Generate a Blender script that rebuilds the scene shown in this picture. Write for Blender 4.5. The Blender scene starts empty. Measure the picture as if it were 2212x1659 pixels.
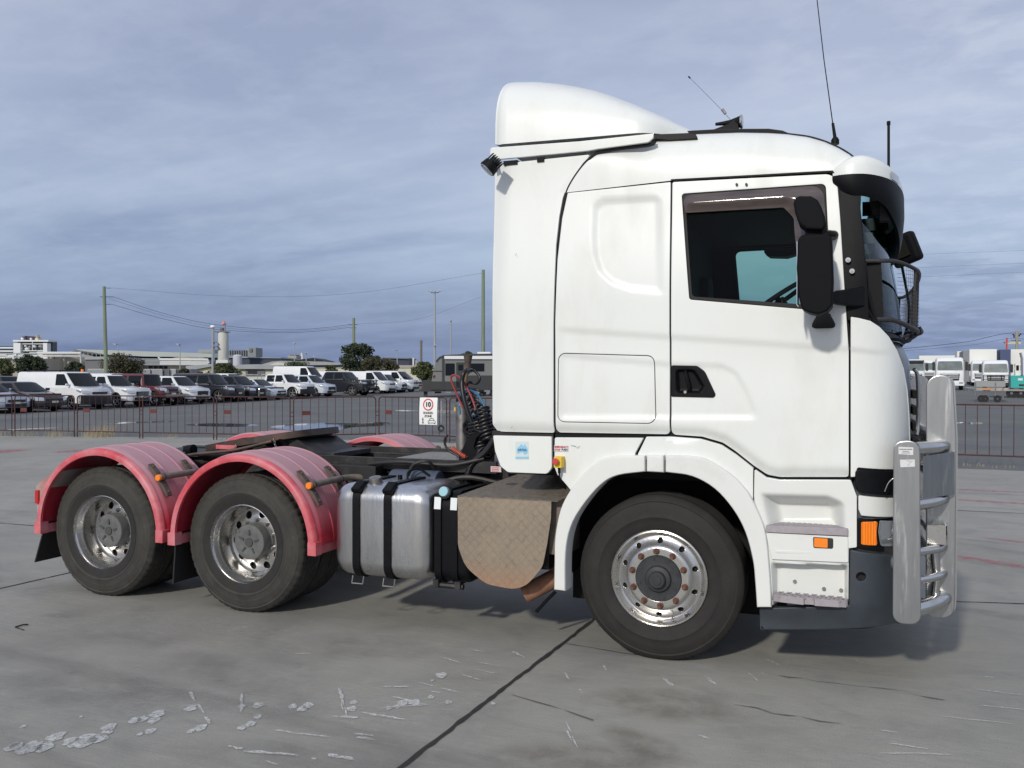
import bpy, bmesh, math, random
import numpy as np
from mathutils import Vector, Matrix
from mathutils.geometry import delaunay_2d_cdt
random.seed(7); rng = np.random.default_rng(5)
PI = math.pi
scene = bpy.context.scene
COL = scene.collection
# ---------------------------------------------------------------- camera
CAM = np.array([1.1238, -6.6138, 1.7453]); PSI, PIT, ROL, FPX = .367090, -.0074074, .0015970, 1927.3
_F = np.array([-math.sin(PSI)*math.cos(PIT), math.cos(PSI)*math.cos(PIT), math.sin(PIT)])
_R0 = np.array([math.cos(PSI), math.sin(PSI), 0.]); _U0 = np.cross(_R0, _F)
_R = _R0*math.cos(ROL)+_U0*math.sin(ROL); _U = -_R0*math.sin(ROL)+_U0*math.cos(ROL)
cd = bpy.data.cameras.new('camera'); cam = bpy.data.objects.new('camera', cd); COL.objects.link(cam)
cd.sensor_fit = 'HORIZONTAL'; cd.sensor_width = 36.; cd.lens = 36.*FPX/2212.
cd.clip_start = .1; cd.clip_end = 3000
m = Matrix.Identity(4)
for i in range(3):
    m[i][0] = _R[i]; m[i][1] = _U[i]; m[i][2] = -_F[i]; m[i][3] = CAM[i]
cam.matrix_world = m
scene.camera = cam
# ---------------------------------------------------------------- world, sun, exposure
SUN_EL = math.radians(29); SUN_AZ = math.radians(187)      # azimuth from +Y, clockwise
w = bpy.data.worlds.new('World'); scene.world = w; w.use_nodes = True
def N(nt, typ, **kw):
    n = nt.nodes.new(typ)
    for k, v in kw.items():
        if k.startswith('i_'):
            key = k[2:]
            n.inputs[int(key) if key.isdigit() else key.replace('_', ' ')].default_value = v
        else: setattr(n, k, v)
    return n
def ramp(nt, fac, stops, interp='LINEAR'):
    r = nt.nodes.new('ShaderNodeValToRGB'); r.color_ramp.interpolation = interp
    e = r.color_ramp.elements
    while len(e) < len(stops): e.new(.5)
    for el, (p, c) in zip(e, stops):
        el.position = p; el.color = (c, c, c, 1) if not hasattr(c, '__len__') else (*c[:3], 1)
    nt.links.new(fac, r.inputs[0]); return r.outputs[0]
def mixc(nt, fac, a, b, mode='MIX'):
    n = nt.nodes.new('ShaderNodeMix'); n.data_type = 'RGBA'; n.blend_type = mode
    for s, v in ((n.inputs[0], fac), (n.inputs[6], a), (n.inputs[7], b)):
        if hasattr(v, 'is_linked') or isinstance(v, bpy.types.NodeSocket): nt.links.new(v, s)
        elif hasattr(v, '__len__'): s.default_value = (*v[:3], 1)
        else: s.default_value = v if s.type == 'VALUE' else (v, v, v, 1)
    return n.outputs[2]
def math_(nt, op, a, b=0., c=0., clamp=False):
    n = nt.nodes.new('ShaderNodeMath'); n.operation = op; n.use_clamp = clamp
    for s, v in zip(n.inputs, (a, b, c)):
        if isinstance(v, bpy.types.NodeSocket): nt.links.new(v, s)
        else: s.default_value = v
    return n.outputs[0]
nt = w.node_tree; nt.nodes.clear()
out = N(nt, 'ShaderNodeOutputWorld'); bg = N(nt, 'ShaderNodeBackground'); bg.inputs[1].default_value = .1
sky = N(nt, 'ShaderNodeTexSky', sky_type='NISHITA', sun_disc=False)
sky.sun_elevation = SUN_EL; sky.sun_rotation = SUN_AZ; sky.air_density = 1.2; sky.dust_density = 2.0; sky.ozone_density = 2.0
tc = N(nt, 'ShaderNodeTexCoord'); sep = N(nt, 'ShaderNodeSeparateXYZ'); nt.links.new(tc.outputs['Generated'], sep.inputs[0])
zz = math_(nt, 'ADD', math_(nt, 'MAXIMUM', sep.outputs[2], 0.), .16)
cx = math_(nt, 'DIVIDE', sep.outputs[0], zz); cy = math_(nt, 'DIVIDE', sep.outputs[1], zz)
cmb = N(nt, 'ShaderNodeCombineXYZ'); nt.links.new(cx, cmb.inputs[0]); nt.links.new(cy, cmb.inputs[1])
def noise(nt, vec, scale, detail=4, rough=.55, dist=0., lac=2.):
    n = N(nt, 'ShaderNodeTexNoise'); n.inputs['Scale'].default_value = scale; n.inputs['Detail'].default_value = detail
    n.inputs['Roughness'].default_value = rough; n.inputs['Distortion'].default_value = dist; n.inputs['Lacunarity'].default_value = lac
    if vec is not None: nt.links.new(vec, n.inputs['Vector'])
    return n.outputs[0]
mp = N(nt, 'ShaderNodeMapping'); nt.links.new(cmb.outputs[0], mp.inputs[0]); mp.inputs['Rotation'].default_value = (0, 0, .36); mp.inputs['Scale'].default_value = (.42, 1.0, 1)
mp2 = N(nt, 'ShaderNodeMapping'); nt.links.new(cmb.outputs[0], mp2.inputs[0]); mp2.inputs['Rotation'].default_value = (0, 0, .2); mp2.inputs['Scale'].default_value = (.95, 1.25, 1)
big = noise(nt, mp.outputs[0], 1.15, 6, .5, .3)
fine = noise(nt, mp2.outputs[0], 5.5, 5, .6, .2)
# colours of the cloud deck by elevation (times 10 because the background runs at strength .1)
def c10(r, g, b): return (r*10, g*10, b*10)
el = sep.outputs[2]
low = ramp(nt, math_(nt, 'MULTIPLY', el, 2.2, clamp=True), [(0., (.205, .265, .43)), (.06, (.195, .255, .42)), (.18, (.25, .33, .505)), (.30, (.37, .47, .66)), (.42, (.46, .54, .71)), (.6, (.42, .485, .66)), (1., (.42, .465, .62))])
dark = ramp(nt, math_(nt, 'MULTIPLY', el, 2.2, clamp=True), [(0., (.165, .225, .40)), (.06, (.155, .215, .39)), (.3, (.28, .36, .54)), (.6, (.35, .415, .59)), (1., (.36, .41, .57))])
lite = ramp(nt, math_(nt, 'MULTIPLY', el, 2.2, clamp=True), [(0., (.24, .33, .58)), (.1, (.32, .41, .66)), (.3, (.54, .63, .80)), (.6, (.62, .68, .82)), (1., (.60, .655, .79))])
# a brighter, mottled patch of cloud over the right of the yard
az = math_(nt, 'ADD', math_(nt, 'MULTIPLY', sep.outputs[0], 1.6), .35, clamp=True)
f1 = ramp(nt, big, [(.38, 0.), (.62, 1.)])
f2 = ramp(nt, fine, [(.44, 0.), (.63, 1.)])
c1 = mixc(nt, f1, dark, low)
c2 = mixc(nt, math_(nt, 'MULTIPLY', f2, math_(nt, 'MULTIPLY_ADD', az, .80, .18)), c1, lite)
c3 = mixc(nt, math_(nt, 'MULTIPLY', f1, .45), c2, lite)
c3 = mixc(nt, math_(nt, 'MULTIPLY', az, .4), c3, lite)
sc10 = mixc(nt, 1., c3, (10, 10, 10), 'MULTIPLY')
fin = mixc(nt, .88, sky.outputs[0], sc10)
nt.links.new(fin, bg.inputs[0]); nt.links.new(bg.outputs[0], out.inputs[0])
sl = bpy.data.lights.new('sun', 'SUN'); sun = bpy.data.objects.new('sun', sl); COL.objects.link(sun)
sl.energy = 2.5; sl.angle = math.radians(3.); sl.color = (1., .95, .86)
sdir = Vector((math.sin(SUN_AZ)*math.cos(SUN_EL), math.cos(SUN_AZ)*math.cos(SUN_EL), math.sin(SUN_EL)))
sun.rotation_euler = sdir.to_track_quat('Z', 'Y').to_euler()
scene.view_settings.view_transform = 'Standard'; scene.view_settings.look = 'None'
scene.view_settings.exposure = 0.; scene.view_settings.gamma = 1.
scene.cycles.max_bounces = 8; scene.cycles.transparent_max_bounces = 16; scene.cycles.use_denoising = True
# ---------------------------------------------------------------- photo helpers (pixel of a 2212 wide print + a real plane -> point)
def ray(x, y): return _F+_R*((x-1106)/FPX)-_U*((y-829.5)/FPX)
def S(x, y, Y=-1.25):
    d = ray(x, y); t = (Y-CAM[1])/d[1]; return CAM+t*d
def XZ(x, y, Y=-1.25):
    p = S(x, y, Y); return (float(p[0]), float(p[2]))
def G(x, y, Z=0.):
    d = ray(x, y); t = (Z-CAM[2])/d[2]; return CAM+t*d
def DP(x, y, dist): return CAM+dist*ray(x, y)
# ---------------------------------------------------------------- materials
MATS = {}
def mat(name, col, rough=.5, metal=0., var=0., vscale=6., bump=0., bscale=60., coat=0., dirt=None, dscale=3., dmin=.5, dmax=.75, emis=None, spec=.5, sheen=0., stretch=None, rvar=0.):
    if name in MATS: return MATS[name]
    M = bpy.data.materials.new(name); M.use_nodes = True; t = M.node_tree
    b = t.nodes['Principled BSDF']; b.inputs['Roughness'].default_value = rough; b.inputs['Metallic'].default_value = metal
    b.inputs['Specular IOR Level'].default_value = spec
    b.inputs['Coat Weight'].default_value = coat; b.inputs['Coat Roughness'].default_value = .06
    tcn = N(t, 'ShaderNodeTexCoord'); vec = tcn.outputs['Object']
    if stretch:
        mm = N(t, 'ShaderNodeMapping'); mm.inputs['Scale'].default_value = stretch; t.links.new(vec, mm.inputs[0]); vec = mm.outputs[0]
    c = None
    if var > 0:
        n = noise(t, vec, vscale, 5, .6)
        f = ramp(t, n, [(.3, 1-var), (.7, 1+var)])
        c = mixc(t, 1., col, f, 'MULTIPLY')
    if dirt is not None:
        n2 = noise(t, vec, dscale, 6, .65, .3)
        f2 = ramp(t, n2, [(dmin, 0.), (dmax, 1.)])
        c = mixc(t, f2, c if c is not None else col, dirt)
        if rvar:
            rr = math_(t, 'MULTIPLY_ADD', f2, rvar, rough, clamp=True); t.links.new(rr, b.inputs['Roughness'])
    if c is not None: t.links.new(c, b.inputs['Base Color'])
    else: b.inputs['Base Color'].default_value = (*col, 1)
    if bump > 0:
        bp = N(t, 'ShaderNodeBump'); bp.inputs['Strength'].default_value = bump; bp.inputs['Distance'].default_value = .004
        t.links.new(noise(t, vec, bscale, 4, .6), bp.inputs['Height']); t.links.new(bp.outputs[0], b.inputs['Normal'])
    if emis: b.inputs['Emission Color'].default_value = (*emis[:3], 1); b.inputs['Emission Strength'].default_value = emis[3]
    MATS[name] = M; return M
def glassmat(name, tint, gloss=1., rough=.0, mixf=.0):
    if name in MATS: return MATS[name]
    M = bpy.data.materials.new(name); M.use_nodes = True; t = M.node_tree; t.nodes.remove(t.nodes['Principled BSDF'])
    o = t.nodes['Material Output']
    tr = N(t, 'ShaderNodeBsdfTransparent'); tr.inputs[0].default_value = (*tint, 1)
    gl = N(t, 'ShaderNodeBsdfGlossy'); gl.inputs['Roughness'].default_value = rough; gl.inputs[0].default_value = (.55, .6, .65, 1)
    fr = N(t, 'ShaderNodeFresnel'); fr.inputs[0].default_value = 1.5
    mx = N(t, 'ShaderNodeMixShader'); f = math_(t, 'MULTIPLY_ADD', fr.outputs[0], gloss, mixf, clamp=True)
    t.links.new(f, mx.inputs[0]); t.links.new(tr.outputs[0], mx.inputs[1]); t.links.new(gl.outputs[0], mx.inputs[2]); t.links.new(mx.outputs[0], o.inputs[0])
    MATS[name] = M; return M
# ---------------------------------------------------------------- mesh building
class MB:
    def __init__(s): s.V = []; s.Fc = []
    def add(s, V, F):
        k = len(s.V); s.V += [tuple(map(float, v)) for v in V]; s.Fc += [tuple(i+k for i in f) for f in F]; return s
    def box(s, c, d, rot=None):
        hx, hy, hz = d[0]/2, d[1]/2, d[2]/2
        V = [Vector((x, y, z)) for x in (-hx, hx) for y in (-hy, hy) for z in (-hz, hz)]
        if rot is not None: V = [rot @ v for v in V]
        V = [v+Vector(c) for v in V]
        return s.add(V, [(0, 1, 3, 2), (4, 6, 7, 5), (0, 4, 5, 1), (2, 3, 7, 6), (0, 2, 6, 4), (1, 5, 7, 3)])
    def b2(s, x0, x1, y0, y1, z0, z1): return s.box(((x0+x1)/2, (y0+y1)/2, (z0+z1)/2), (abs(x1-x0), abs(y1-y0), abs(z1-z0)))
    def cyl(s, p0, p1, r, r2=None, seg=20, cap=True):
        p0 = Vector(p0); p1 = Vector(p1); r2 = r if r2 is None else r2
        d = (p1-p0).normalized(); a = d.orthogonal().normalized(); b = d.cross(a)
        V = []
        for p, rr in ((p0, r), (p1, r2)):
            for i in range(seg):
                t = 2*PI*i/seg; V.append(p+a*math.cos(t)*rr+b*math.sin(t)*rr)
        F = [(i, (i+1) % seg, seg+(i+1) % seg, seg+i) for i in range(seg)]
        if cap: F += [tuple(range(seg))[::-1], tuple(range(seg, 2*seg))]
        return s.add(V, F)
    def tube(s, pts, r, seg=10, n=8, smooth=True, cap=True):
        P = [Vector(p) for p in pts]
        if smooth and len(P) > 2: P = catmull(P, n)
        V = []; prev = None
        for i, p in enumerate(P):
            d = (P[min(i+1, len(P)-1)]-P[max(i-1, 0)]).normalized()
            if prev is None: a = d.orthogonal().normalized()
            else:
                a = prev-d*prev.dot(d)
                a = a.normalized() if a.length > 1e-6 else d.orthogonal().normalized()
            prev = a; b = d.cross(a); rr = r(i/(len(P)-1)) if callable(r) else r
            for k in range(seg):
                t = 2*PI*k/seg; V.append(p+a*math.cos(t)*rr+b*math.sin(t)*rr)
        F = []
        for i in range(len(P)-1):
            for k in range(seg): F.append((i*seg+k, i*seg+(k+1) % seg, (i+1)*seg+(k+1) % seg, (i+1)*seg+k))
        if cap: F += [tuple(range(seg))[::-1], tuple(range((len(P)-1)*seg, len(P)*seg))]
        return s.add(V, F)
    def lathe(s, prof, c=(0, 0, 0), seg=64, axis='Y', rmod=None):
        """prof: (r, h) along the axis"""
        V = []; n = len(prof)
        for k in range(seg):
            t = 2*PI*k/seg
            for j, (r, h) in enumerate(prof):
                if rmod: r = r+rmod(j, k)
                a, b = r*math.cos(t), r*math.sin(t)
                V.append((c[0]+a, c[1]+h, c[2]+b) if axis == 'Y' else (c[0]+a, c[1]+b, c[2]+h) if axis == 'Z' else (c[0]+h, c[1]+a, c[2]+b))
        F = []
        for k in range(seg):
            k2 = (k+1) % seg
            for j in range(n-1): F.append((k*n+j, k*n+j+1, k2*n+j+1, k2*n+j))
        return s.add(V, F)
    def prism(s, pts, a0, a1, axis='Y'):
        """pts: polygon in XZ (axis Y), YZ (axis X) or XY (axis Z)"""
        n = len(pts); V = []
        for a in (a0, a1):
            for p in pts: V.append((p[0], a, p[1]) if axis == 'Y' else (a, p[0], p[1]) if axis == 'X' else (p[0], p[1], a))
        return s.add(V, [tuple(range(n)), tuple(range(n, 2*n))[::-1]]+[(i, n+i, n+(i+1) % n, (i+1) % n) for i in range(n)])
    def loft(s, secs, closed=True, cap=True):
        n = len(secs[0]); V = [p for q in secs for p in q]; F = []
        for i in range(len(secs)-1):
            for k in range(n if closed else n-1): F.append((i*n+k, i*n+(k+1) % n, (i+1)*n+(k+1) % n, (i+1)*n+k))
        if cap and closed: F += [tuple(range(n))[::-1], tuple(range((len(secs)-1)*n, len(secs)*n))]
        return s.add(V, F)
    def ball(s, c, r, seg=16, rings=10, sc=(1, 1, 1)):
        V = []; F = []
        for i in range(rings+1):
            a = PI*i/rings
            for k in range(seg):
                t = 2*PI*k/seg; V.append((c[0]+r*sc[0]*math.sin(a)*math.cos(t), c[1]+r*sc[1]*math.sin(a)*math.sin(t), c[2]+r*sc[2]*math.cos(a)))
        for i in range(rings):
            for k in range(seg): F.append((i*seg+k, (i+1)*seg+k, (i+1)*seg+(k+1) % seg, i*seg+(k+1) % seg))
        return s.add(V, F)
    def obj(s, name, m_, parent=None, bevel=0., seg=2, ang=32., recalc=True, label=None):
        me = bpy.data.meshes.new(name); bm = bmesh.new()
        vs = [bm.verts.new(v) for v in s.V]
        for f in s.Fc:
            if len(set(f)) > 2:
                try: bm.faces.new([vs[i] for i in f])
                except ValueError: pass
        bmesh.ops.remove_doubles(bm, verts=bm.verts, dist=1e-5)
        if recalc: bmesh.ops.recalc_face_normals(bm, faces=bm.faces)
        if bevel > 0:
            es = [e for e in bm.edges if len(e.link_faces) == 2 and e.calc_face_angle(0) > math.radians(35)]
            if es: bmesh.ops.bevel(bm, geom=es, offset=bevel, segments=seg, profile=.6, affect='EDGES', clamp_overlap=True)
        bm.to_mesh(me); bm.free()
        o = link(name, me, m_, parent, ang, label)
        if bevel > 0: wn(o)
        return o
def link(name, me, m_, parent=None, ang=32., label=None):
    me.shade_smooth(); me.set_sharp_from_angle(angle=math.radians(ang))
    if isinstance(m_, (list, tuple)):
        for q in m_: me.materials.append(q)
    else: me.materials.append(m_)
    o = bpy.data.objects.new(name, me); COL.objects.link(o)
    if parent is not None:
        o.parent = parent
        r = parent
        while r.parent is not None: r = r.parent
        if r.get('world_built'): o.matrix_parent_inverse = PM[r.name].inverted() if parent is r else Matrix.Identity(4)
    if label: o['label'] = label
    return o
PM = {}
def wn(o):
    w_ = o.modifiers.new('wn', 'WEIGHTED_NORMAL'); w_.keep_sharp = True; w_.weight = 100; return o
def thing(name, label, cat, loc=(0, 0, 0), rz=0., group=None, world=False):
    """an empty at the base of a thing; world=True: its parts are built in world coordinates"""
    o = bpy.data.objects.new(name, None); COL.objects.link(o); o.location = loc; o.rotation_euler = (0, 0, rz)
    o.empty_display_size = .2
    o['label'] = label; o['category'] = cat
    if group: o['group'] = group
    if world:
        o['world_built'] = 1; PM[o.name] = Matrix.Translation(Vector(loc)) @ Matrix.Rotation(rz, 4, 'Z')
    return o
def tag(o, label, cat, group=None):
    o['label'] = label; o['category'] = cat
    if group: o['group'] = group
    return o
def struct(o, kind='structure'): o['kind'] = kind; return o
def copy_tree(o, parent=None, loc=None, rz=None):
    c = o.copy(); COL.objects.link(c)
    if parent is not None: c.parent = parent
    if loc is not None: c.location = loc
    if rz is not None: c.rotation_euler = (0, 0, rz)
    for ch in list(o.children): copy_tree(ch, c)
    return c
def catmull(P, n=8, closed=False):
    P = [Vector(p) for p in P]; R = []; L = len(P)
    rngi = range(L) if closed else range(L-1)
    for i in rngi:
        p0 = P[i-1] if (i > 0 or closed) else P[0]*2-P[1]
        p1 = P[i]; p2 = P[(i+1) % L]
        p3 = P[(i+2) % L] if (i+2 < L or closed) else P[-1]*2-P[-2]
        for k in range(n):
            t = k/n
            R.append(.5*((2*p1)+(-p0+p2)*t+(2*p0-5*p1+4*p2-p3)*t*t+(-p0+3*p1-3*p2+p3)*t**3))
    if not closed: R.append(P[-1])
    return R
def fillet(pts, seg=6):
    """pts: (x, y[, radius]) closed polygon -> rounded polygon"""
    R = []; n = len(pts)
    for i, p in enumerate(pts):
        r = p[2] if len(p) > 2 else 0
        b = Vector(p[:2])
        if r <= 0: R.append((b.x, b.y)); continue
        a = Vector(pts[i-1][:2]); c = Vector(pts[(i+1) % n][:2])
        u = (a-b); v = (c-b); lu, lv = u.length, v.length; u.normalize(); v.normalize()
        th = math.acos(max(-1, min(1, u.dot(v))))
        if th > 3.1: R.append((b.x, b.y)); continue
        d = min(r/math.tan(th/2), lu*.48, lv*.48); rr = d*math.tan(th/2)
        ce = b+(u+v).normalized()*(rr/math.sin(th/2))
        p1 = b+u*d; p2 = b+v*d
        a1 = math.atan2(p1.y-ce.y, p1.x-ce.x); a2 = math.atan2(p2.y-ce.y, p2.x-ce.x)
        da = (a2-a1+PI) % (2*PI)-PI
        for k in range(seg+1): t = a1+da*k/seg; R.append((ce.x+rr*math.cos(t), ce.y+rr*math.sin(t)))
    return R
def rrect(x0, x1, z0, z1, r=.02, seg=5): return fillet([(x0, z0, r), (x1, z0, r), (x1, z1, r), (x0, z1, r)], seg)
def circle(cx, cz, r, n=32, ry=None): ry = r if ry is None else ry; return [(cx+r*math.cos(2*PI*k/n), cz+ry*math.sin(2*PI*k/n)) for k in range(n)]
def px(pts, Y=-1.25, sc=345.):
    """traced polygon (print pixels, optional radius in pixels) -> XZ polygon on the plane Y"""
    o = []
    for p in pts:
        q = XZ(p[0], p[1], Y); o.append((q[0], q[1], p[2]/sc) if len(p) > 2 else q)
    return o
def pxs(pts, g, it=4):
    """the same, but on the surface y = g(X, Z)"""
    o = []
    for p in pts:
        Y = -1.25
        for _ in range(it):
            q = XZ(p[0], p[1], Y); Y = .5*Y+.5*float(g(np.array([q[0]]), np.array([q[1]]))[0])
        o.append((q[0], q[1], p[2]/345.) if len(p) > 2 else q)
    return o
def inpoly(poly, X, Z):
    P = np.array(poly); x1, z1 = P[:, 0], P[:, 1]; x2, z2 = np.roll(x1, -1), np.roll(z1, -1)
    c = np.zeros(X.shape, bool)
    for a, b, c_, d in zip(x1, z1, x2, z2):
        if b == d: continue
        k = ((b > Z) != (d > Z)) & (X < (c_-a)*(Z-b)/(d-b)+a); c ^= k
    return c
def pdist(poly, X, Z, closed=True):
    P = np.array(poly); Q = np.roll(P, -1, 0)
    if not closed: P = P[:-1]; Q = Q[:-1]
    D = np.full(X.shape, 1e9)
    for (a, b), (c, d) in zip(P, Q):
        vx, vz = c-a, d-b; L = vx*vx+vz*vz+1e-12
        t = np.clip(((X-a)*vx+(Z-b)*vz)/L, 0, 1); D = np.minimum(D, np.hypot(X-a-t*vx, Z-b-t*vz))
    return D
def sdf(poly, X, Z): return np.where(inpoly(poly, X, Z), 1, -1)*pdist(poly, X, Z)
def sst(a, b, x): t = np.clip((x-a)/(b-a), 0, 1); return t*t*(3-2*t)
def sub(poly, step):
    R = []; n = len(poly)
    for i in range(n):
        a = Vector(poly[i][:2]); b = Vector(poly[(i+1) % n][:2]); k = max(1, int((b-a).length/step+.5))
        for j in range(k): q = a.lerp(b, j/k); R.append((q.x, q.y))
    return R
def area(p): return .5*sum(p[i][0]*p[(i+1) % len(p)][1]-p[(i+1) % len(p)][0]*p[i][1] for i in range(len(p)))
def offs(poly, d):
    """move a CCW polygon inwards by d"""
    n = len(poly); R = []
    for i in range(n):
        a, b, c = Vector(poly[i-1]), Vector(poly[i]), Vector(poly[(i+1) % n])
        u = (b-a).normalized(); v = (c-b).normalized(); n1 = Vector((-u.y, u.x)); n2 = Vector((-v.y, v.x))
        nn = n1+n2
        if nn.length < 1e-6: nn = n1
        nn.normalize(); k = max(.5, nn.dot(n1)); q = b+nn*(d/k); R.append((q.x, q.y))
    return R
def panel(name, outl, m_, parent=None, g=None, holes=(), t=.03, r=.006, step=.06, y=-1.25, side=-1, back=False, ang=40., label=None, hr=None, est=None):
    """a pressed sheet with rounded edges standing in the XZ plane at y=g(X,Z); side=-1 faces -Y, +1 is the mirrored far side"""
    if g is None: g = lambda X, Z: np.full(np.shape(X), y)
    est = est or step
    loops = []
    o_ = [tuple(p[:2]) for p in outl]; o_ = o_ if area(o_) > 0 else o_[::-1]; loops.append((sub(o_, est), r))
    for h in holes:
        h_ = [tuple(p[:2]) for p in h]; h_ = h_ if area(h_) < 0 else h_[::-1]; loops.append((sub(h_, est), r if hr is None else hr))
    V2 = []; E = []; rings = []
    for L, rr in loops:
        ins = offs(L, rr) if rr > 0 else L
        k = len(V2); V2 += ins; E += [(k+i, k+(i+1) % len(ins)) for i in range(len(ins))]; rings.append((k, len(ins), L, rr))
    P = np.array(V2); x0, z0 = P.min(0); x1, z1 = P.max(0)
    gx = np.arange(x0+step*.5, x1, step); gz = np.arange(z0+step*.5, z1, step)
    X, Zg = np.meshgrid(gx, gz); X = X.ravel(); Zg = Zg.ravel()
    if len(X):
        ok = np.ones(len(X), bool)
        for qi, (k, n, L, rr) in enumerate(rings):
            ring = V2[k:k+n]; ins = inpoly(ring, X, Zg); ok &= ins if qi == 0 else ~ins
        X = X[ok]; Zg = Zg[ok]
        for (k, n, L, rr) in rings:
            if not len(X): break
            kk = pdist(V2[k:k+n], X, Zg) > step*.35; X = X[kk]; Zg = Zg[kk]
    nb = len(V2)
    V2 = V2+list(zip(X.tolist(), Zg.tolist()))
    ov, oe, of, *_r = delaunay_2d_cdt([Vector(v) for v in V2], E, [], 0, 1e-7)
    ov = np.array([(v.x, v.y) for v in ov]); ofl = [tuple(f) for f in of]
    cen = np.array([ov[list(f)].mean(0) for f in ofl]); ok = inpoly(V2[rings[0][0]:rings[0][0]+rings[0][1]], cen[:, 0], cen[:, 1])
    for (k, n, L, rr) in rings[1:]: ok &= ~inpoly(V2[k:k+n], cen[:, 0], cen[:, 1])
    Y = g(ov[:, 0], ov[:, 1])
    mb = MB(); mb.add([(a, b, c) for (a, c), b in zip(ov, Y)], [f for f, q in zip(ofl, ok) if q])
    for (k, n, L, rr) in rings:
        A = np.array(V2[k:k+n]); B = np.array(L); ya = g(A[:, 0], A[:, 1])
        rows = [np.c_[A[:, 0], ya, A[:, 1]]]
        if rr > 0:
            for fo, fy in ((.38, .08), (.12, .38), (0, 1.)):
                q = A*fo+B*(1-fo); rows.append(np.c_[q[:, 0], ya+rr*fy, q[:, 1]])
        last = rows[-1].copy(); last[:, 1] = ya+t; rows.append(last)
        V = np.concatenate(rows); F = []
        for i in range(len(rows)-1):
            for j in range(n): F.append((i*n+j, i*n+(j+1) % n, (i+1)*n+(j+1) % n, (i+1)*n+j))
        mb.add(V.tolist(), F)
    if back: mb.add([(a, b+t, c) for (a, c), b in zip(ov, Y)], [f[::-1] for f, q in zip(ofl, ok) if q])
    me = bpy.data.meshes.new(name); bm = bmesh.new()
    sg = 1 if side == -1 else -1
    vs = [bm.verts.new((v[0], v[1]*sg, v[2])) for v in mb.V]
    for f in mb.Fc:
        try: bm.faces.new([vs[i] for i in f])
        except ValueError: pass
    bmesh.ops.remove_doubles(bm, verts=bm.verts, dist=2e-5)
    bmesh.ops.recalc_face_normals(bm, faces=bm.faces)
    fs = [f for f in bm.faces if abs(f.normal.y) > .7]
    if fs:
        big_ = max(fs, key=lambda f: f.calc_area()) if not back else None
        if big_ is not None and big_.normal.y*side < 0: bmesh.ops.reverse_faces(bm, faces=bm.faces)
    bm.to_mesh(me); bm.free()
    return wn(link(name, me, m_, parent, ang, label))
FONTC = {}
def text_mesh(name, txt, size, m_, parent, origin, ux, uz, depth=.001, align='CENTER', bold=0.):
    """lettering as a mesh: ux = reading direction, uz = up"""
    cu = bpy.data.curves.new(name, 'FONT'); cu.body = txt; cu.size = size; cu.align_x = align; cu.align_y = 'CENTER'; cu.extrude = depth; cu.offset = bold
    ob = bpy.data.objects.new(name, cu); dg = bpy.context.evaluated_depsgraph_get()
    COL.objects.link(ob); bpy.context.view_layer.update(); dg = bpy.context.evaluated_depsgraph_get()
    me = bpy.data.meshes.new_from_object(ob.evaluated_get(dg)); bpy.data.objects.remove(ob)
    ux = Vector(ux).normalized(); uz = Vector(uz).normalized(); uy = ux.cross(uz)
    for v in me.vertices: v.co = Vector(origin)+ux*v.co.x+uz*v.co.y+uy*v.co.z
    me.materials.clear()
    return link(name, me, m_, parent)
# ================================================================ SETTING
def rise(x, y):
    """the yard behind the fence climbs slightly, more towards the right"""
    dx, dy = x-CAM[0], y-CAM[1]
    d = dx*_F[0]+dy*_F[1]; lat = dx*_R0[0]+dy*_R0[1]
    s = .008+.018*float(sst(-14, 6, np.array(lat)))
    return s*min(max(d-50, 0), 45)
def Gd(x, y):
    z = 0.
    for _ in range(30): p = G(x, y, z-.03); z = .5*z+.5*rise(p[0], p[1])
    return p
# ---- asphalt yard, one sheet to the horizon
def asphalt_mat():
    M = bpy.data.materials.new('asphalt'); M.use_nodes = True; t = M.node_tree; b = t.nodes['Principled BSDF']
    tcn = N(t, 'ShaderNodeTexCoord'); v = tcn.outputs['Object']
    n1 = noise(t, v, .25, 6, .6); n2 = noise(t, v, 3., 5, .7); n3 = noise(t, v, 90., 3, .7)
    c = mixc(t, ramp(t, n1, [(.35, 0.), (.65, 1.)]), (.100, .104, .102), (.142, .145, .140))
    c = mixc(t, ramp(t, n2, [(.35, 0.), (.7, .5)]), c, (.10, .105, .105))
    c = mixc(t, 1., c, ramp(t, n3, [(.3, .75), (.7, 1.25)]), 'MULTIPLY')
    # damp patches
    mp = N(t, 'ShaderNodeMapping'); mp.inputs['Scale'].default_value = (.12, .35, 1); t.links.new(v, mp.inputs[0])
    wet = ramp(t, noise(t, mp.outputs[0], 1.2, 5, .6, .4), [(.58, 0.), (.64, 1.)])
    c = mixc(t, wet, c, (.065, .068, .072)); t.links.new(c, b.inputs['Base Color'])
    t.links.new(math_(t, 'MULTIPLY_ADD', wet, -.35, .88), b.inputs['Roughness'])
    bp = N(t, 'ShaderNodeBump'); bp.inputs['Strength'].default_value = .5; bp.inputs['Distance'].default_value = .004
    t.links.new(n3, bp.inputs['Height']); t.links.new(bp.outputs[0], b.inputs['Normal'])
    return M
xs = np.r_[-1400, -700, -350, -200, np.arange(-150, 101, 5), 160, 300, 700, 1400]
ys = np.r_[-400, -60, -20, 0, 10, np.arange(15, 151, 5), 200, 400, 900, 2300]
mb = MB(); V = [(x, y, -.03+rise(x, y)) for x in xs for y in ys]; ny = len(ys)
mb.add(V, [(i*ny+j, (i+1)*ny+j, (i+1)*ny+j+1, i*ny+j+1) for i in range(len(xs)-1) for j in range(ny-1)])
struct(mb.obj('asphalt_yard', asphalt_mat(), recalc=False))
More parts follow.
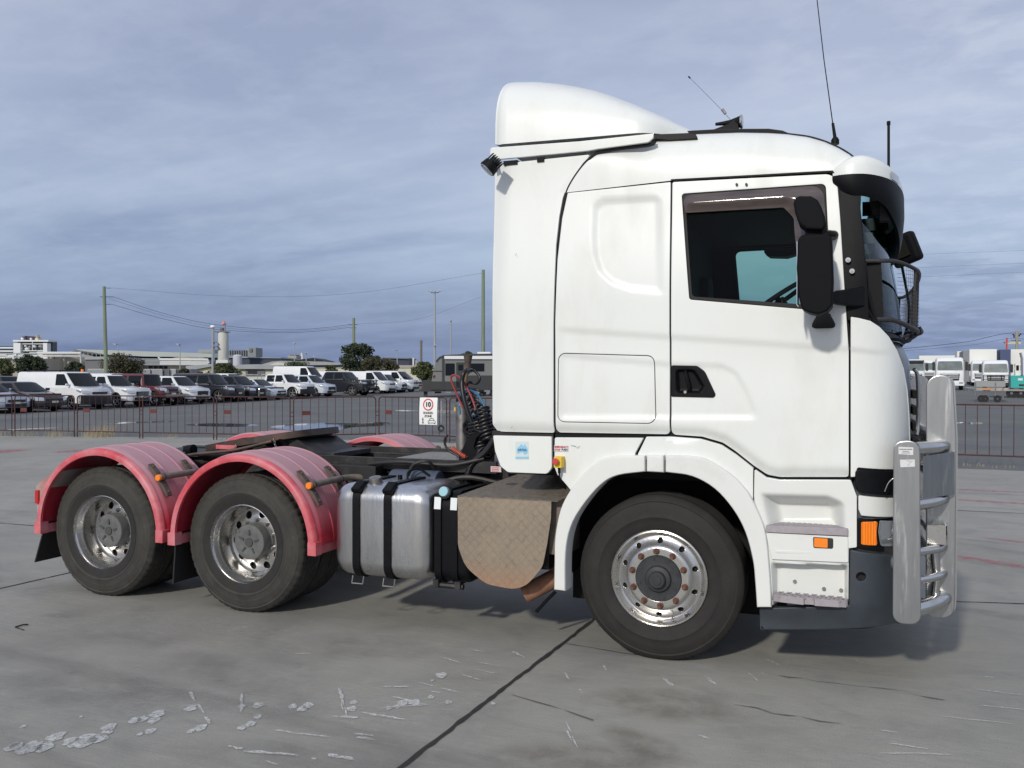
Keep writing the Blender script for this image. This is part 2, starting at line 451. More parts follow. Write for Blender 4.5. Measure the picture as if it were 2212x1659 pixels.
# ---- concrete apron
def concrete_mat():
    M = bpy.data.materials.new('concrete'); M.use_nodes = True; t = M.node_tree; b = t.nodes['Principled BSDF']
    tcn = N(t, 'ShaderNodeTexCoord'); v = tcn.outputs['Object']
    n0 = noise(t, v, .45, 5, .55, .5); n1 = noise(t, v, 1.8, 6, .62, .4); n2 = noise(t, v, 9., 6, .65); n3 = noise(t, v, 130., 3, .75); n4 = noise(t, v, 420., 2, .7)
    c = mixc(t, ramp(t, n0, [(.3, 0.), (.7, 1.)]), (.235, .230, .205), (.318, .310, .275))
    c = mixc(t, ramp(t, n1, [(.3, .55), (.5, 0.)]), c, (.185, .178, .165))
    c = mixc(t, ramp(t, n1, [(.52, 0.), (.75, .5)]), c, (.335, .318, .280))
    mp = N(t, 'ShaderNodeMapping'); mp.inputs['Scale'].default_value = (.55, 2.2, 1); mp.inputs['Rotation'].default_value = (0, 0, .5); t.links.new(v, mp.inputs[0])
    st = noise(t, mp.outputs[0], 2.6, 6, .7, .8)
    c = mixc(t, ramp(t, st, [(.52, 0.), (.74, .4)]), c, (.178, .174, .164))
    c = mixc(t, ramp(t, n2, [(.55, 0.), (.8, .45)]), c, (.36, .345, .31))
    mq = N(t, 'ShaderNodeMapping'); mq.inputs['Scale'].default_value = (3., 34., 1); mq.inputs['Rotation'].default_value = (0, 0, .12); t.links.new(v, mq.inputs[0])
    c = mixc(t, 1., c, ramp(t, noise(t, mq.outputs[0], 2., 5, .7, .3), [(.25, .90), (.75, 1.10)]), 'MULTIPLY')
    mr = N(t, 'ShaderNodeMapping'); mr.inputs['Scale'].default_value = (1.2, 7., 1); mr.inputs['Rotation'].default_value = (0, 0, -.55); t.links.new(v, mr.inputs[0])
    c = mixc(t, ramp(t, noise(t, mr.outputs[0], 3., 6, .72, .5), [(.60, 0.), (.72, .30)]), c, (.42, .41, .38))
    c = mixc(t, 1., c, ramp(t, n3, [(.25, .78), (.75, 1.22)]), 'MULTIPLY')
    c = mixc(t, 1., c, ramp(t, n4, [(.3, .80), (.7, 1.20)]), 'MULTIPLY')
    t.links.new(c, b.inputs['Base Color'])
    t.links.new(ramp(t, n1, [(.3, .62), (.7, .85)]), b.inputs['Roughness'])
    bp = N(t, 'ShaderNodeBump'); bp.inputs['Strength'].default_value = .55; bp.inputs['Distance'].default_value = .003
    t.links.new(math_(t, 'ADD', n3, n2), bp.inputs['Height']); t.links.new(bp.outputs[0], b.inputs['Normal'])
    return M
M_CONC = concrete_mat()
e1 = G(954, 967); edge = [(-60, 2.5), (-30, 10.3), (-22.4, 12.45), (-16.1, 14.2), (-11.4, 15.05), (-8.2, 14.9), (e1[0], e1[1]), (3, 12.55), (9, 12.1), (40, 9.5)]
edge = [tuple(map(float, p[:2])) for p in edge]
ed2 = []
for (a, b_) in zip(edge[:-1], edge[1:]):
    n = max(1, int(math.dist(a, b_)/.3))
    for k in range(n): ed2.append((a[0]+(b_[0]-a[0])*k/n, a[1]+(b_[1]-a[1])*k/n+rng.normal(0, .018)))
ed2.append(edge[-1])
mb = MB(); mb.prism([(-60, -30), (40, -30)]+ed2[::-1], -.06, 0., 'Z'); struct(mb.obj('concrete_apron', M_CONC))
# joints, cracks: dark irregular strips 4 mm above the slab
M_JOINT = mat('joint_seal', (.022, .021, .02), .85, var=.3, vscale=30)
def strip(name, pts, wfun, m_, z=.004, step=.06, wob=.006):
    P = []
    for a, b_ in zip(pts[:-1], pts[1:]):
        n = max(1, int(math.dist(a[:2], b_[:2])/step))
        for k in range(n): P.append(Vector((a[0]+(b_[0]-a[0])*k/n, a[1]+(b_[1]-a[1])*k/n)))
    P.append(Vector(pts[-1][:2])); L = []; R = []
    for i, p in enumerate(P):
        d = (P[min(i+1, len(P)-1)]-P[max(i-1, 0)]).normalized(); n = Vector((-d.y, d.x)); ww = wfun(i/max(1, len(P)-1))
        L.append(p+n*(ww/2+rng.normal(0, wob)*.6)); R.append(p-n*(ww/2+rng.normal(0, wob)*.6))
    mb = MB(); k = len(P); mb.add([(p.x, p.y, z) for p in L+R], [(i, i+1, k+i+1, k+i) for i in range(k-1)])
    o = mb.obj(name, m_, recalc=False)
    for pl in o.data.polygons:
        pass
    return struct(o)
g_ = lambda x, y: tuple(map(float, G(x, y)[:2]))
j1a, j1b = g_(865, 1659), g_(1275, 1345); dj = ((j1b[0]-j1a[0])/(j1b[1]-j1a[1]))
strip('slab_joint', [(j1a[0]-dj*1.3, j1a[1]-1.3), j1b, (j1b[0]+.05, 1.1), (j1b[0]+.1, 13.5)], lambda t: .026, M_JOINT, wob=.006)
j2a, j2b = g_(0, 1272), g_(140, 1240)
strip('slab_joint', [(j2a[0]-.1, j2a[1]-1), j2a, j2b, (j2b[0]+.05, 14)], lambda t: .02, M_JOINT, wob=.004)
strip('slab_joint', [(-9.5, 6.3), (2.4, 6.45), (9, 6.75)], lambda t: .02, M_JOINT, wob=.003)
strip('slab_joint', [(-9.5, 1.1), (1.88, 1.12), (2.35, 1.23), (8, 1.5)], lambda t: .018, M_JOINT, wob=.003)
M_CRACK = mat('crack_dark', (.06, .058, .055), .9, var=.3, vscale=20)
strip('crack', [g_(1222, 1391), g_(1285, 1401), g_(1346, 1412), g_(1400, 1418)], lambda t: .007, M_CRACK, wob=.003)
strip('crack', [g_(1106, 1502), g_(1160, 1518), g_(1215, 1533), g_(1281, 1557)], lambda t: .011, mat('old_seal', (.115, .113, .112), .9, var=.2), wob=.006)
M_DAMP = mat('damp_spot', (.145, .140, .126), .55, var=.2)
c5 = lambda x, y: (1106+x/2, 1287.6+y/2); c4 = lambda x, y: (x/2, 1287.6+y/2)
strip('crack', [g_(*c5(x, y)) for x, y in ((1150, 345), (1195, 353), (1260, 357), (1320, 373), (1400, 378), (1480, 390), (1600, 402), (1690, 412), (1760, 433), (1870, 452))],
      lambda t: .0015+.020*max(0, math.sin(t*23))**2*(.4+.6*max(0, math.sin(t*7+1))), M_DAMP, wob=.006)
strip('crack', [g_(*c5(x, y)) for x, y in ((960, 472), (1060, 485), (1130, 510), (1240, 522), (1330, 542), (1420, 552))], lambda t: .002+.012*max(0, math.sin(t*17)), M_DAMP, wob=.004)
# soft stains and rubbed paint: flat sheets whose edge fades out through noise
def soft_mat(name, col, op, rough=.8, nscale=6., lo=.35, hi=.7, stretch=(1, 1, 1)):
    if name in MATS: return MATS[name]
    M = bpy.data.materials.new(name); M.use_nodes = True; t = M.node_tree; b = t.nodes['Principled BSDF']
    b.inputs['Base Color'].default_value = (*col, 1); b.inputs['Roughness'].default_value = rough
    tcn = N(t, 'ShaderNodeTexCoord'); mp = N(t, 'ShaderNodeMapping'); mp.inputs['Location'].default_value = (-1, -1, 0); mp.inputs['Scale'].default_value = (2, 2, 0)
    t.links.new(tcn.outputs['Generated'], mp.inputs[0])
    gr = N(t, 'ShaderNodeTexGradient', gradient_type='SPHERICAL'); t.links.new(mp.outputs[0], gr.inputs[0])
    m2 = N(t, 'ShaderNodeMapping'); m2.inputs['Scale'].default_value = stretch; t.links.new(tcn.outputs['Object'], m2.inputs[0])
    n = noise(t, m2.outputs[0], nscale, 6, .65, .4)
    a = math_(t, 'MULTIPLY', ramp(t, gr.outputs[0], [(0., 0.), (.5, 1.)]), ramp(t, n, [(lo, 0.), (hi, 1.)]))
    t.links.new(math_(t, 'MULTIPLY', a, op), b.inputs['Alpha']); MATS[name] = M; return M
def stain(name, cx, cy, rx, ry, rot, m_, z=.002):
    c = G(cx, cy); mb = MB(); mb.add([(-rx, -ry, 0), (rx, -ry, 0), (rx, ry, 0), (-rx, ry, 0)], [(0, 1, 2, 3)])
    o = mb.obj(name, m_, recalc=False); o.location = (c[0], c[1], z); o.rotation_euler = (0, 0, rot); return struct(o)
SM_BROWN = soft_mat('stain_brown', (.18, .15, .115), .30, .6, 5, .3, .6)
SM_DARK = soft_mat('stain_dark', (.12, .117, .110), .16, .7, 4, .3, .65)
SM_PINK = soft_mat('paint_pink', (.50, .10, .14), .62, .7, 9, .35, .65)
SM_PALE = soft_mat('scuff_pale', (.5, .5, .48), .4, .8, 14, .45, .7, (1, 4, 1))
k = 0
for (m_, cx, cy, rx, ry, rot) in [
    (SM_BROWN, *c5(650, 470), .45, .28, .1), (SM_BROWN, *c5(570, 640), .32, .14, -.5), (SM_BROWN, *c5(300, 700), .5, .2, .3), (SM_DARK, *c4(285, 85), .22, .07, .3),
    (SM_DARK, *c4(1000, 340), .7, .22, -.4), (SM_DARK, *c4(1600, 220), .55, .3, 0), (SM_DARK, *c4(300, 400), .8, .3, .2), (SM_DARK, 10, 1262, .8, .35, .1),
    (SM_PINK, 8, 975, .5, .8, .2), (SM_PINK, 152, 975, .35, .6, .2), (SM_PINK, 2160, 1085, .8, .12, -.1), (SM_PINK, 2150, 1215, .75, .1, -.55), (SM_PINK, 2195, 1170, .4, .07, -.4), (SM_PINK, 2120, 1060, .9, .1, 0),
    (SM_DARK, 2110, 1215, .45, .1, -.4), (SM_DARK, 2180, 1100, .6, .12, 0), (SM_DARK, 2130, 1170, .5, .08, -.3), (SM_DARK, 2170, 1330, .6, .12, -.3), (SM_DARK, 2100, 1065, .9, .2, 0),
    (SM_DARK, 260, 1010, 1.6, .5, 0), (SM_DARK, 60, 1110, .9, .25, 0), (SM_PALE, *c5(1750, 640), .35, .08, -.15), (SM_PALE, *c5(1660, 720), .3, .1, 0), (SM_PALE, *c4(1100, 160), .4, .12, 0),
    (SM_PALE, *c4(720, 470), .9, .5, .2), (SM_PALE, *c4(1760, 460), .6, .4, .4), (SM_PALE, 20, 1345, .6, .3, 0), (SM_DARK, 700, 1640, .8, .22, .2), (SM_PALE, 400, 1350, .9, .3, .2)]:
    stain('paint_patch' if m_ is SM_PINK else 'ground_stain', cx, cy, rx, ry, rot, m_, .0015+.0004*(k % 8)); k += 1
SM_TRACK = soft_mat('tyre_rub', (.085, .082, .078), .13, .6, 3., .2, .6, (1, 6, 1))
for (a_, b2, w2) in (((-6.5, -2.2), (3.5, -3.4), .22), ((-5, -2.9), (1.5, -4.6), .2), ((1.6, 4.2), (6, 1.2), .24), ((-8, -.6), (-3.2, -3.6), .2), ((2.0, 6.2), (6, 3.2), .22)):
    cx2, cy2 = (a_[0]+b2[0])/2, (a_[1]+b2[1])/2; L2 = math.dist(a_, b2)/2; mb = MB(); mb.add([(-L2, -w2/2, 0), (L2, -w2/2, 0), (L2, w2/2, 0), (-L2, w2/2, 0)], [(0, 1, 2, 3)])
    o = mb.obj('tyre_mark', SM_TRACK, recalc=False); o.location = (cx2, cy2, .0065+.0002*k); o.rotation_euler = (0, 0, math.atan2(b2[1]-a_[1], b2[0]-a_[0])); struct(o)
# white scuffs
M_SCUFF = bpy.data.materials.new('scuff_white'); M_SCUFF.use_nodes = True; t = M_SCUFF.node_tree; b = t.nodes['Principled BSDF']
b.inputs['Base Color'].default_value = (.60, .61, .60, 1); b.inputs['Roughness'].default_value = .85
tcn = N(t, 'ShaderNodeTexCoord'); a = ramp(t, noise(t, tcn.outputs['Object'], 34., 6, .8, .8), [(.34, .05), (.60, .90)]); t.links.new(a, b.inputs['Alpha'])
def blob(mb, c, r, r2=None, rot=0., n=18, z=.005, jag=.22):
    r2 = r2 or r; k = len(mb.V); ph = rng.uniform(0, 6, 3)
    V = [(c[0], c[1], z)]
    for i in range(n):
        t_ = 2*PI*i/n; q = 1+jag*(.5*math.sin(3*t_+ph[0])+.4*math.sin(5*t_+ph[1]))+rng.normal(0, jag*.25)
        a_, b_ = r*q*math.cos(t_), r2*q*math.sin(t_); V.append((c[0]+a_*math.cos(rot)-b_*math.sin(rot), c[1]+a_*math.sin(rot)+b_*math.cos(rot), z))
    mb.add(V, [(0, 1+i, 1+(i+1) % n) for i in range(n)])
mb = MB()
for x, y, r in [(60, 655, 25), (130, 658, 35), (192, 657, 26), (240, 612, 26), (305, 630, 22), (360, 630, 40), (425, 618, 28), (470, 570, 22), (460, 592, 18), (583, 540, 20), (615, 535, 18), (680, 512, 24), (665, 540, 20), (650, 587, 16), (605, 600, 9),
                (825, 587, 12), (865, 573, 20), (825, 488, 20), (1045, 480, 13), (1115, 475, 20), (1113, 525, 14), (1045, 572, 15), (1082, 556, 17), (1265, 480, 16), (1330, 476, 20), (1305, 490, 18), (1520, 490, 18), (1527, 462, 14), (1740, 465, 20),
                (1790, 463, 22), (1905, 345, 22), (1862, 440, 12), (1938, 462, 12), (100, 567, 10), (350, 525, 6), (2130, 468, 9), (1715, 480, 14), (1865, 368, 8), (60, 648, 14), (1680, 487, 12)]:
    p = G(*c4(x, y)); blob(mb, p, r*.5/345*1.0, r*.5/345*1.5, .4, z=.005)
def streak(a, b_, w_):
    p, q = G(*a), G(*b_); d = math.dist(p[:2], q[:2]); n = max(2, int(d/.07))
    for i in range(n):
        if rng.random() < .12: continue
        t_ = (i+.5)/n; blob(mb, (p[0]+(q[0]-p[0])*t_+rng.normal(0, .004), p[1]+(q[1]-p[1])*t_+rng.normal(0, .004)), d/n*.72, max(.005, w_*.5/345*rng.uniform(.5, 1.3)), math.atan2(q[1]-p[1], q[0]-p[0]), 12, .005+.0001*(i % 3), .3)
for (x0, y0, x1, y1, w_) in [(1195, 585, 1420, 612, 5), (1380, 520, 1530, 528, 8), (1465, 405, 1495, 515, 6), (1085, 678, 1265, 690, 8), (985, 653, 1035, 662, 7), (1165, 715, 1240, 740, 5), (1430, 690, 1520, 710, 12), (1345, 703, 1362, 706, 9), (1540, 597, 1600, 605, 7),
                              (1550, 615, 1655, 632, 8), (1585, 510, 1735, 535, 8), (1715, 550, 1775, 562, 9), (1665, 395, 1760, 393, 6), (1820, 380, 1970, 415, 6), (1700, 440, 1840, 470, 6), (1915, 268, 1980, 288, 6), (2045, 235, 2090, 245, 7), (2080, 292, 2150, 302, 4),
                              (2060, 320, 2140, 338, 3), (1280, 250, 1335, 252, 4), (820, 420, 905, 550, 6), (1045, 430, 1040, 500, 5), (1870, 415, 1900, 420, 5), (2000, 345, 2070, 365, 4), (1650, 487, 1840, 475, 5)]:
    streak(c4(x0, y0), c4(x1, y1), w_)
for (x0, y0, x1, y1, w_) in [(228, 335, 247, 362, 5), (283, 393, 302, 418, 7), (393, 303, 412, 322, 4), (660, 363, 695, 392, 8), (835, 352, 885, 382, 7), (1020, 338, 1057, 367, 4), (1100, 275, 1150, 300, 2), (1480, 275, 1540, 305, 2), (230, 555, 275, 650, 2),
                              (2030, 475, 2212, 495, 4), (2010, 408, 2190, 428, 3), (2030, 352, 2150, 362, 2), (1640, 640, 1790, 662, 7), (1600, 680, 1900, 688, 3), (1600, 585, 1660, 592, 4), (0, 245, 50, 265, 6), (1880, 525, 2150, 555, 2), (800, 605, 860, 620, 2), (1060, 320, 1090, 345, 2)]:
    streak(c5(x0, y0), c5(x1, y1), w_)
struct(mb.obj('chalk_scuffs', M_SCUFF, recalc=False))
# puddles on the asphalt
M_WATER = mat('puddle_water', (.05, .055, .06), .03, spec=1.)
def puddle(P, name='puddle', m_=None, up=.004):
    c = [Gd(*p) for p in P]; q = catmull([(a[0], a[1], 0) for a in c], 6, True); mb = MB()
    mb.add([(v.x, v.y, rise(v.x, v.y)-.03+up) for v in q], [tuple(range(len(q)))]); return struct(mb.obj(name, m_ or M_WATER, recalc=False))
for o in [puddle([(585, 922), (640, 916), (700, 914), (760, 914), (815, 912), (848, 914), (835, 919), (800, 921), (760, 923), (735, 929), (700, 933), (650, 931), (605, 927)]),
          puddle([(400, 918), (440, 915), (500, 915), (560, 918), (520, 922), (450, 921)]), puddle([(845, 886), (880, 883), (912, 884), (900, 888), (860, 888)]),
          puddle([(230, 916), (270, 912), (330, 911), (380, 910), (300, 914)]), puddle([(2092, 914), (2105, 912), (2120, 913), (2122, 916), (2100, 917)]), puddle([(2060, 913), (2080, 912), (2078, 914), (2064, 915)])]:
    for f in o.data.polygons:
        if f.normal.z < 0: f.flip()
M_LINE = mat('line_paint', (.62, .62, .58), .8, dirt=(.15, .15, .15), dscale=8, dmin=.45, dmax=.65)
puddle([(0, 929), (60, 926), (120, 924), (118, 925), (60, 927.5), (0, 930.5)], 'parking_line', M_LINE, .004)
# ---------------------------------------------------------------- crowd barriers
M_FENCE = mat('barrier_rust_red', (.060, .016, .014), .6, var=.35, vscale=9, dirt=(.035, .018, .015), dscale=14)
M_PLATE = mat('barrier_tag', (.11, .025, .02), .55, var=.2)
def barrier_local(L, H=1.2):
    root = bpy.data.objects.new('crowd_barrier', None)
    return root
HB = 1.2; fl = lambda p: tuple(map(float, p[:2]))
posts = [fl(G(x, y, -.0)) for x, y in ((-112, 940), (29, 942), (164, 944), (305, 947), (465, 950), (630, 955))]
last = posts[-1]; pA = (-11.3, 15.25); pB = (4.6, 13.75)
pts = posts+[pA]
dL = math.dist(pA, pB); nR = 7
for i in range(1, nR+1): pts.append((pA[0]+(pB[0]-pA[0])*i/nR, pA[1]+(pB[1]-pA[1])*i/nR))
pts.append((7.0, 13.55))
npan = len(pts)-1
where = {0: 'leftmost barrier panel, in front of the silver sedan', 1: 'barrier panel before the dark bronze sedan and van side', 2: 'barrier panel in front of the white van bonnet', 3: 'barrier panel in front of the red four wheel drive',
         4: 'barrier panel before the black wagon with puddle behind', 5: 'barrier panel before the white dual cab ute', 6: 'barrier panel left of the speed sign, over the far fender', 7: 'barrier panel carrying the white shared zone sign'}
for i in range(npan):
    a, b_ = pts[i], pts[i+1]; L = math.dist(a, b_)-.10; ang = math.atan2(b_[1]-a[1], b_[0]-a[0])
    if i in (8, 9, 10, 11) and False: continue
    lab = 'rusty dark red crowd ' + where.get(i, '')
    if i not in where:
        lab = {8: 'rusty dark red crowd barrier panel behind the gathered air hoses', 9: 'rusty dark red barrier panel hidden behind the cab rear', 10: 'rusty dark red barrier panel hidden behind the cab middle', 11: 'rusty dark red barrier panel behind the cab front', 12: 'rusty dark red barrier panel seen just left of the bull bar', 13: 'rusty dark red barrier panel right of the aluminium bull bar', }.get(i, 'rusty dark red barrier panel at right edge')
    root = thing('crowd_barrier', lab, 'barrier', (a[0]+.05*math.cos(ang), a[1]+.05*math.sin(ang), 0), ang, 'red crowd control barriers along the apron edge')
    mb = MB(); R_ = .1; z0, z1 = .17, HB
    loop = fillet([(0, z0, .0), (L, z0, .0), (L, z1, R_), (0, z1, R_)], 5)
    loop = loop+[loop[0]]
    mb.tube([(x, 0, z) for x, z in loop], .017, 8, smooth=False); mb.obj('frame', M_FENCE, root)
    nb = 9; mb = MB()
    for k in range(1, nb+1):
        x = L*k/(nb+1); mb.cyl((x, 0, z0), (x, 0, z1), .0075, seg=6)
    mb.obj('bars', M_FENCE, root)
    mb = MB(); x1 = L*1.5/(nb+1)
    mb.b2(L/(nb+1), L*2/(nb+1), -.008, .008, .72, .83); mb.obj('tag_plate', M_PLATE, root)
    for x in (0., L):
        mb = MB(); mb.cyl((x, 0, z0), (x, 0, -.03), .017, seg=8); mb.box((x, 0, -.02), (.05, .34, .02)); mb.obj('foot', M_FENCE, root)
    mb = MB(); mb.tube([(L+.02, 0, .78), (L+.09, .01, .8), (L+.1, .01, .7), (L+.02, 0, .68)], .008, 6); mb.obj('hook', M_FENCE, root)
# shared zone sign
M_SIGN = mat('sign_white', (.80, .81, .80), .45); M_INK = mat('sign_ink', (.03, .03, .035), .5); M_RED = mat('sign_red', (.55, .05, .06), .5)
def onfence(px_, py_, i=7, z=None):
    a, b_ = pts[i], pts[i+1]; d = ray(px_, py_); ux, uy = b_[0]-a[0], b_[1]-a[1]
    # intersect with the vertical plane through the barrier
    n = np.array([-uy, ux, 0]); tt = ((np.array([a[0], a[1], 0])-CAM)@n)/(d@n); return CAM+d*tt
aS, bS = pts[7], pts[8]; uxs = np.array([bS[0]-aS[0], bS[1]-aS[1], 0]); uxs /= np.linalg.norm(uxs)
cS = onfence(927, 888); wS = np.linalg.norm(onfence(946, 890)-onfence(908, 890)); hS = np.linalg.norm(onfence(925, 918)-onfence(925, 859.5))
nrm = np.array([uxs[1], -uxs[0], 0]); cS = cS+nrm*.035
sg = thing('speed_sign', 'white sign reading 10 shared zone hung on the barrier', 'sign', tuple(cS-np.array([0, 0, hS/2])), 0, world=True)
def spt(u, v, o=0.): return tuple(cS+uxs*u*wS+np.array([0, 0, 1])*v*hS+nrm*o)
mb = MB(); th = .006
bl = [(-.5, -.5), (.48, -.5), (.5, .49), (-.47, .5)]
# slightly bent plastic sheet
secs = []
for v in np.linspace(-.5, .5, 9):
    bow = .02*math.sin((v+.5)*PI); sk = -.03*v
    secs.append([spt(-.5-sk, v, bow), spt(.5-sk, v, bow*.6), spt(.5-sk, v, bow*.6-th), spt(-.5-sk, v, bow-th)])
mb.loft(secs); mb.obj('board', M_SIGN, sg)
def bowat(v): return .02*math.sin((v+.5)*PI)+.004
mb = MB(); n = 40; cv = .24; rr = wS*.29
for k in range(n):
    pass
ri, ro = rr*.80, rr
V = []
for k in range(n):
    t_ = 2*PI*k/n
    for r_ in (ri, ro): V.append(spt(r_*math.cos(t_)/wS, cv+r_*math.sin(t_)/hS, bowat(cv+r_*math.sin(t_)/hS)))
mb.add(V, [(2*k, 2*k+1, 2*((k+1) % n)+1, 2*((k+1) % n)) for k in range(n)]); mb.obj('red_ring', M_RED, sg)
UZ = (0, 0, 1)
text_mesh('numerals', '10', rr*1.12, M_INK, sg, spt(0, cv, .026), uxs, UZ, bold=.006)
text_mesh('lettering', 'SHARED', hS*.115, M_INK, sg, spt(0, -.065, .027), uxs, UZ, bold=.001)
text_mesh('lettering', 'ZONE', hS*.115, M_INK, sg, spt(0, -.185, .026), uxs, UZ, bold=.001)
mb = MB()   # pedestrian
def q2(u, v): return spt(u, v, .024 if v > -.3 else .02)
def stroke(mb, P, w_):
    P = [np.array(q2(*p)) for p in P]; mb.tube([tuple(p) for p in P], w_, 5, smooth=False)
px0 = -.3
mb.ball(q2(px0, -.255), hS*.018, 8, 6); stroke(mb, [(px0, -.28), (px0, -.37)], .008)
stroke(mb, [(px0, -.37), (px0-.045, -.46)], .006); stroke(mb, [(px0, -.37), (px0+.05, -.46)], .006); stroke(mb, [(px0-.06, -.33), (px0, -.29), (px0+.06, -.33)], .005); mb.obj('pedestrian_symbol', M_INK, sg)
mb = MB(); cx_ = .2
stroke(mb, [(cx_-.2, -.36), (cx_-.13, -.34), (cx_-.1, -.27), (cx_+.1, -.27), (cx_+.13, -.34), (cx_+.2, -.36), (cx_+.21, -.43), (cx_-.21, -.43), (cx_-.2, -.36)], .006)
stroke(mb, [(cx_-.13, -.34), (cx_+.13, -.34)], .005); stroke(mb, [(cx_-.17, -.44), (cx_-.17, -.465)], .009); stroke(mb, [(cx_+.17, -.44), (cx_+.17, -.465)], .009); mb.obj('car_symbol', M_INK, sg)
# ---------------------------------------------------------------- dry weeds along the slab edge
M_WEED = mat('dry_grass', (.36, .29, .16), .85, var=.3, vscale=20)
mb = MB()
for (xx, yy, n, h_) in [(60, 944, 30, .22), (215, 944, 90, .36), (195, 945, 50, .3), (120, 944, 60, .25), (370, 947, 25, .15), (480, 949, 25, .15), (235, 944, 60, .5), (570, 950, 20, .15), (1000, 968, 40, .15), (1040, 970, 30, .12), (15, 943, 30, .2), (2110, 1006, 10, .07), (2195, 1010, 10, .06)]:
    c = G(xx, yy)
    for _ in range(n):
        bx, by = c[0]+rng.normal(0, .22), c[1]+rng.normal(0, .08); a_ = rng.uniform(0, 6.3); l_ = h_*rng.uniform(.4, 1.1); lean = rng.uniform(.1, .7)
        dx, dy = math.cos(a_)*lean*l_, math.sin(a_)*lean*l_; wv = .004
        mb.add([(bx-wv, by, -.02), (bx+wv, by, -.02), (bx+dx*.5+wv*.6, by+dy*.5, l_*.6), (bx+dx*.5-wv*.6, by+dy*.5, l_*.6), (bx+dx, by+dy, l_)], [(0, 1, 2, 3), (3, 2, 4)])
struct(mb.obj('dry_weeds', M_WEED, recalc=False), 'stuff')
o = bpy.data.objects['dry_weeds']; tag(o, 'dry straw coloured weeds along the slab edge', 'weeds')
mb = MB(); p, q, r_ = G(*c4(65, 138)), G(*c4(122, 128)), G(*c4(103, 150))
mb.tube([(*p[:2], .006), ((p[0]+q[0])/2, (p[1]+q[1])/2+.01, .012), (*q[:2], .008)], .005, 6); mb.tube([(*p[:2], .006), (*r_[:2], .006)], .003, 6)
tag(mb.obj('twig', mat('twig_dark', (.012, .01, .009), .8)), 'small black forked twig lying on the concrete', 'twig')
# ================================================================ THE TRUCK
T = thing('semi_truck', 'white cab-over prime mover with red rear mudguards parked side-on on the concrete', 'truck', (0, 0, 0), world=True)
M_WHITE = mat('white_paint', (.755, .775, .745), .36, var=.02, vscale=1.2, coat=.35, dirt=(.64, .64, .59), dscale=1.6, dmin=.50, dmax=.95, rvar=.14, stretch=(2.2, 2.2, .8))
M_WPLAS = mat('white_plastic', (.715, .73, .70), .42, var=.02, vscale=3, dirt=(.55, .54, .50), dscale=2.5, dmin=.6, dmax=.9, coat=.1)
M_BLACK = mat('black_plastic', (.006, .0065, .008), .5, spec=.14, var=.2, vscale=20, bump=.15, bscale=200)
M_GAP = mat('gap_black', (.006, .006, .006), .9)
M_INT = mat('interior_black', (.012, .012, .013), .8)
M_SEAL_GAP = mat('rubber_seal_gap', (.012, .010, .010), .7)
M_GREYP = mat('bumper_grey', (.036, .045, .056), .55, var=.12, vscale=8, bump=.2, bscale=250)
M_DARKP = mat('dark_metal', (.012, .012, .013), .55, var=.35, vscale=12, dirt=(.07, .06, .05), dscale=6, dmin=.5, dmax=.8)
M_ALU = mat('polished_alu', (.36, .37, .375), .38, metal=1., var=.10, vscale=3, dirt=(.62, .62, .61), dscale=2.2, dmin=.55, dmax=.72, rvar=.12, stretch=(9, 9, .9))
M_ALUT = mat('alu_tube', (.58, .575, .56), .22, metal=1., dirt=(.45, .44, .42), dscale=5, dmin=.5, dmax=.8, rvar=.2)
M_ALUW = mat('alu_wheel', (.62, .61, .59), .25, metal=1., dirt=(.46, .44, .40), dscale=7, dmin=.5, dmax=.85, rvar=.25)
M_STEEL = mat('dull_steel', (.30, .29, .28), .45, metal=.8, var=.2, vscale=10, dirt=(.12, .09, .07), dscale=9, dmin=.5, dmax=.8)
M_RUST = mat('rust', (.13, .055, .036), .8, var=.4, vscale=40, dirt=(.08, .035, .02), dscale=50)
M_AMBER = mat('amber_lens', (.85, .22, .01), .15, coat=.6, bump=.5, bscale=90, emis=(.9, .2, .01, .10))
M_REDL = mat('red_lens', (.5, .02, .02), .2, coat=.5)
M_TREADP = None
GLASS = glassmat('window_glass', (.85, .95, .92), .35); GLASS2 = glassmat('tinted_glass', (.42, .66, .56), .4); WSG = glassmat('windscreen_glass', (.50, .78, .80), mixf=.04)
# ---- the pressed side surface of the cab
A_, B_, NN, XC = .34, .60, 2.3, 1.10
def corner(X):
    u = np.clip((X-XC)/A_, 0, .985); return B_*(1-(1-u**NN)**(1/NN))
HREG = px([(1180, 762, 4), (1447, 784), (1560, 787, 30), (1592, 803, 22), (1616, 845, 30), (1638, 897, 12), (1622, 906, 8), (1440, 905), (1180, 904, 4)])
HREG = fillet(HREG, 6)
BLANK = fillet(px([(1279, 440, 22), (1300, 427, 10), (1424, 421, 16), (1430, 632, 4), (1362, 627, 20), (1320, 612, 20), (1294, 588, 20), (1282, 552, 20), (1278, 510)]), 6)
SILL = px([(1150, 934), (1196, 937), (1450, 941), (1515, 944), (1560, 957), (1588, 976), (1627, 1007), (1657, 1027), (1680, 1032), (1840, 1032)])
bx = px([(1205, 706), (1447, 722), (1835, 748), (1890, 754)]); tx = px([(1222, 411), (1447, 387), (1790, 369)])
def relief(X, Z):
    zb = np.interp(X, [p[0] for p in bx], [p[1] for p in bx]); d = zb-Z
    fade = sst(-.66, -.56, X)*(1-sst(1.2, 1.36, X))
    r = fade*.010*sst(0, .035, d)*(1-.75*sst(.08, .42, d))
    r = r+.0085*sst(-.004, .022, sdf(HREG, X, Z))*sst(-.63, -.58, X)
    r = r+.0125*sst(-.008, .028, sdf(BLANK, X, Z))
    r = r+.03*(1-sst(0, .085, pdist(SILL, X, Z, False)))**2                # rolled under at the sill
    return r
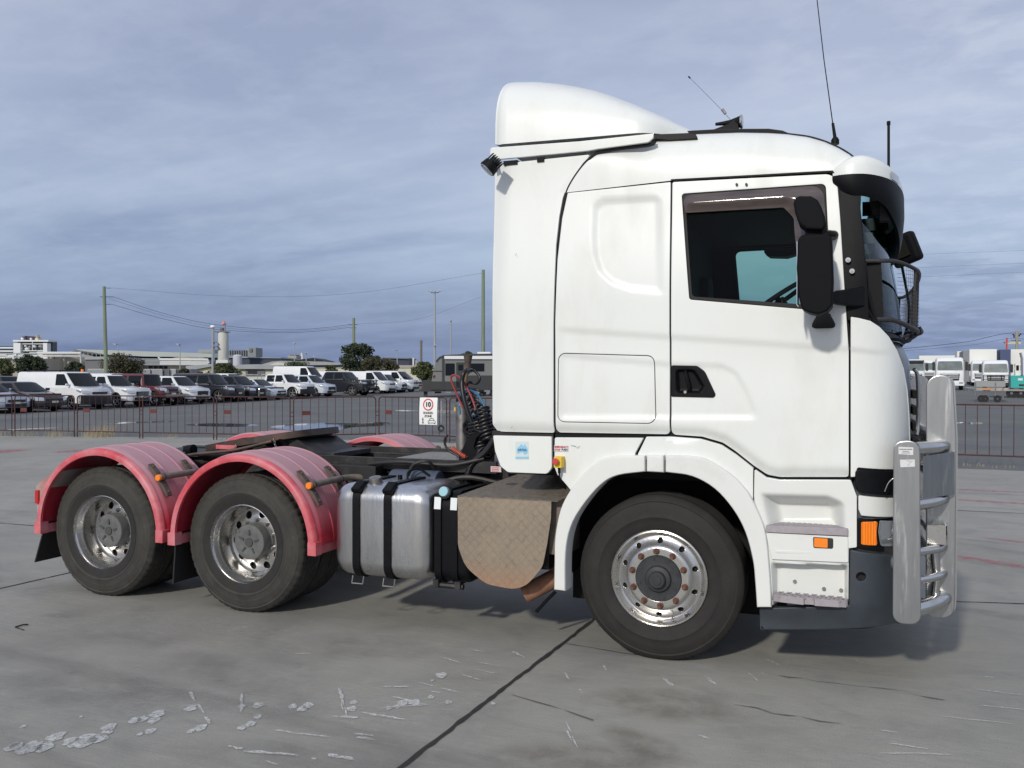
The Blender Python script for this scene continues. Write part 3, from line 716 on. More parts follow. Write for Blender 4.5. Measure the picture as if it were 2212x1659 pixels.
def gcab(X, Z):
    X = np.asarray(X, float); Z = np.asarray(Z, float)
    return -1.25+.045*sst(2.2, 3.1, Z)+corner(X)+relief(X, Z)
def gplain(X, Z):
    X = np.asarray(X, float); return -1.25+.045*sst(2.2, 3.1, Z)+corner(X)
def both(name, outl, m_, **kw):
    a = panel(name, outl, m_, T, **kw); return a
# sleeper side with locker hatch
SLEEP = px([(1200, 935, 10), (1199, 700), (1203, 560), (1211, 470), (1222, 414, 3), (1446, 390, 2), (1446, 939, 10)])
HATCH = px([(1205.5, 762, 16), (1413, 768, 16), (1417, 916, 18), (1204, 912, 16)])
WHOLE = px([(1470, 416, 6), (1783, 394, 10), (1797, 673, 8), (1489, 647, 6)])
sl_ = panel('sleeper_side', SLEEP and fillet(SLEEP), M_WHITE, T, g=gcab, holes=[fillet(HATCH)], t=.028, r=.0045, step=.018, est=.02, label='white sleeper side with a blanked window recess')
hq = offs([p for p in (lambda f: f if area(f) > 0 else f[::-1])(fillet(HATCH))], .0045)
panel('locker_hatch', hq, M_WHITE, sl_, g=gcab, t=.028, r=.003, step=.018, est=.02)
DOORP = fillet(px([(1449.5, 390, 4), (1790, 372.5, 24), (1808, 384, 12), (1815, 470), (1823, 600), (1833.5, 760), (1833.5, 1032, 6), (1685, 1032, 30), (1657, 1027, 30), (1627, 1007), (1588, 976, 30), (1560, 957, 30), (1515, 944, 30), (1449.5, 939.5, 10)]))
HNDH = fillet(px([(1452, 791, 3), (1504, 792, 14), (1520, 803, 22), (1543, 852, 5), (1539, 857, 4), (1452, 855, 2)]))
dr = panel('door', DOORP, M_WHITE, T, g=gcab, holes=[fillet(WHOLE), HNDH], t=.028, r=.0045, step=.018, est=.02)
FR_IN = fillet(px([(1478, 428, 14), (1774, 405, 14), (1787, 661, 10), (1495, 640, 8)]))
FR_OUT = fillet(px([(1471, 417, 6), (1782, 395, 10), (1796, 672, 8), (1490, 646, 6)]))
gf = lambda X, Z: gplain(X, Z)+.006
panel('window_seal', FR_OUT, M_SEAL_GAP, dr, g=gf, holes=[FR_IN], t=.02, r=.004, step=.08)
gg = lambda X, Z: gplain(X, Z)+.016
panel('side_window', offs(FR_IN if area(FR_IN) > 0 else FR_IN[::-1], -.004), GLASS, dr, g=gg, t=.002, r=0, step=.2)
# smoked rain guard
M_SMOKE = mat('smoked_acrylic', (.075, .055, .05), .12, coat=1., var=.35, vscale=5, stretch=(1, 1, 6))
RG = fillet(px([(1471, 420, 16), (1778, 398, 26), (1795, 618, 4), (1727, 604, 8), (1716, 500), (1714, 470, 18), (1692, 447, 6), (1480, 459, 3)]))
def grg(X, Z): return gplain(X, Z)-.012-.034*sst(0, .07, pdist(RG, np.asarray(X, float), np.asarray(Z, float)))
panel('rain_guard', RG, M_SMOKE, dr, g=grg, t=.01, r=.003, step=.012, est=.015, ang=60)
# door handle
HND = fillet(px([(1450, 789, 3), (1505, 790, 14), (1522, 802, 22), (1546, 853, 5), (1541, 859, 4), (1450, 857, 2)]))
hin = px([(1458, 797, 8), (1500, 797, 14), (1522, 835, 8), (1512, 850, 6), (1460, 850, 6)]); hin = fillet(hin)
def ghn(X, Z): return gplain(X, Z)+.004+.03*sst(0, .02, sdf(hin, np.asarray(X, float), np.asarray(Z, float)))
hd = panel('door_handle', HND, M_BLACK, dr, g=ghn, t=.02, r=.004, step=.008, est=.012)
hb = MB(); p0, p1 = XZ(1478, 796), XZ(1488, 852)
hb.tube([(p0[0], -1.215, p0[1]), (p0[0]+.012, -1.248, p0[1]-.04), (p1[0], -1.248, p1[1]+.05), (p1[0], -1.215, p1[1])], .011, 8); hb.obj('pull_bar', M_BLACK, hd)
lk = XZ(1480, 847); lb = MB(); lb.cyl((lk[0], -1.252, lk[1]), (lk[0], -1.22, lk[1]), .009, seg=14); lb.obj('lock', M_STEEL, hd)
for x in (1590, 1611):
    a = XZ(x, 396); lb = MB(); lb.cyl((a[0], -1.225, a[1]), (a[0], -1.195, a[1]), .0075, seg=12); lb.obj('screw_cap', M_DARKP, dr)
# far side skins (mirror images, seen through the windows and slits)
panel('sleeper_side', fillet(SLEEP), M_WHITE, T, g=gplain, t=.028, r=.007, step=.12, side=1)
drf = panel('door', DOORP, M_WHITE, T, g=gplain, holes=[fillet(WHOLE)], t=.028, r=.007, step=.12, side=1)
panel('window_seal', FR_OUT, M_SEAL_GAP, drf, g=gf, holes=[FR_IN], t=.02, r=.004, step=.1, side=1)
panel('side_window', offs(FR_IN if area(FR_IN) > 0 else FR_IN[::-1], -.004), GLASS2, drf, g=gg, t=.002, r=0, step=.2, side=1)
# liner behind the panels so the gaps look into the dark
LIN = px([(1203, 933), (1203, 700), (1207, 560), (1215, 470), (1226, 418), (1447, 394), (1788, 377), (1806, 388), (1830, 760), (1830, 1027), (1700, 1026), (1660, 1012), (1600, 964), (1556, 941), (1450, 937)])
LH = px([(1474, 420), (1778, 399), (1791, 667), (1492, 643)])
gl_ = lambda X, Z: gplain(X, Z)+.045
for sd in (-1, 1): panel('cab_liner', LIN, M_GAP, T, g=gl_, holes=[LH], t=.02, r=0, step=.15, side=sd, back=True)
# cab floor, rear wall, dash, ceiling, bunk curtain
mb = MB(); xr = XZ(1203, 800)[0]
mb.b2(xr, xr+.03, -1.19, 1.19, 1.42, 2.9); mb.b2(xr+.03, 1.06, -1.19, 1.19, 1.22, 1.26); mb.b2(xr+.03, 1.0, -1.15, 1.15, 2.86, 2.9); mb.b2(.86, 1.16, -1.16, 1.16, 1.28, 2.02); mb.b2(-.06, -.02, -1.14, 1.14, 1.3, 2.86)
mb.obj('cab_interior', M_INT, T)
for yy in (-.6, .62):
    mb = MB(); mb.box((.22, yy, 1.62), (.5, .5, .16)); mb.box((.04, yy, 2.0), (.14, .5, .7), Matrix.Rotation(-.12, 3, 'Y')); mb.box((.0, yy, 2.44), (.1, .28, .2)); mb.obj('seat', mat('seat_cloth', (.02, .02, .022), .9), T, bevel=.04)
mb = MB(); c = Vector((.66, -.62, 2.25)); ax = Vector((-.55, 0, .83)).normalized(); a = Vector((0, 1, 0)); b2_ = ax.cross(a)
mb.tube([tuple(c+a*.22*math.cos(t)+b2_*.22*math.sin(t)) for t in np.linspace(0, 2*PI, 33)], .016, 8, smooth=False); mb.cyl(tuple(c), tuple(c-ax*.35), .035, seg=10); mb.tube([tuple(c-a*.2), tuple(c), tuple(c+a*.2)], .018, 6); mb.obj('steering_wheel', M_BLACK, T)
# ---- roof
top = [(1219, 414), (1231, 393), (1255, 358), (1282, 333), (1291, 328), (1335, 319.5), (1399, 311), (1410, 305), (1420, 299.5), (1458, 292), (1530, 289), (1600, 286.5), (1660, 287.5), (1700, 290), (1745, 296), (1780, 306), (1810, 319), (1835, 334), (1856, 352)]
low = [(1221, 413), (1447, 387), (1790, 369), (1803, 371), (1811, 382), (1856, 384)]
tp = [XZ(x, y, -1.12) for x, y in top]; lp = [XZ(x, y) for x, y in low]
Xs = np.unique(np.r_[np.linspace(tp[0][0], tp[0][0]+.2, 14), np.linspace(tp[0][0]+.2, tp[-1][0], 60)])
def PP(p):
    d = np.asarray(p, float)-CAM; z = d@_F; return 1106+FPX*(d@_R)/z, 829.5-FPX*(d@_U)/z
def fit_top(fn, curve, lo, hi, it=16):
    """height at which the section's silhouette meets the traced skyline"""
    cx_, cy_ = [c[0] for c in curve], [c[1] for c in curve]
    for _ in range(it):
        h = (lo+hi)/2; over = max(np.interp(a, cx_, cy_)-b for a, b in map(PP, fn(h)))
        if over > 0: hi = h
        else: lo = h
    return h
def roofsec(X, zt):
    zl = min(zt-.002, np.interp(X, [p[0] for p in lp], [p[1] for p in lp]))
    f = float(sst(-.45, .1, np.array(X))); H = zt-zl
    yl = float(gplain(np.array([X]), np.array([zl]))[0])
    rr = min(.26, H*.95)*(.25+.75*f); q = []
    for k in range(5): z = zl+(H-rr)*k/4*.999; q.append((yl+.045*f*((z-zl)/max(H, .01))**2, z))
    y0 = q[-1][0]; z0 = q[-1][1]
    for k in range(1, 9): a_ = PI/2*k/8; q.append((y0+rr*.9*(1-math.cos(a_)), z0+rr*math.sin(a_)))
    for k in range(1, 9): y_ = q[12][0]*(1-k/8); q.append((y_, zt+.03*(1-(y_/1.2)**2)*f))
    return [(X, y_, z_) for y_, z_ in q+[(-y_, z_) for y_, z_ in q[-2::-1]]]
secs = []
for X in Xs:
    zt = np.interp(X, [p[0] for p in tp], [p[1] for p in tp])
    if X > tp[3][0]: zt = fit_top(lambda h: roofsec(X, h), top, zt-.06, zt+.15)
    secs.append(roofsec(X, zt))
mb = MB(); mb.loft(secs, closed=False); rf = mb.obj('roof', M_WHITE, T, ang=50)
# front closing of the roof down to the windscreen header
mb = MB(); hs = secs[-1]; mb.loft([hs, [(p[0]-.02, p[1]*.97, min(p[2], 2.86)) for p in hs]], closed=False); mb.obj('roof_header', M_BLACK, T)
mb = MB(); mb.tube([(p[0], -1.0, p[1]+.008) for p in [XZ(x, y, -1.03) for x, y in top[13:]]], .008, 6); mb.obj('roof_seal', M_SEAL_GAP, rf)
# seam strip between roof and door (dark gasket)
mb = MB(); mb.tube([(p[0], -1.243+.03, p[1]) for p in [XZ(x, y, -1.22) for x, y in ((1449, 388.5), (1600, 380.5), (1780, 370.5), (1797, 371), (1806, 377), (1811, 392), (1818, 470), (1825, 600), (1836, 750))]], .0055, 6); mb.obj('door_gasket', M_SEAL_GAP, T)
mb = MB(); mb.tube([(*[q for q in XZ(x, y)][:1], -1.20, XZ(x, y)[1]) for x, y in ((1198, 936), (1198, 800), (1199, 700), (1200.5, 560), (1207, 470), (1215, 425), (1227, 394), (1252, 357), (1278, 331), (1290, 324.5), (1335, 316.5), (1399, 308.5), (1412, 300))], .012, 8); mb.obj('roof_seam_seal', M_SEAL_GAP, T)
mb = MB(); mb.prism(px([(1188, 936), (1188, 700), (1192, 560), (1204, 470), (1216, 470), (1208, 560), (1208, 700), (1208, 936)]), -1.19, -1.17); mb.obj('seam_backing', M_GAP, T)
# dark roof tray, hatch, horn
mb = MB(); q = [XZ(x, y, -.95) for x, y in ((1412, 300), (1412, 286), (1495, 281), (1560, 277.5), (1660, 277), (1690, 281), (1712, 290), (1700, 296))]
mb.prism(q, -.95, .95); mb.obj('roof_hatch', M_BLACK, T, bevel=.01)
hn = thing if False else None
c = S(1600, 263, -.35); mb = MB()
mb.lathe([(.004, -.17), (.010, -.17), (.014, -.12), (.020, -.07), (.032, -.03), (.042, 0), (.038, 0), (.02, -.03), (.002, -.06)], tuple(c), 28, 'X'); ho = mb.obj('air_horn', M_BLACK, T)
mb = MB(); mb.lathe([(.034, .0), (.046, -.002), (.048, .006), (.042, .014), (.001, .016)], tuple(c), 28, 'X'); mb.obj('chrome_ring', M_ALUW, ho)
mb = MB(); mb.prism([(c[0]-.24, c[2]-.06), (c[0]-.01, c[2]-.06), (c[0]-.02, c[2]+.025), (c[0]-.08, c[2]-.015)], c[1]-.03, c[1]+.03); mb.obj('horn_bracket', M_BLACK, ho)
# ---- roof deflector dome
silt = [(1060, 300), (1062, 262), (1066, 215), (1073, 203), (1082, 188), (1094, 180), (1110, 177.5), (1160, 177), (1205, 181), (1250, 188), (1290, 197), (1330, 210), (1370, 225), (1400, 238), (1430, 251), (1460, 266), (1480, 275), (1497, 283)]
sil = [XZ(x, y, -.95) for x, y in silt]
bot = [XZ(x, y, -1.2) for x, y in ((1061, 306), (1075, 311), (1090, 310), (1250, 297), (1411, 283), (1460, 277), (1480, 278), (1497, 283))]
x0 = XZ(1066, 260, -1.2)[0]; Xd = np.r_[x0-.012, x0, x0+.01, x0+.03, np.linspace(x0+.06, sil[-1][0]-.02, 44), sil[-1][0]+.02]
secs = []
for i, X in enumerate(Xd):
    zt = np.interp(X+.0, [p[0] for p in sil], [p[1] for p in sil]) if X > sil[5][0] else np.interp(X, [x0-.012, x0, x0+.01, x0+.03, x0+.07, sil[5][0]], [3.44, 3.5, 3.58, 3.66, 3.71, sil[5][1]])
    zb = np.interp(X, [p[0] for p in bot], [p[1] for p in bot]); H = max(.012, zt-zb)
    wd = 1.19-.30*float(sst(-.2, .25, np.array(X)))**1.5-.05*float(sst(x0+.05, x0-.01, np.array(X)))
    def dsec(zt):
        H = max(.012, zt-zb); q = []; n = 28
        for k in range(n+1):
            a_ = PI*k/n; cs, sn = math.cos(a_), math.sin(a_)
            q.append((X, -wd*abs(cs)**(2/3.8)*(1 if cs >= 0 else -1), zb+H*abs(sn)**(2/3.2)))
        return q
    if X > sil[5][0]-.05: zt = fit_top(dsec, silt, zb+.01, zt+.5)
    else: zt = zt+.06
    secs.append(dsec(zt))
mb = MB(); mb.loft(secs, closed=False); de = mb.obj('roof_deflector', M_WHITE, T, ang=60)
mb = MB(); mb.add([p for p in secs[0]], [tuple(range(len(secs[0])))]); mb.obj('rear_lip', M_WHITE, de)
DB = fillet(px([(1056.5, 345, 1), (1056.5, 317, 6), (1080, 316), (1250, 303.5), (1411, 286.5, 3), (1410, 297, 6), (1399, 306, 10), (1290, 320.5), (1269, 324.5)]))
for sd in (-1, 1): panel('deflector_base', DB, M_WHITE, T, y=-1.235, t=.014, r=.006, step=.2, side=sd, back=True)
GAPS = px([(1073, 315.5), (1070, 309), (1250, 294), (1411, 281), (1480, 278), (1497, 281), (1500, 289), (1440, 293), (1411, 290), (1250, 305)])
for yy in (-1.15, 1.10):
    mb = MB(); mb.prism([(a, b) for a, b in GAPS], yy, yy+.05); mb.obj('deflector_gap_shade', M_SEAL_GAP, T)  # dark solid stands in for the shadow gap under the deflector
# ---- rear side fairing with see-through slit above
SF = fillet(px([(1057, 350, 3), (1080, 349.5), (1160, 341), (1275, 329, 4), (1249, 355), (1224, 393), (1212, 425), (1205, 466), (1199.5, 528), (1195.5, 700), (1195.5, 936, 6), (1068, 933, 12), (1058, 918, 10)]))
def gsf(X, Z): return np.asarray(-1.25+.045*sst(2.2, 3.1, np.asarray(Z, float))+.05*sst(-.98, -1.12, np.asarray(X, float))+.03*sst(1.46, 1.38, np.asarray(Z, float)))
panel('side_fairing', SF, M_WHITE, T, g=gsf, t=.014, r=.007, step=.03, est=.03, back=True)
panel('side_fairing', SF, M_WHITE, T, g=gsf, t=.014, r=.007, step=.15, side=1, back=True)
for (xa, xb, ya, yb) in ((1083, 1113, 346, 351), (1156, 1171, 340, 344)):
    a, b = XZ(xa, yb), XZ(xb, ya); mb = MB(); mb.b2(a[0], b[0], -1.215, -1.15, a[1]-.01, b[1]+.01); mb.obj('fairing_bracket', M_BLACK, T)
LF = fillet(px([(1062.5, 941, 3), (1190, 943.5, 4), (1190.5, 1012, 12), (1180, 1024.5, 12), (1095, 1021, 14), (1079, 1008, 14), (1067, 975)]))
lf = panel('lower_fairing', LF, M_WHITE, T, y=-1.235, t=.03, r=.007, step=.12, back=True)
a, b = S(1064, 930, -1.2), S(1196, 948, -1.2); mb = MB(); mb.b2(a[0], b[0], -1.205, -1.17, b[2], a[2]); mb.obj('fairing_gap_strip', M_SEAL_GAP, T)  # dark strip behind the gap below the side fairing
# stickers on the lower fairing: pale card with a light blue map of Australia
M_STW = mat('sticker_white', (.62, .68, .68), .5); M_BLUE = mat('sticker_blue', (.25, .55, .74), .5)
st = panel('sticker', px([(1113, 954), (1141, 954), (1141.5, 992), (1113.5, 992)], -1.237), M_STW, lf, y=-1.237, t=.001, r=0, step=1)
AU = [(1116, 974), (1117, 967), (1121, 965), (1124, 961), (1127, 959), (1129, 962), (1132, 963), (1134, 958.5), (1136, 964), (1139, 968), (1140.5, 973), (1139, 978), (1136, 982), (1132, 981), (1129, 976), (1124, 977), (1119, 980), (1116.5, 978)]
panel('map_print', px(AU, -1.2385), M_BLUE, st, y=-1.2385, t=.001, r=0, step=1)
panel('map_print', px([(1113.5, 986.5), (1141.5, 986.5), (1141.5, 990.5), (1113.5, 990.5)], -1.2385), M_BLUE, st, y=-1.2385, t=.0005, r=0, step=1)
a = S(1128, 972, -1.241); text_mesh('print', 'ARTSA', .020, mat('ink_blue', (.05, .12, .3), .6), st, a, (1, 0, 0), UZ, bold=.0003)
st2 = panel('sticker', px([(1197, 962), (1227, 962), (1227, 975), (1197, 975)], -1.2555), mat('sticker_clean', (.7, .7, .72), .5), T, y=-1.2555, t=.001, r=0, step=1, label='emergency stop sticker')
text_mesh('lettering', 'EMERGENCY', .0155, M_RED, st2, S(1212, 965.7, -1.2575), (1, 0, 0), UZ, bold=.0004)
text_mesh('lettering', 'STOP', .0165, M_RED, st2, S(1204, 971.6, -1.2575), (1, 0, 0), UZ, bold=.0004)
text_mesh('lettering', 'PUSH', .0165, mat('ink_navy', (.02, .03, .15), .5), st2, S(1219.5, 971.6, -1.2575), (1, 0, 0), UZ, bold=.0004)
st3 = panel('sticker', px([(1060, 1007), (1082, 1008), (1083, 1020), (1060, 1019)], -1.1), mat('sticker_pink', (.6, .5, .5), .5), T, y=-1.1, t=.001, r=0, step=1)
for yy in (1010.5, 1014, 1017.3):
    panel('lettering', px([(1062, yy-.7), (1077, yy-.5), (1077, yy+.8), (1062, yy+.6)], -1.1015), M_RED, st3, y=-1.1015, t=.0005, r=0, step=1)
# ---- wing panels around the front wheel
WR = fillet(px([(1198, 945, 4), (1390, 946, 2), (1372, 979, 2), (1371, 992), (1338, 998), (1298, 1008), (1264, 1038), (1240, 1068), (1222, 1046), (1204, 1026, 10), (1197, 1008, 8)]))
panel('wing_rear', WR, M_WHITE, T, y=-1.25, t=.03, r=.006, step=.15)
WF = fillet(px([(1396, 943.5, 3), (1446, 943.5), (1513, 948, 30), (1558, 961, 30), (1590, 982, 20), (1627, 1011), (1627, 1078), (1600, 1062), (1573, 1034), (1528, 1006), (1479, 996), (1376, 992), (1378, 980, 2)]))
def gwf(X, Z): return np.asarray(-1.25+.02*sst(.012, 0, pdist([XZ(1446, 945), XZ(1532, 947), XZ(1603, 975), XZ(1627, 997)], np.asarray(X, float), np.asarray(Z, float), False)))
panel('wing_front', WF, M_WHITE, T, g=gwf, t=.03, r=.006, step=.03)
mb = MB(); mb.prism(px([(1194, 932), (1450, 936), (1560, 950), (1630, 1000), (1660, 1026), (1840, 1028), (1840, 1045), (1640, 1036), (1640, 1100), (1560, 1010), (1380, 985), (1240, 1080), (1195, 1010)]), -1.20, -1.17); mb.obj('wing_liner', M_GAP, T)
FO = [(1197, 1274), (1198, 1215), (1199.5, 1160), (1211, 1101), (1232, 1059), (1260, 1024), (1293, 995), (1312, 988), (1335, 984.5), (1394, 984)]
FI = [(1394, 1019), (1335, 1027), (1299, 1047), (1260, 1092), (1234, 1138), (1223, 1194), (1222, 1277)]
GFL = lambda X, Z: np.full(np.shape(X), -1.288)
def flare(P, nm='wheel_flare'):
    q = px([(a, b) for a, b in P], -1.28); return panel(nm, q, M_WPLAS, T, g=lambda X, Z: np.asarray(-1.29+.0*np.asarray(X)), t=.14, r=.016, step=.2, est=.03, ang=35)
def smoothed(P, n=4): return [(v.x, v.y) for v in catmull([(a, b, 0) for a, b in P], n)]
flare(smoothed(FO)+smoothed(FI))
flare([(1397, 983), (1434.5, 983), (1434.5, 1021), (1397, 1019)], 'flare_clip')
FO2 = [(1437.5, 983.5), (1479, 984), (1505, 986.5), (1528, 993), (1577, 1023), (1605, 1050), (1623, 1075), (1649, 1131), (1657, 1170), (1661, 1209), (1665, 1260), (1667, 1312)]
FI2 = [(1635, 1312), (1631, 1255), (1626, 1209), (1610, 1150), (1584, 1101), (1544, 1056), (1495, 1029), (1437.5, 1020)]
flare(smoothed(FO2)+smoothed(FI2))
# arch liner
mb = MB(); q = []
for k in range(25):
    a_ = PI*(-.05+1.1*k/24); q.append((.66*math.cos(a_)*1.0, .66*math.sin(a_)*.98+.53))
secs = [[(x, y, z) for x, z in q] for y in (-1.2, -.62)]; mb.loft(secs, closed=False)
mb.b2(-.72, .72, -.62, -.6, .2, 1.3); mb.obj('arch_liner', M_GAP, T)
# ---- entry steps
SP = fillet(px([(1630, 1013, 2), (1656, 1031), (1684, 1036, 20), (1838, 1036.5, 4), (1851, 1072), (1851, 1182, 3), (1834, 1184), (1833, 1302), (1668, 1308), (1666, 1260), (1662, 1209), (1650, 1131), (1630, 1084), (1629, 1070)]))
R1 = fillet(px([(1641, 1064, 6), (1790, 1068, 30), (1826, 1084, 14), (1830, 1160), (1658, 1160), (1656, 1128)]))
R2 = fillet(px([(1668, 1216, 2), (1833, 1219, 2), (1834, 1320), (1668, 1320)]))
def gsp(X, Z):
    X = np.asarray(X, float); Z = np.asarray(Z, float)
    return -1.262+.13*sst(0, .085, sdf(R1, X, Z))+.085*sst(0, .022, sdf(R2, X, Z))+corner(X)*.8
sp = panel('step_housing', SP, M_WPLAS, T, g=gsp, t=.03, r=.006, step=.011, est=.015, ang=50)
FA = fillet(px([(1655, 1149, 3), (1832, 1158, 3), (1833, 1214, 3), (1668, 1207, 2), (1660, 1175)]))
gfa = lambda X, Z: -1.275+corner(X)*.5
panel('step_fascia', FA, M_WPLAS, sp, g=gfa, t=.12, r=.006, step=.05, est=.03)
a, b = S(1676, 1189, -1.275), S(1831, 1194, -1.275); mb = MB(); mb.add([(a[0], -1.279, a[2]), (b[0], -1.272, b[2]), (b[0], -1.272, b[2]-.012), (a[0], -1.279, a[2]-.012), (a[0], -1.26, a[2]), (b[0], -1.25, b[2]), (b[0], -1.25, b[2]-.012), (a[0], -1.26, a[2]-.012)], [(0, 1, 2, 3), (7, 6, 5, 4), (0, 4, 5, 1), (1, 5, 6, 2), (2, 6, 7, 3), (3, 7, 4, 0)]); mb.obj('fascia_rib', M_WPLAS, sp)
M_STEP = mat('step_grip', (.34, .31, .33), .6, var=.1, vscale=30)
def tread(P, y0, y1, nm='step_tread'):
    q = px(P, -1.27); mb = MB(); mb.prism(q, y0, y1); o = mb.obj(nm, M_STEP, sp, bevel=.004); return o
tr1 = tread([(1655, 1134), (1832, 1141), (1832, 1157), (1655, 1149)], -1.285, -1.10)
q0, q1 = XZ(1660, 1134), XZ(1828, 1141)
mb = MB()
for i in range(14):
    for j in range(3):
        x = q0[0]+(q1[0]-q0[0])*(i+.5)/14; z = q0[1]+(q1[1]-q0[1])*(i+.5)/14; mb.box((x, -1.255+j*.05, z+.001), (.02, .012, .008), Matrix.Rotation(.6 if (i+j) % 2 else -.6, 3, 'Z'))
mb.obj('grip_studs', M_STEP, tr1)
a, b = XZ(1667, 1284, -1.29), XZ(1832, 1297, -1.29)
def tr2():
    x0, x1 = a[0], b[0]; zt = a[1]; ol = fillet([(x0, -1.13, 0), (x0, -1.27, .04), (x0+.05, -1.30, .02), ((x0+x1)/2-.03, -1.315, 0), ((x0+x1)/2-.025, -1.295, 0), ((x0+x1)/2+.025, -1.295, 0), ((x0+x1)/2+.03, -1.315, 0), (x1-.05, -1.30, .02), (x1, -1.27, .04), (x1, -1.13, 0)])
    rim = MB(); n = len(ol); inn = offs(ol if area(ol) > 0 else ol[::-1], .008); ol2 = ol if area(ol) > 0 else ol[::-1]
    z0, z1 = zt-.038, zt
    rim.loft([[(p[0], p[1], z) for p in ol2] for z in (z0, z1)]+[[(p[0], p[1], z) for p in inn] for z in (z1, z0)], cap=False)
    # lattice
    W = x1-x0
    for i in range(-2, 12):
        for s_ in (-1, 1):
            xa = x0+W*i/9; pts_ = []
            for t_ in np.linspace(0, 1, 7):
                xx = xa+s_*t_*.14; yy = -1.30+t_*.17
                if x0+.004 < xx < x1-.004: pts_.append((xx, yy, zt-.006))
            if len(pts_) > 1: rim.tube([pts_[0], pts_[-1]], .0045, 4, smooth=False)
    rim.b2(x0+.01, x1-.01, -1.29, -1.14, z0, z0+.004)
    rim.obj('step_tread', M_STEP, sp, ang=30)
tr2()
ml = panel('side_marker', fillet(px([(1756, 1160, 3), (1800, 1163, 3), (1800, 1186, 4), (1757, 1184, 3)], -1.28)), M_DARKP, sp, y=-1.278, t=.02, r=.003, step=1)
panel('marker_lens', fillet(px([(1758.5, 1162, 2), (1788, 1164, 1), (1788, 1184, 2), (1758.5, 1182, 2)], -1.285)), M_AMBER, ml, y=-1.284, t=.01, r=.003, step=1)
for (x, y) in ((1717, 1256), (1780, 1272), (1817, 1275)):
    c = XZ(x, y, -1.18); mb = MB(); mb.cyl((c[0], -1.186, c[1]), (c[0], -1.16, c[1]), .011, seg=14); mb.obj('bolt', M_STEEL, sp)
# ---- front corner: white panel, black flap, brow, headlamp, bumper
def strip_outline(xl, zs_top, zs_bot, xe): pass
CP = pxs([(1837.5, 684, 2), (1856, 687), (1880, 693), (1900, 706), (1920, 727), (1938, 757), (1952, 795), (1960, 840), (1964, 890), (1966, 950), (1966, 1008, 3), (1852, 1010, 4), (1847, 1030), (1837.5, 1031, 2)], gplain, 12)
def gcp(X, Z): return gcab(X, np.maximum(np.asarray(Z, float), 1.51))
panel('corner_panel', fillet([(min(p[0], XC+A_*.975), *p[1:]) for p in CP]), M_WHITE, T, g=gcp, t=.03, r=.0045, step=.014, est=.014, ang=60)
gfl = lambda X, Z: gplain(X, Z)-.004
FLP = pxs([(1847, 1013, 8), (1962, 1013, 2), (1962, 1066, 2), (1858, 1065, 12), (1847, 1052, 10)], gfl, 12)
panel('black_flap', fillet([(min(p[0], XC+A_*.96), *p[1:]) for p in FLP]), M_BLACK, T, g=gfl, t=.03, r=.008, step=.02, ang=60)
def gbr(X, Z): return gplain(X, Z)+.006+.018*sst(XZ(1900, 1098)[1]+.01, XZ(1900, 1098)[1]-.01, np.asarray(Z, float))*0
BR = pxs([(1854, 1070, 3), (1964, 1070, 2), (1964, 1112, 2), (1925, 1117), (1860, 1114, 3), (1854, 1100)], gbr, 12)
panel('headlamp_brow', fillet([(min(p[0], XC+A_*.96), *p[1:]) for p in BR]), M_WPLAS, T, g=gbr, t=.03, r=.006, step=.02, ang=60)
ghl = lambda X, Z: gplain(X, Z)+.018
HL = pxs([(1852, 1119, 4), (1964, 1119, 2), (1964, 1184, 2), (1852, 1184, 4)], ghl, 12)
hl = panel('headlamp', fillet([(min(p[0], XC+A_*.96), *p[1:]) for p in HL]), M_BLACK, T, g=ghl, t=.05, r=.006, step=.02, ang=60)
gal = lambda X, Z: gplain(X, Z)+.004+.008*np.abs(np.sin((np.asarray(X)-1.15)*220))
panel('indicator_lens', fillet(pxs([(1860, 1127, 4), (1896, 1126, 3), (1893, 1150), (1895, 1178, 4), (1860, 1176, 4)], ghl, 12)), M_AMBER, hl, g=gal, t=.02, r=.003, step=.004, est=.006, ang=70)
M_LENS = mat('clear_lens', (.35, .38, .40), .08, metal=.6, coat=1.)
gcl = lambda X, Z: gplain(X, Z)+.002
panel('clear_lens', fillet([(min(p[0], XC+A_*.93), *p[1:]) for p in pxs([(1900, 1124, 3), (1950, 1124, 2), (1950, 1178, 2), (1902, 1180, 6), (1897, 1150)], gcl, 12)]), M_LENS, hl, g=gcl, t=.02, r=.004, step=.015, ang=70)
mb = MB(); c = S(1918, 1150, -1.12); mb.ball(tuple(c), .05, 20, 12, (.7, .5, 1)); mb.obj('reflector', M_ALUW, hl)
def gbu(X, Z):
    X = np.asarray(X, float); Z = np.asarray(Z, float)
    return gplain(X, Z)-.012+.045*sst(.50, .30, Z)+.0*X
BU = pxs([(1640, 1314, 3), (1834, 1308, 3), (1835.5, 1187, 3), (1966, 1186, 2), (1966, 1338, 10), (1930, 1347, 8), (1880, 1355), (1760, 1361), (1641, 1361, 3)], gbu, 12)
bh = circle(*pxs([(1860, 1246)], gbu, 10)[0][:2], .026, 20)
panel('bumper', fillet([(min(p[0], XC+A_*.97), *p[1:]) for p in BU]), M_GREYP, T, g=gbu, holes=[bh], t=.05, r=.01, step=.03, est=.03, ang=60, hr=.004)
c = pxs([(1860, 1246)], gbu, 10)[0]; mb = MB(); mb.cyl((c[0], -1.19, c[1]), (c[0], -1.17, c[1]), .03); mb.obj('hole_backing', M_GAP, T)
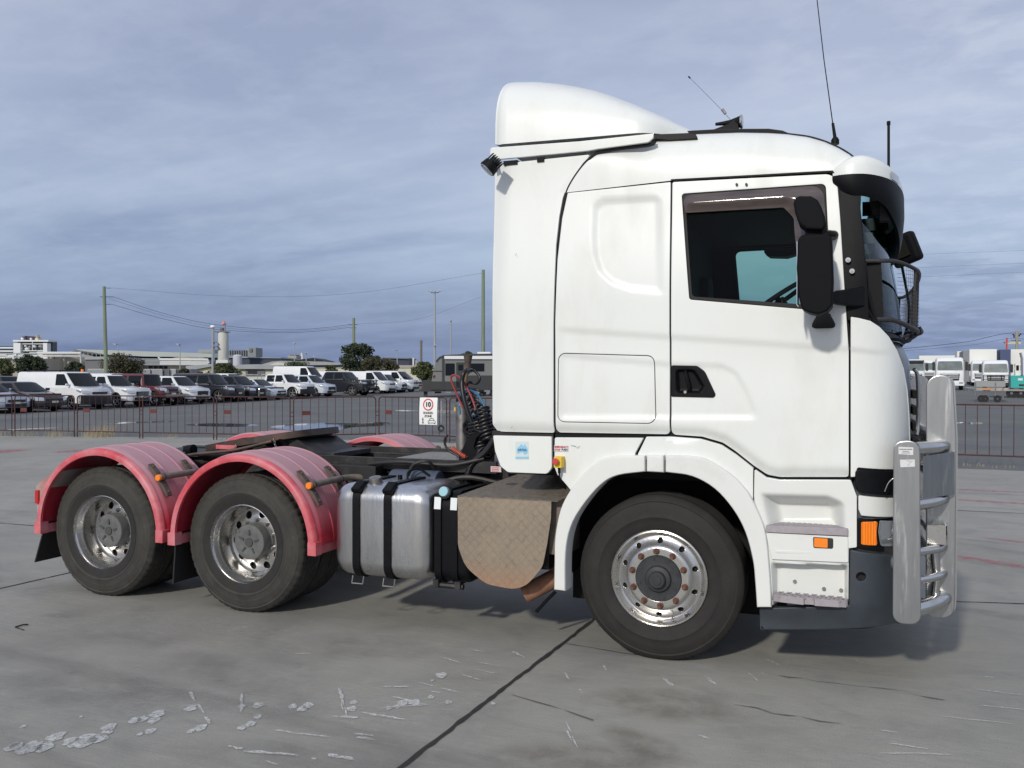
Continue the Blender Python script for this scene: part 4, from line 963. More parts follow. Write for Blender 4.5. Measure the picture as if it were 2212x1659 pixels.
# centre front body across the truck
def planc(off=0., n=9, xe=0.):
    P = [(XC+.03, -1.25+.035)]
    for k in range(2, n+1):
        u = math.sin(PI/2*k/n); P.append((XC+(A_+xe)*u, -1.25+.03+B_*(1-(1-u**NN)**(1/NN)) if u < 1 else -1.25+.03+B_))
    P += [(XC+A_+xe+.02, -.35), (XC+A_+xe+.03, 0)]
    P = [(a-off, b) for a, b in P]; return P+[(a, -b) for a, b in P[-2::-1]]
M_FRONT = mat('front_dark_grey', (.075, .085, .095), .4, coat=.3)
mb = MB(); secs = []
for z, xe, of in ((.95, .0, .0), (1.3, .0, .0), (1.7, .0, 0), (1.85, 0, .012), (1.93, 0, .045), (1.97, 0, .10)):
    secs.append([(a, b, z) for a, b in planc(of, xe=xe)]+[(XC-.05, 1.0, z), (XC-.05, -1.0, z)])
mb.loft(secs); mb.obj('front_panel', M_FRONT, T, ang=40)
mb = MB(); secs = [[(a, b, z) for a, b in planc(of, xe=.03)]+[(XC-.05, 1.0, z), (XC-.05, -1.0, z)] for z, of in ((.32, .1), (.36, .03), (.6, 0), (.94, 0))]
mb.loft(secs); mb.obj('bumper_centre', M_DARKP, T, ang=40)
# grille edge with bright trim seen past the corner
mb = MB(); gp = [(1.455, -.72, 1.80), (1.475, -.70, 1.76), (1.482, -.69, 1.6), (1.478, -.69, 1.45), (1.47, -.72, 1.40)]
mb.tube(gp, .012, 8); mb.obj('grille_trim', M_ALUT, T)
mb = MB()
for k in range(7): z = 1.02+k*.1; mb.b2(1.455, 1.485, -.68, .68, z, z+.05)
mb.obj('grille', M_GAP, T)
# ---- windscreen, pillar, deflector plate, cowl
bp_ = [(1.12, -1.18), (1.20, -1.12), (1.29, -1.0), (1.36, -.75), (1.40, -.4), (1.42, 0)]; tp_ = [(1.05, -1.15), (1.10, -1.08), (1.15, -.95), (1.20, -.7), (1.23, -.35), (1.24, 0)]
bp_ = bp_+[(a, -b) for a, b in bp_[-2::-1]]; tp_ = tp_+[(a, -b) for a, b in tp_[-2::-1]]
secs = []
for k in range(9):
    f = k/8; z = 1.96+.95*f; bul = .045*math.sin(PI*min(1, f*.9+.05))
    secs.append([(a*(1-f)+c*f+bul*.8, b*(1-f)+d*f, z) for (a, b), (c, d) in zip(bp_, tp_)])
secs = [[tuple(v) for v in catmull(q, 3)] for q in secs]
mb = MB(); mb.loft(secs, closed=False); mb.obj('windscreen', WSG, T, ang=80)
AP = [(1806, 386), (1830, 412), (1860, 420), (1859, 450), (1866, 520), (1873, 600), (1878, 697), (1830, 692), (1822, 620), (1811, 500)]
gap_ = lambda X, Z: gplain(X, Z)+.002
for sd in (-1, 1): panel('windscreen_pillar', fillet([(min(p[0], 1.26), *p[1:]) for p in pxs(AP, gap_, 12)]), M_BLACK, T, g=gap_, t=.03, r=.006, step=.03, side=sd, ang=50)
for (x, y) in ((1832, 562), (1840.5, 586)):
    c = S(x, y, -1.255); mb = MB(); mb.cyl((c[0], -1.268, c[2]), (c[0], -1.245, c[2]), .014, seg=18); mb.cyl((c[0], -1.276, c[2]), (c[0], -1.268, c[2]), .006, seg=6); mb.obj('bolt', M_ALUT, T)
q = [S(x, y, -1.16) for x, y in ((1871, 560), (1903, 563), (1905, 600), (1909, 690), (1876, 690))]
mb = MB(); mb.prism([(p[0], p[2]) for p in q], -1.165, -1.155); mb.obj('guard_side_plate', M_BLACK, T)
mb = MB(); secs = [[(a, b, z) for a, b in planc(of)]+[(XC-.05, 1.0, z), (XC-.05, -1.0, z)] for z, of in ((1.975, .03), (1.99, .06), (2.03, .12))]
mb.loft(secs); mb.obj('cowl', M_BLACK, T)
# wipers
mb = MB(); mb.tube([(1.44, -.7, 2.0), (1.47, -.5, 2.03), (1.45, .1, 2.06)], .012, 6); mb.tube([(1.44, .3, 2.0), (1.47, .1, 2.2), (1.40, -.3, 2.5)], .009, 6); mb.obj('wiper', M_BLACK, T)
# ---- sun visor
st_ = [(1.00, -1.215, 2.955, 2.893, 2.84), (1.05, -1.235, 2.985, 2.893, 2.80), (1.12, -1.24, 3.005, 2.892, 2.775), (1.20, -1.205, 3.01, 2.89, 2.765), (1.29, -1.10, 2.995, 2.882, 2.735), (1.355, -.93, 2.965, 2.868, 2.66), (1.39, -.72, 2.94, 2.85, 2.60), (1.405, -.4, 2.925, 2.84, 2.565), (1.41, 0, 2.92, 2.835, 2.555)]
st_ = [tuple(v) for v in np.array([[*catmull([s[:3] for s in st_], 4)[i], *catmull([s[2:] for s in st_], 4)[i][1:]] for i in range(4*8+1)])]
st_ = st_+[(s[0], -s[1], *s[2:]) for s in st_[-2::-1]]
def nrm2(i):
    a, b = st_[max(0, i-1)], st_[min(len(st_)-1, i+1)]; d = Vector((b[0]-a[0], b[1]-a[1])).normalized(); return Vector((d.y, -d.x))
S1 = []; S2 = []
for i, s in enumerate(st_):
    n = nrm2(i); x, y, zt, zm, zb = s
    P = lambda o, z: (x-n.x*o, y-n.y*o, z)
    S1.append([P(0, zm), P(.002, zm+(zt-zm)*.45), P(.012, zm+(zt-zm)*.75), P(.04, zm+(zt-zm)*.95), P(.09, zt), P(.2, zt+.005), P(.2, zt-.01), P(.1, zt-.015), P(.03, zm+(zt-zm)*.6), P(.02, zm)])
    S2.append([P(-.004, zm-.002), P(-.006, zm*.6+zb*.4), P(.004, zm*.2+zb*.8), P(.02, zb), P(.04, zb+.01), P(.03, zm*.5+zb*.5), P(.025, zm-.003)])
mb = MB(); mb.loft(S1); vs_ = mb.obj('sun_visor', M_WHITE, T, ang=45)
mb = MB(); mb.loft(S2); mb.obj('visor_skirt', M_BLACK, vs_, ang=45)
for y in (-.9, -.3, .3, .9):
    mb = MB(); mb.box((1.24, y, 2.75), (.16, .03, .08)); mb.box((1.28, y, 2.72), (.05, .10, .10)); mb.obj('visor_bracket', M_DARKP, vs_)
p = [s for s in st_ if s[1] < -.98 and s[1] > -1.15][:1]
for sgn in (-1,):
    mb = MB(); 
    for i in range(len(st_)):
        if -1.10 < st_[i][1] < -.9:
            n = nrm2(i); x, y, zt, zm, zb = st_[i]; mb.V += [(x+n.x*.006, y+n.y*.006, zm+.005), (x+n.x*.004, y+n.y*.004, zm+.05)]
    k = len(mb.V)//2; mb.Fc = [(2*i, 2*i+1, 2*i+3, 2*i+2) for i in range(k-1)]; mb.obj('marker_light', M_LENS, vs_)
# ---- mirrors
def pillow(name, P, Y, y0, y1, m_, parent=T, bev=.04, seg=4, k=None):
    mb = MB(); mb.prism([XZ(a, b, Y) for a, b in P], y0, y1); return mb.obj(name, m_, parent, bevel=bev, seg=seg, ang=60)
M_MIRR = mat('mirror_grain', (.005, .0055, .007), .6, spec=.1, bump=.3, bscale=350)
M_MGL = mat('mirror_glass', (.7, .72, .75), .03, metal=1.)
mi = pillow('side_mirror', [(1724, 517), (1732, 508), (1788, 505), (1797, 514), (1800, 600), (1798, 660), (1788, 672), (1768, 680), (1748, 676), (1732, 668), (1725, 640), (1721, 580)], -1.585, -1.60, -1.40, M_MIRR, bev=.035)
mb = MB(); a = XZ(1722, 590, -1.585); mb.b2(a[0]-.004, a[0], -1.57, -1.43, 2.14, 2.48); mb.obj('mirror_glass', M_MGL, mi)
pillow('mirror_neck', [(1738, 490), (1776, 490), (1780, 520), (1740, 520)], -1.52, -1.53, -1.43, M_MIRR, mi, bev=.01)
mw = pillow('wide_angle_mirror', [(1714, 440), (1717, 428), (1727, 424), (1752, 424), (1766, 432), (1774, 446), (1782, 468), (1785, 488), (1776, 498), (1742, 496), (1725, 482), (1718, 462)], -1.555, -1.57, -1.38, M_MIRR, bev=.035)
mb = MB(); a, b, c = S(1735, 495, -1.48), S(1765, 510, -1.48), S(1800, 508, -1.33)
mb.tube([tuple(a+np.array([.03, 0, 0])), tuple(b), tuple(b-np.array([0, 0, .05]))], .03, 10); mb.tube([tuple(S(1762, 508, -1.46)), tuple(S(1782, 507, -1.38)), tuple(S(1797, 508, -1.27)), tuple(S(1802, 508, -1.22))], .027, 10); mb.obj('mirror_arm', M_BLACK, mi)
mb = MB(); 
secs = []
for x, yt, yb, Y in ((1775, 640, 668, -1.46), (1797, 632, 655, -1.40), (1806, 628, 658, -1.34), (1830, 625, 661, -1.28), (1850, 622, 664, -1.25), (1867, 618, 664, -1.22)):
    p, q = S(x, yt, Y), S(x, yb, Y); secs.append([(p[0], Y-.03, p[2]-.008), (p[0], Y-.015, p[2]), (p[0], Y+.03, p[2]), (p[0], Y+.03, q[2]), (p[0], Y-.015, q[2]), (p[0], Y-.03, q[2]+.008)])
mb.loft(secs); mb.obj('mirror_arm', M_BLACK, mi, bevel=.006)
mb = MB(); mb.tube([tuple(S(x, y, -1.20)) for x, y in ((1862, 620), (1874, 630), (1884, 668), (1894, 700))], .011, 8); mb.tube([tuple(S(x, y, -1.20)) for x, y in ((1866, 640), (1876, 672), (1894, 702))], .011, 8); mb.obj('mirror_stay', M_BLACK, mi)
mb = MB()
secs = []
for z, Yc, hx, hy in ((678, -1.46, .035, .03), (684, -1.42, .04, .035), (692, -1.36, .052, .04), (700, -1.31, .062, .04), (706, -1.28, .062, .035), (709, -1.27, .05, .03)):
    c = S(1779, z, Yc); secs.append([(c[0]+hx*math.cos(t), c[1]+hy*math.sin(t), c[2]) for t in np.linspace(0, 2*PI, 16, endpoint=False)])
mb.loft(secs); mb.obj('kerb_mirror', M_MIRR, mi, ang=60)
# far side mirrors
fm = pillow('side_mirror', [(1650, 520), (1656, 516), (1720, 514), (1726, 520), (1726, 548), (1700, 556), (1662, 555), (1652, 548)], 1.45, 1.38, 1.58, M_MIRR, bev=.03)
fp = S(1948, 537, 1.3)
mb = MB(); R3 = Matrix.Rotation(-.35, 3, 'Y') @ Matrix.Rotation(-.5, 3, 'Z')
mb.box(tuple(fp+np.array([.02, 0, -.01])), (.23, .10, .25), R3); f2 = mb.obj('front_mirror', M_MIRR, T, bevel=.04, seg=4, ang=60)
mb = MB(); mb.box(tuple(fp+np.array([-.02, -.052, -.01])), (.13, .012, .15), R3); mb.obj('mirror_glass', mat('mirror_dark', (.06, .06, .05), .1, metal=.7), f2, bevel=.004)
mb = MB(); mb.tube([tuple(fp), (1.38, 1.22, 2.70), (1.2, 1.15, 2.72)], .014, 8); mb.obj('mirror_arm', M_BLACK, f2)
# ---- stone guard over the windscreen
M_CAGE = mat('cage_steel', (.025, .024, .026), .5, dirt=(.09, .06, .05), dscale=12, dmin=.55, dmax=.8)
pl = [(1.16, -1.19), (1.28, -1.17), (1.38, -1.10), (1.445, -.98), (1.475, -.8), (1.495, -.4), (1.50, 0)]
pl = pl+[(a, -b) for a, b in pl[-2::-1]]; plc = [v for v in catmull([(a, b, 0) for a, b in pl], 5)]
zt, zb = 2.405, 2.075
mb = MB(); mb.tube([(v.x, v.y, zt-.05*(1 if abs(v.y) < .9 else 0)*0-.04*float(sst(1.3, 1.5, np.array(v.x)))) for v in plc], .012, 8, smooth=False); mb.tube([(v.x*.995, v.y, zb-.05*float(sst(1.3, 1.48, np.array(v.x)))) for v in plc], .014, 8, smooth=False)
for k in (len(plc)//4, len(plc)//2, 3*len(plc)//4): mb.tube([(plc[k].x, plc[k].y, zt-.04), (plc[k].x-.01, plc[k].y, zb-.05)], .008, 6, smooth=False)
for yy in (-.6, .6): mb.tube([(1.40, yy, 2.0), (1.50, yy, 2.02), (1.49, yy, 2.06)], .01, 6)
cg = mb.obj('stone_guard', M_CAGE, T)
mb = MB(); Lp = [0]
for a, b in zip(plc[:-1], plc[1:]): Lp.append(Lp[-1]+(b-a).length)
def at_(s):
    i = min(len(plc)-2, max(0, int(np.searchsorted(Lp, s))-1)); f = (s-Lp[i])/(Lp[i+1]-Lp[i]); return plc[i].lerp(plc[i+1], f)
s_ = .27
while s_ < Lp[-1]-.12:
    v = at_(s_); d = .04*float(sst(1.3, 1.5, np.array(v.x))); mb.cyl((v.x, v.y, zt-d), (v.x*.995, v.y, zb-d-.01), .0010, seg=4, cap=False); s_ += .0215
z_ = zb-.02
while z_ < zt-.02: mb.tube([(v.x, v.y, z_) for v in plc[8:-8]], .0010, 4, smooth=False, cap=False); z_ += .0215
mb.obj('wire_mesh', M_CAGE, cg)
# antennas
def aerial(P, r0, r1, nm='antenna', base=.02):
    mb = MB(); mb.tube([tuple(p) for p in P], lambda t: r0+(r1-r0)*t, 6, smooth=False); o = mb.obj(nm, M_BLACK, T); return o
a = S(1803, 306, -.92); o = aerial([S(1799, 268, -.92), S(1780, 130, -.92), S(1764, -8, -.92), S(1745, -170, -.92)], .0032, .0025)
mb = MB(); mb.cyl(tuple(S(1804, 300, -.92)), tuple(S(1799, 266, -.92)), .0105, .008, seg=10); mb.ball(tuple(S(1804, 302, -.92)), .02, 12, 8); mb.cyl(tuple(S(1804, 302, -.92)), tuple(S(1804, 312, -.92)), .024, seg=12); mb.obj('antenna_base', M_BLACK, o)
o = aerial([S(1919.5, 404, -.5), S(1919.5, 264, -.5)], .0085, .0085); mb = MB(); mb.cyl(tuple(S(1919.5, 270, -.5)), tuple(S(1919.5, 262, -.5)), .0115, seg=10); mb.obj('antenna_tip', M_BLACK, o)
o = aerial([S(1600, 285, .8), S(1566, 245, .8), S(1530, 208, .8), S(1488, 166, .8)], .0016, .0012)
mb = MB(); mb.cyl(tuple(S(1567, 246, .8)), tuple(S(1560, 236, .8)), .012, seg=8); mb.obj('spring', M_STEEL, o); mb = MB(); mb.cyl(tuple(S(1491, 169, .8)), tuple(S(1487, 165, .8)), .006, seg=6); mb.obj('antenna_tip', M_BLACK, o)
# work lamp at the rear corner
c = np.array(S(1059, 359, -1.36)); R4 = Matrix.Rotation(.55, 3, 'Y') @ Matrix.Rotation(.35, 3, 'Z')
mb = MB(); d = (R4 @ Vector((-1, -.1, -.35))).normalized() if False else Vector((-.55, -.25, -.62)).normalized(); p = Vector(c)
mb.cyl(tuple(p-d*.02), tuple(p+d*.03), .052, .058, seg=28); wl = mb.obj('work_lamp', M_BLACK, T, bevel=.004)
mb = MB()
a = d.orthogonal().normalized(); b = d.cross(a)
for k in range(7):
    o_ = (k-3)*.0145; hw = math.sqrt(max(.0001, .05**2-o_**2)); Rm = Matrix((a, b, d)).transposed(); mb.box(tuple(p-d*.045+a*o_), (.004, hw*2, .05), Rm)
mb.obj('cooling_fins', M_BLACK, wl)
mb = MB(); mb.cyl(tuple(p+d*.030), tuple(p+d*.036), .050, seg=28); mb.obj('lamp_lens', M_LENS, wl)
mb = MB(); mb.tube([tuple(p-d*.03), tuple(S(1068, 352, -1.26)), tuple(S(1074, 350, -1.2))], .006, 6); mb.box(tuple(S(1066, 352, -1.24)), (.03, .06, .03)); mb.obj('lamp_bracket', M_BLACK, wl)
# emergency stop
a, b = S(1203, 986, -1.29), S(1216, 1010, -1.29); mb = MB(); mb.b2(S(1197, 985, -1.31)[0], b[0], -1.32, -1.252, b[2], a[2]); eb = mb.obj('stop_button_box', mat('stop_yellow', (.75, .50, .02), .4), T, bevel=.004)
c = S(1200, 996.5, -1.34); mb = MB(); mb.cyl((c[0], -1.32, c[2]), (c[0], -1.335, c[2]), .010, seg=16); mb.cyl((c[0], -1.335, c[2]), (c[0], -1.352, c[2]), .0195, seg=22); mb.obj('push_button', mat('stop_red', (.55, .05, .06), .4), eb, bevel=.003)
mb = MB(); mb.cyl(tuple(S(1208, 1009, -1.285)), tuple(S(1208, 1022, -1.285)), .009, seg=8); mb.tube([tuple(S(x, y, Y)) for x, y, Y in ((1208, 1018, -1.285), (1209, 1032, -1.27), (1216, 1048, -1.2), (1222, 1056, -1.12))], .006, 6); mb.obj('cable', M_BLACK, eb)
# ================================================================ bull bar
BB = MB().prism(fillet(px([(1930, 954, 17), (1987, 950, 30), (1989.5, 1349, 18), (1928, 1346, 18)], -1.285)), -1.295, -1.262).obj('bull_bar', M_ALU, T, bevel=.005, ang=12)
M_PL2 = mat('sticker_card', (.66, .66, .66), .5)
for k, P in enumerate(([(1941, 965), (1973, 966.5), (1972.5, 983), (1941, 981)], [(1944, 993), (1976, 992.5), (1976.5, 1008), (1945, 1009.5)])):
    s1 = panel('plate_sticker', px(P, -1.297), M_PL2, BB, y=-1.2975, t=.001, r=0, step=1)
for (y0, w_, s_) in ((970.5, 14, .8), (975, 7, .6), (978.5, 9, .5)):
    mb = MB(); xx = 1957-w_
    while xx < 1957+w_:
        l_ = rng.uniform(1., 3.); a, b = S(xx, y0-s_, -1.299), S(xx+l_, y0+s_, -1.299); mb.b2(a[0], b[0], -1.2995, -1.2985, a[2], b[2]); xx += l_+.9
    mb.obj('small_print', M_INK, s1)
mb = MB()
for (x, y, x2) in ((1958, 996, 1972), (1963, 999.5, 1968), (1960, 1004.5, 1965)):
    mb.tube([tuple(S(x+(x2-x)*t, y+rng.normal(0, .7), -1.299)) for t in np.linspace(0, 1, 7)], .0006, 4)
mb.obj('small_print', M_INK, s1)
def sym(o_fn):
    pass
for sd in (1, -1):
    nm = 'upright_plate'
    mb = MB(); q = fillet(px([(2001, 812, 30), (2058, 809, 34), (2065.5, 950), (2063, 1290), (2060, 1333, 22), (2000, 1336, 18)], -.99)); mb.prism(q, -1.0*sd, -.965*sd); mb.obj(nm, M_ALU, BB, bevel=.005, ang=12)
    mb = MB(); mb.prism([(a+.012, b+.004) for a, b in q if True], -.955*sd, -.945*sd); mb.obj('plate_backing', M_PL2 if False else M_ALUT, BB)
    if sd == -1:
        mb = MB(); mb.prism(fillet(px([(1930, 954, 17), (1987, 950, 30), (1989.5, 1349, 18), (1928, 1346, 18)], -1.285)), 1.262, 1.295); mb.obj('wing_plate', M_ALU, BB, bevel=.007)
for (y0, y1, r_) in ((969, 964, .036), (1091, 1078, .031), (1193, 1182, .022), (1255, 1240, .022), (1317, 1293, .041)):
    a = S(1984, y0+.5, -1.27); b = S(2044, y1, -1.02)
    L = [tuple(a+np.array([-.02, .0, 0])), tuple(a*.55+b*.45), tuple(b+np.array([-.03, -.03, 0])), (b[0]+.005, -.9, a[2]*.3+b[2]*.7), (b[0]+.02, -.5, a[2]), (b[0]+.03, 0, a[2])]
    L = L+[(p[0], -p[1], p[2]) for p in L[-2::-1]]
    mb = MB(); mb.tube(L, r_, 18, 6); mb.obj('cross_tube', M_ALUT, BB, ang=60)
for (x, ya, yb, Y, r_) in ((2018, 1190, 1300, -1.06, .022), (2014, 1150, 1180, -1.05, .03)):
    mb = MB(); a, b = S(x, ya, Y), S(x, yb, Y); mb.tube([tuple(a), tuple((a+b)/2+np.array([.012, 0, 0])), tuple(b)], r_, 14); mb.obj('upright_tube', M_ALUT, BB, ang=60)
a, b = S(1997, 985, -1.22), S(2062, 975.5, -1.03); c, d = S(1995, 1078, -1.22), S(2062, 1067.5, -1.03)
mb = MB(); n = np.array([.006, .004, 0]); mb.add([a, b, d, c, a-n, b-n, d-n, c-n], [(0, 1, 2, 3), (7, 6, 5, 4), (0, 4, 5, 1), (1, 5, 6, 2), (2, 6, 7, 3), (3, 7, 4, 0)])
b2x = b[0]; mb.b2(b2x-.006, b2x, -1.03, 1.03, d[2], b[2]); mb.obj('infill_panel', M_ALU, BB)
mb = MB(); a = S(2024, 1156, -1.08); mb.b2(a[0]-.05, a[0]+.05, -1.09, -1.08, a[2]-.05, a[2]+.055); mb.b2(a[0]+.045, a[0]+.05, -1.09, -1.0, a[2]-.05, a[2]+.055); mb.obj('lamp_box', M_ALUT, BB)
mb = MB(); mb.ball(tuple(S(1931, 1215, -1.22)), .04, 16, 10, (.5, 1, 1)); mb.obj('fog_lamp', M_LENS, BB)
mb = MB(); mb.tube([tuple(S(x, y, -1.26)) for x, y in ((1911, 1062), (1918, 1045), (1926, 1036), (1931, 1033))], .003, 6); mb.obj('loose_wire', M_ALUT, BB)
# ================================================================ chassis
mb = MB()
for sd in (-1, 1): mb.b2(-4.98, 1.2, sd*.40, sd*.33, .80, 1.07); mb.b2(-4.98, 1.2, sd*.46, sd*.33, 1.06, 1.075)
for x in (-4.9, -4.1, -3.4, -2.6, -1.8, -1.0, -.2, .6): mb.b2(x-.05, x+.05, -.36, .36, .84, 1.03)
mb.obj('chassis_rail', M_DARKP, T, bevel=.004)
mb = MB()
for k in range(8):
    p = S(1158 if False else 1158-0*k, 1000, -.41); 
for x in np.arange(-2.75, -2.1, .075): mb.cyl((x, -.405, 1.0), (x, -.42, 1.0), .012, seg=10)
mb.obj('chassis_bolt_row', M_STEEL, T)
mb = MB(); mb.b2(-3.2, -1.35, -.5, -.47, 1.03, 1.12); mb.b2(-2.95, -2.3, -.62, -.5, .92, 1.06); mb.obj('side_member', M_DARKP, T, bevel=.004)
mb = MB(); mb.b2(-3.2, -1.35, .47, .5, 1.03, 1.12); mb.obj('side_member', M_DARKP, T, bevel=.004)
mb = MB(); mb.b2(-2.35, -1.3, -.46, .46, 1.085, 1.092); mb.obj('catwalk', mat('catwalk_alu', (.30, .28, .25), .6, metal=.5, var=.3, vscale=14, stretch=(2, 12, 1), dirt=(.1, .09, .07)), T)
mb = MB(); mb.cyl((-2.15, -.62, .95), (-1.75, -.62, .95), .1, seg=22); mb.obj('air_tank', mat('tank_blue_grey', (.06, .075, .11), .5), T, bevel=.02)
mb = MB(); mb.tube([(-2.4, -.55, 1.07), (-2.1, -.58, 1.10), (-1.7, -.56, 1.09), (-1.45, -.5, 1.14)], .016, 8); mb.tube([(-1.95, -.75, 1.02), (-1.93, -.7, 1.10), (-1.83, -.66, 1.12), (-1.8, -.6, 1.04)], .012, 8); mb.tube([(-1.9, -.62, .9), (-1.6, -.55, 1.0), (-1.3, -.5, .96)], .02, 8); mb.obj('brake_hose', M_DARKP, T)
mb = MB(); mb.cyl((-3.1, -.85, .51), (-3.1, .85, .51), .09); mb.cyl((-4.46, -.85, .51), (-4.46, .85, .51), .09); mb.ball((-3.1, 0, .51), .26); mb.ball((-4.46, 0, .51), .26); mb.b2(-3.2, 1.0, -.06, .06, .42, .54); mb.cyl((0, -.9, .45), (0, .9, .45), .07)
for x in (-3.35, -2.85, -4.2, -4.7): mb.cyl((x, -.55, .4), (x, -.55, .7), .12); mb.cyl((x, .55, .4), (x, .55, .7), .12)
mb.b2(-.65, .9, -.42, .42, .55, 1.15); mb.b2(-1.2, -.7, -.55, .5, .5, .95)
mb.obj('drive_train', M_DARKP, T)
mb = MB(); mb.b2(-1.05, -.68, -.5, 1.0, 1.0, 1.42); mb.b2(-.9, 1.0, -1.0, 1.0, 1.1, 1.25); mb.obj('cab_underframe', M_GAP, T)
# ---- wheels
M_TYRE_R = bpy.data.materials.new('tyre_rear'); 
def tyre_mat(name, c0, c1, c2):
    M = bpy.data.materials.new(name); M.use_nodes = True; t = M.node_tree; b = t.nodes['Principled BSDF']; b.inputs['Roughness'].default_value = .78
    tcn = N(t, 'ShaderNodeTexCoord'); v = tcn.outputs['Object']; n = noise(t, v, 7., 6, .65, .5)
    sp_ = N(t, 'ShaderNodeSeparateXYZ'); t.links.new(v, sp_.inputs[0])
    rr = math_(t, 'SQRT', math_(t, 'ADD', math_(t, 'MULTIPLY', sp_.outputs[0], sp_.outputs[0]), math_(t, 'MULTIPLY', sp_.outputs[2], sp_.outputs[2])))
    cb = N(t, 'ShaderNodeCombineXYZ'); t.links.new(rr, cb.inputs[0]); t.links.new(math_(t, 'MULTIPLY', n, .12), cb.inputs[1])
    rg = noise(t, cb.outputs[0], 55., 3, .6)                       # rub rings
    c = mixc(t, ramp(t, n, [(.32, 0.), (.68, 1.)]), c0, c1); c = mixc(t, ramp(t, rg, [(.42, 0.), (.65, .55)]), c, c2)
    t.links.new(c, b.inputs['Base Color']); bp = N(t, 'ShaderNodeBump'); bp.inputs['Strength'].default_value = .4; bp.inputs['Distance'].default_value = .003
    t.links.new(math_(t, 'ADD', rg, noise(t, v, 120., 3, .7)), bp.inputs['Height']); t.links.new(bp.outputs[0], b.inputs['Normal']); return M
bpy.data.materials.remove(M_TYRE_R)
M_TYRE_F = tyre_mat('tyre_front', (.012, .011, .0105), (.026, .023, .021), (.015, .014, .013)); M_TYRE_R = tyre_mat('tyre_rear', (.026, .025, .022), (.058, .055, .047), (.022, .021, .020))
M_TDARK = mat('tyre_inner_band', (.018, .017, .016), .8, var=.2, vscale=15)
def tyre(parent, R, wid, rib, name='tyre', m_=None, y0=0., seg=216, blocks=True):
    """flange side at y0 (sidewall bulges 15 mm proud), tyre extends to y0+wid"""
    b = .292
    prof = [(b, .012), (b+.008, .004), (b+.02, -.004), (b+.045, -.012), (b+.08, -.020), (b+.085, -.0235), (b+.09, -.0205), (b+.12, -.021), (b+.15, -.014), (R-.045, -.004), (R-.038, -.007), (R-.032, -.003), (R-.02, .006), (R-.008, .016), (R-.002, .024)]
    nsh = len(prof)
    gr = [(R, .034)]
    for k in range(1, 5):
        y = .03+(wid-.06)*k/5; gr += [(R, y-.008), (R-.012, y-.005), (R-.012, y+.005), (R, y+.008)]
    prof = prof+gr+[(R-.002, wid-.024), (R-.03, wid), (b+.1, wid+.02), (b+.04, wid+.012), (b, wid-.012), (b-.004, wid/2)]
    V = len(prof)
    def rm(j, k):
        if blocks and nsh-3 <= j <= nsh+1 and k % 4 == 0: return -.0065
        if not blocks and nsh-3 <= j <= nsh and k % 2 == 0: return -.001
        return 0
    mb = MB(); mb.lathe([(r, h+y0) for r, h in prof], (0, 0, 0), seg, 'Y', rm); o = mb.obj(name, m_, parent, ang=38); return o
def flatten(o, cz=.51):
    """tyre squat where it meets the ground"""
    for v in o.data.vertices:
        if v.co.z < -cz+.004: v.co.z = -cz+.004; v.co.y += 0
RDISC = lambda prof: (lambda X, Z: np.interp(np.hypot(X, Z), [p[0] for p in prof], [p[1] for p in prof]))
def front_wheel():
    o = MB(); root = bpy.data.objects.new('front_wheel', None)
    return None
def holes_ring(n, rc, r, ph=0., ry=None): return [circle(rc*math.cos(2*PI*k/n+ph), rc*math.sin(2*PI*k/n+ph), r, 20) for k in range(n)]
def wheel_part(name, loc, rz, lab=None):
    """the tyre is the part itself; rim, hub and nuts are its sub-parts"""
    return None
def mk_front(loc, rz):
    ty = tyre(T, .513, .29, 4, 'front_wheel', M_TYRE_F, 0., 180, False); flatten(ty); ty.location = loc; ty.rotation_euler = (0, 0, rz)
    mb = MB(); mb.lathe([(.281, .03), (.288, .012), (.2915, .002), (.2985, -.008), (.3005, -.003), (.299, .004), (.285, -.001), (.279, .008), (.272, .022), (.262, .034), (.254, .036)], seg=120); mb.obj('rim', M_ALUW, ty, ang=50)
    pr = [(0, -.012), (.185, -.012), (.196, -.009), (.207, .004), (.222, .022), (.240, .033), (.256, .036)]
    panel('wheel_disc', circle(0, 0, .256, 120), M_ALUW, ty, g=RDISC(pr), holes=[circle(0, 0, .143, 64)]+holes_ring(10, .2275, .0165, .30), t=.02, r=.002, step=.011, est=.013, ang=50)
    for v in ty.children: pass
    mb = MB(); mb.lathe([(.001, -.072), (.044, -.071), (.050, -.064), (.052, -.040), (.075, -.036), (.080, -.030), (.082, -.016), (.105, -.014), (.139, -.016), (.142, -.010), (.142, .02)], seg=64); hb_ = mb.obj('hub', mat('hub_grey', (.028, .030, .033), .5, var=.3, vscale=30), ty, ang=35)
    mb = MB()
    for k in range(8): a_ = 2*PI*(k+.35)/8; mb.cyl((.122*math.cos(a_), -.020, .122*math.sin(a_)), (.122*math.cos(a_), -.012, .122*math.sin(a_)), .009, seg=6)
    V = [(.03*math.cos(PI/4*k), .03*math.sin(PI/4*k)) for k in range(8)]; mb.prism(V, -.078, -.07); mb.obj('hub_bolts', MATS['hub_grey'], ty)
    for k in range(10):
        a_ = 2*PI*(k+.62)/10; x, z = .1675*math.cos(a_), .1675*math.sin(a_); mb = MB(); mb.cyl((x, -.012, z), (x, -.018, z), .021, .0195, seg=18); mb.cyl((x, -.018, z), (x, -.038, z), .0165, seg=6); mb.cyl((x, -.038, z), (x, -.052, z), .010, seg=12); mb.obj('wheel_nut', M_RUST, ty)
    mb = MB(); mb.tube([(.085, .02, -.235), (.088, -.015, -.238), (.092, -.025, -.245)], .005, 8); mb.ball((.092, -.025, -.246), .009, 10, 6); mb.obj('valve', M_STEEL, ty)
    mb = MB(); mb.cyl((0, .05, 0), (0, .2, 0), .26, seg=40); mb.obj('brake_drum', M_GAP, ty)
    return ty
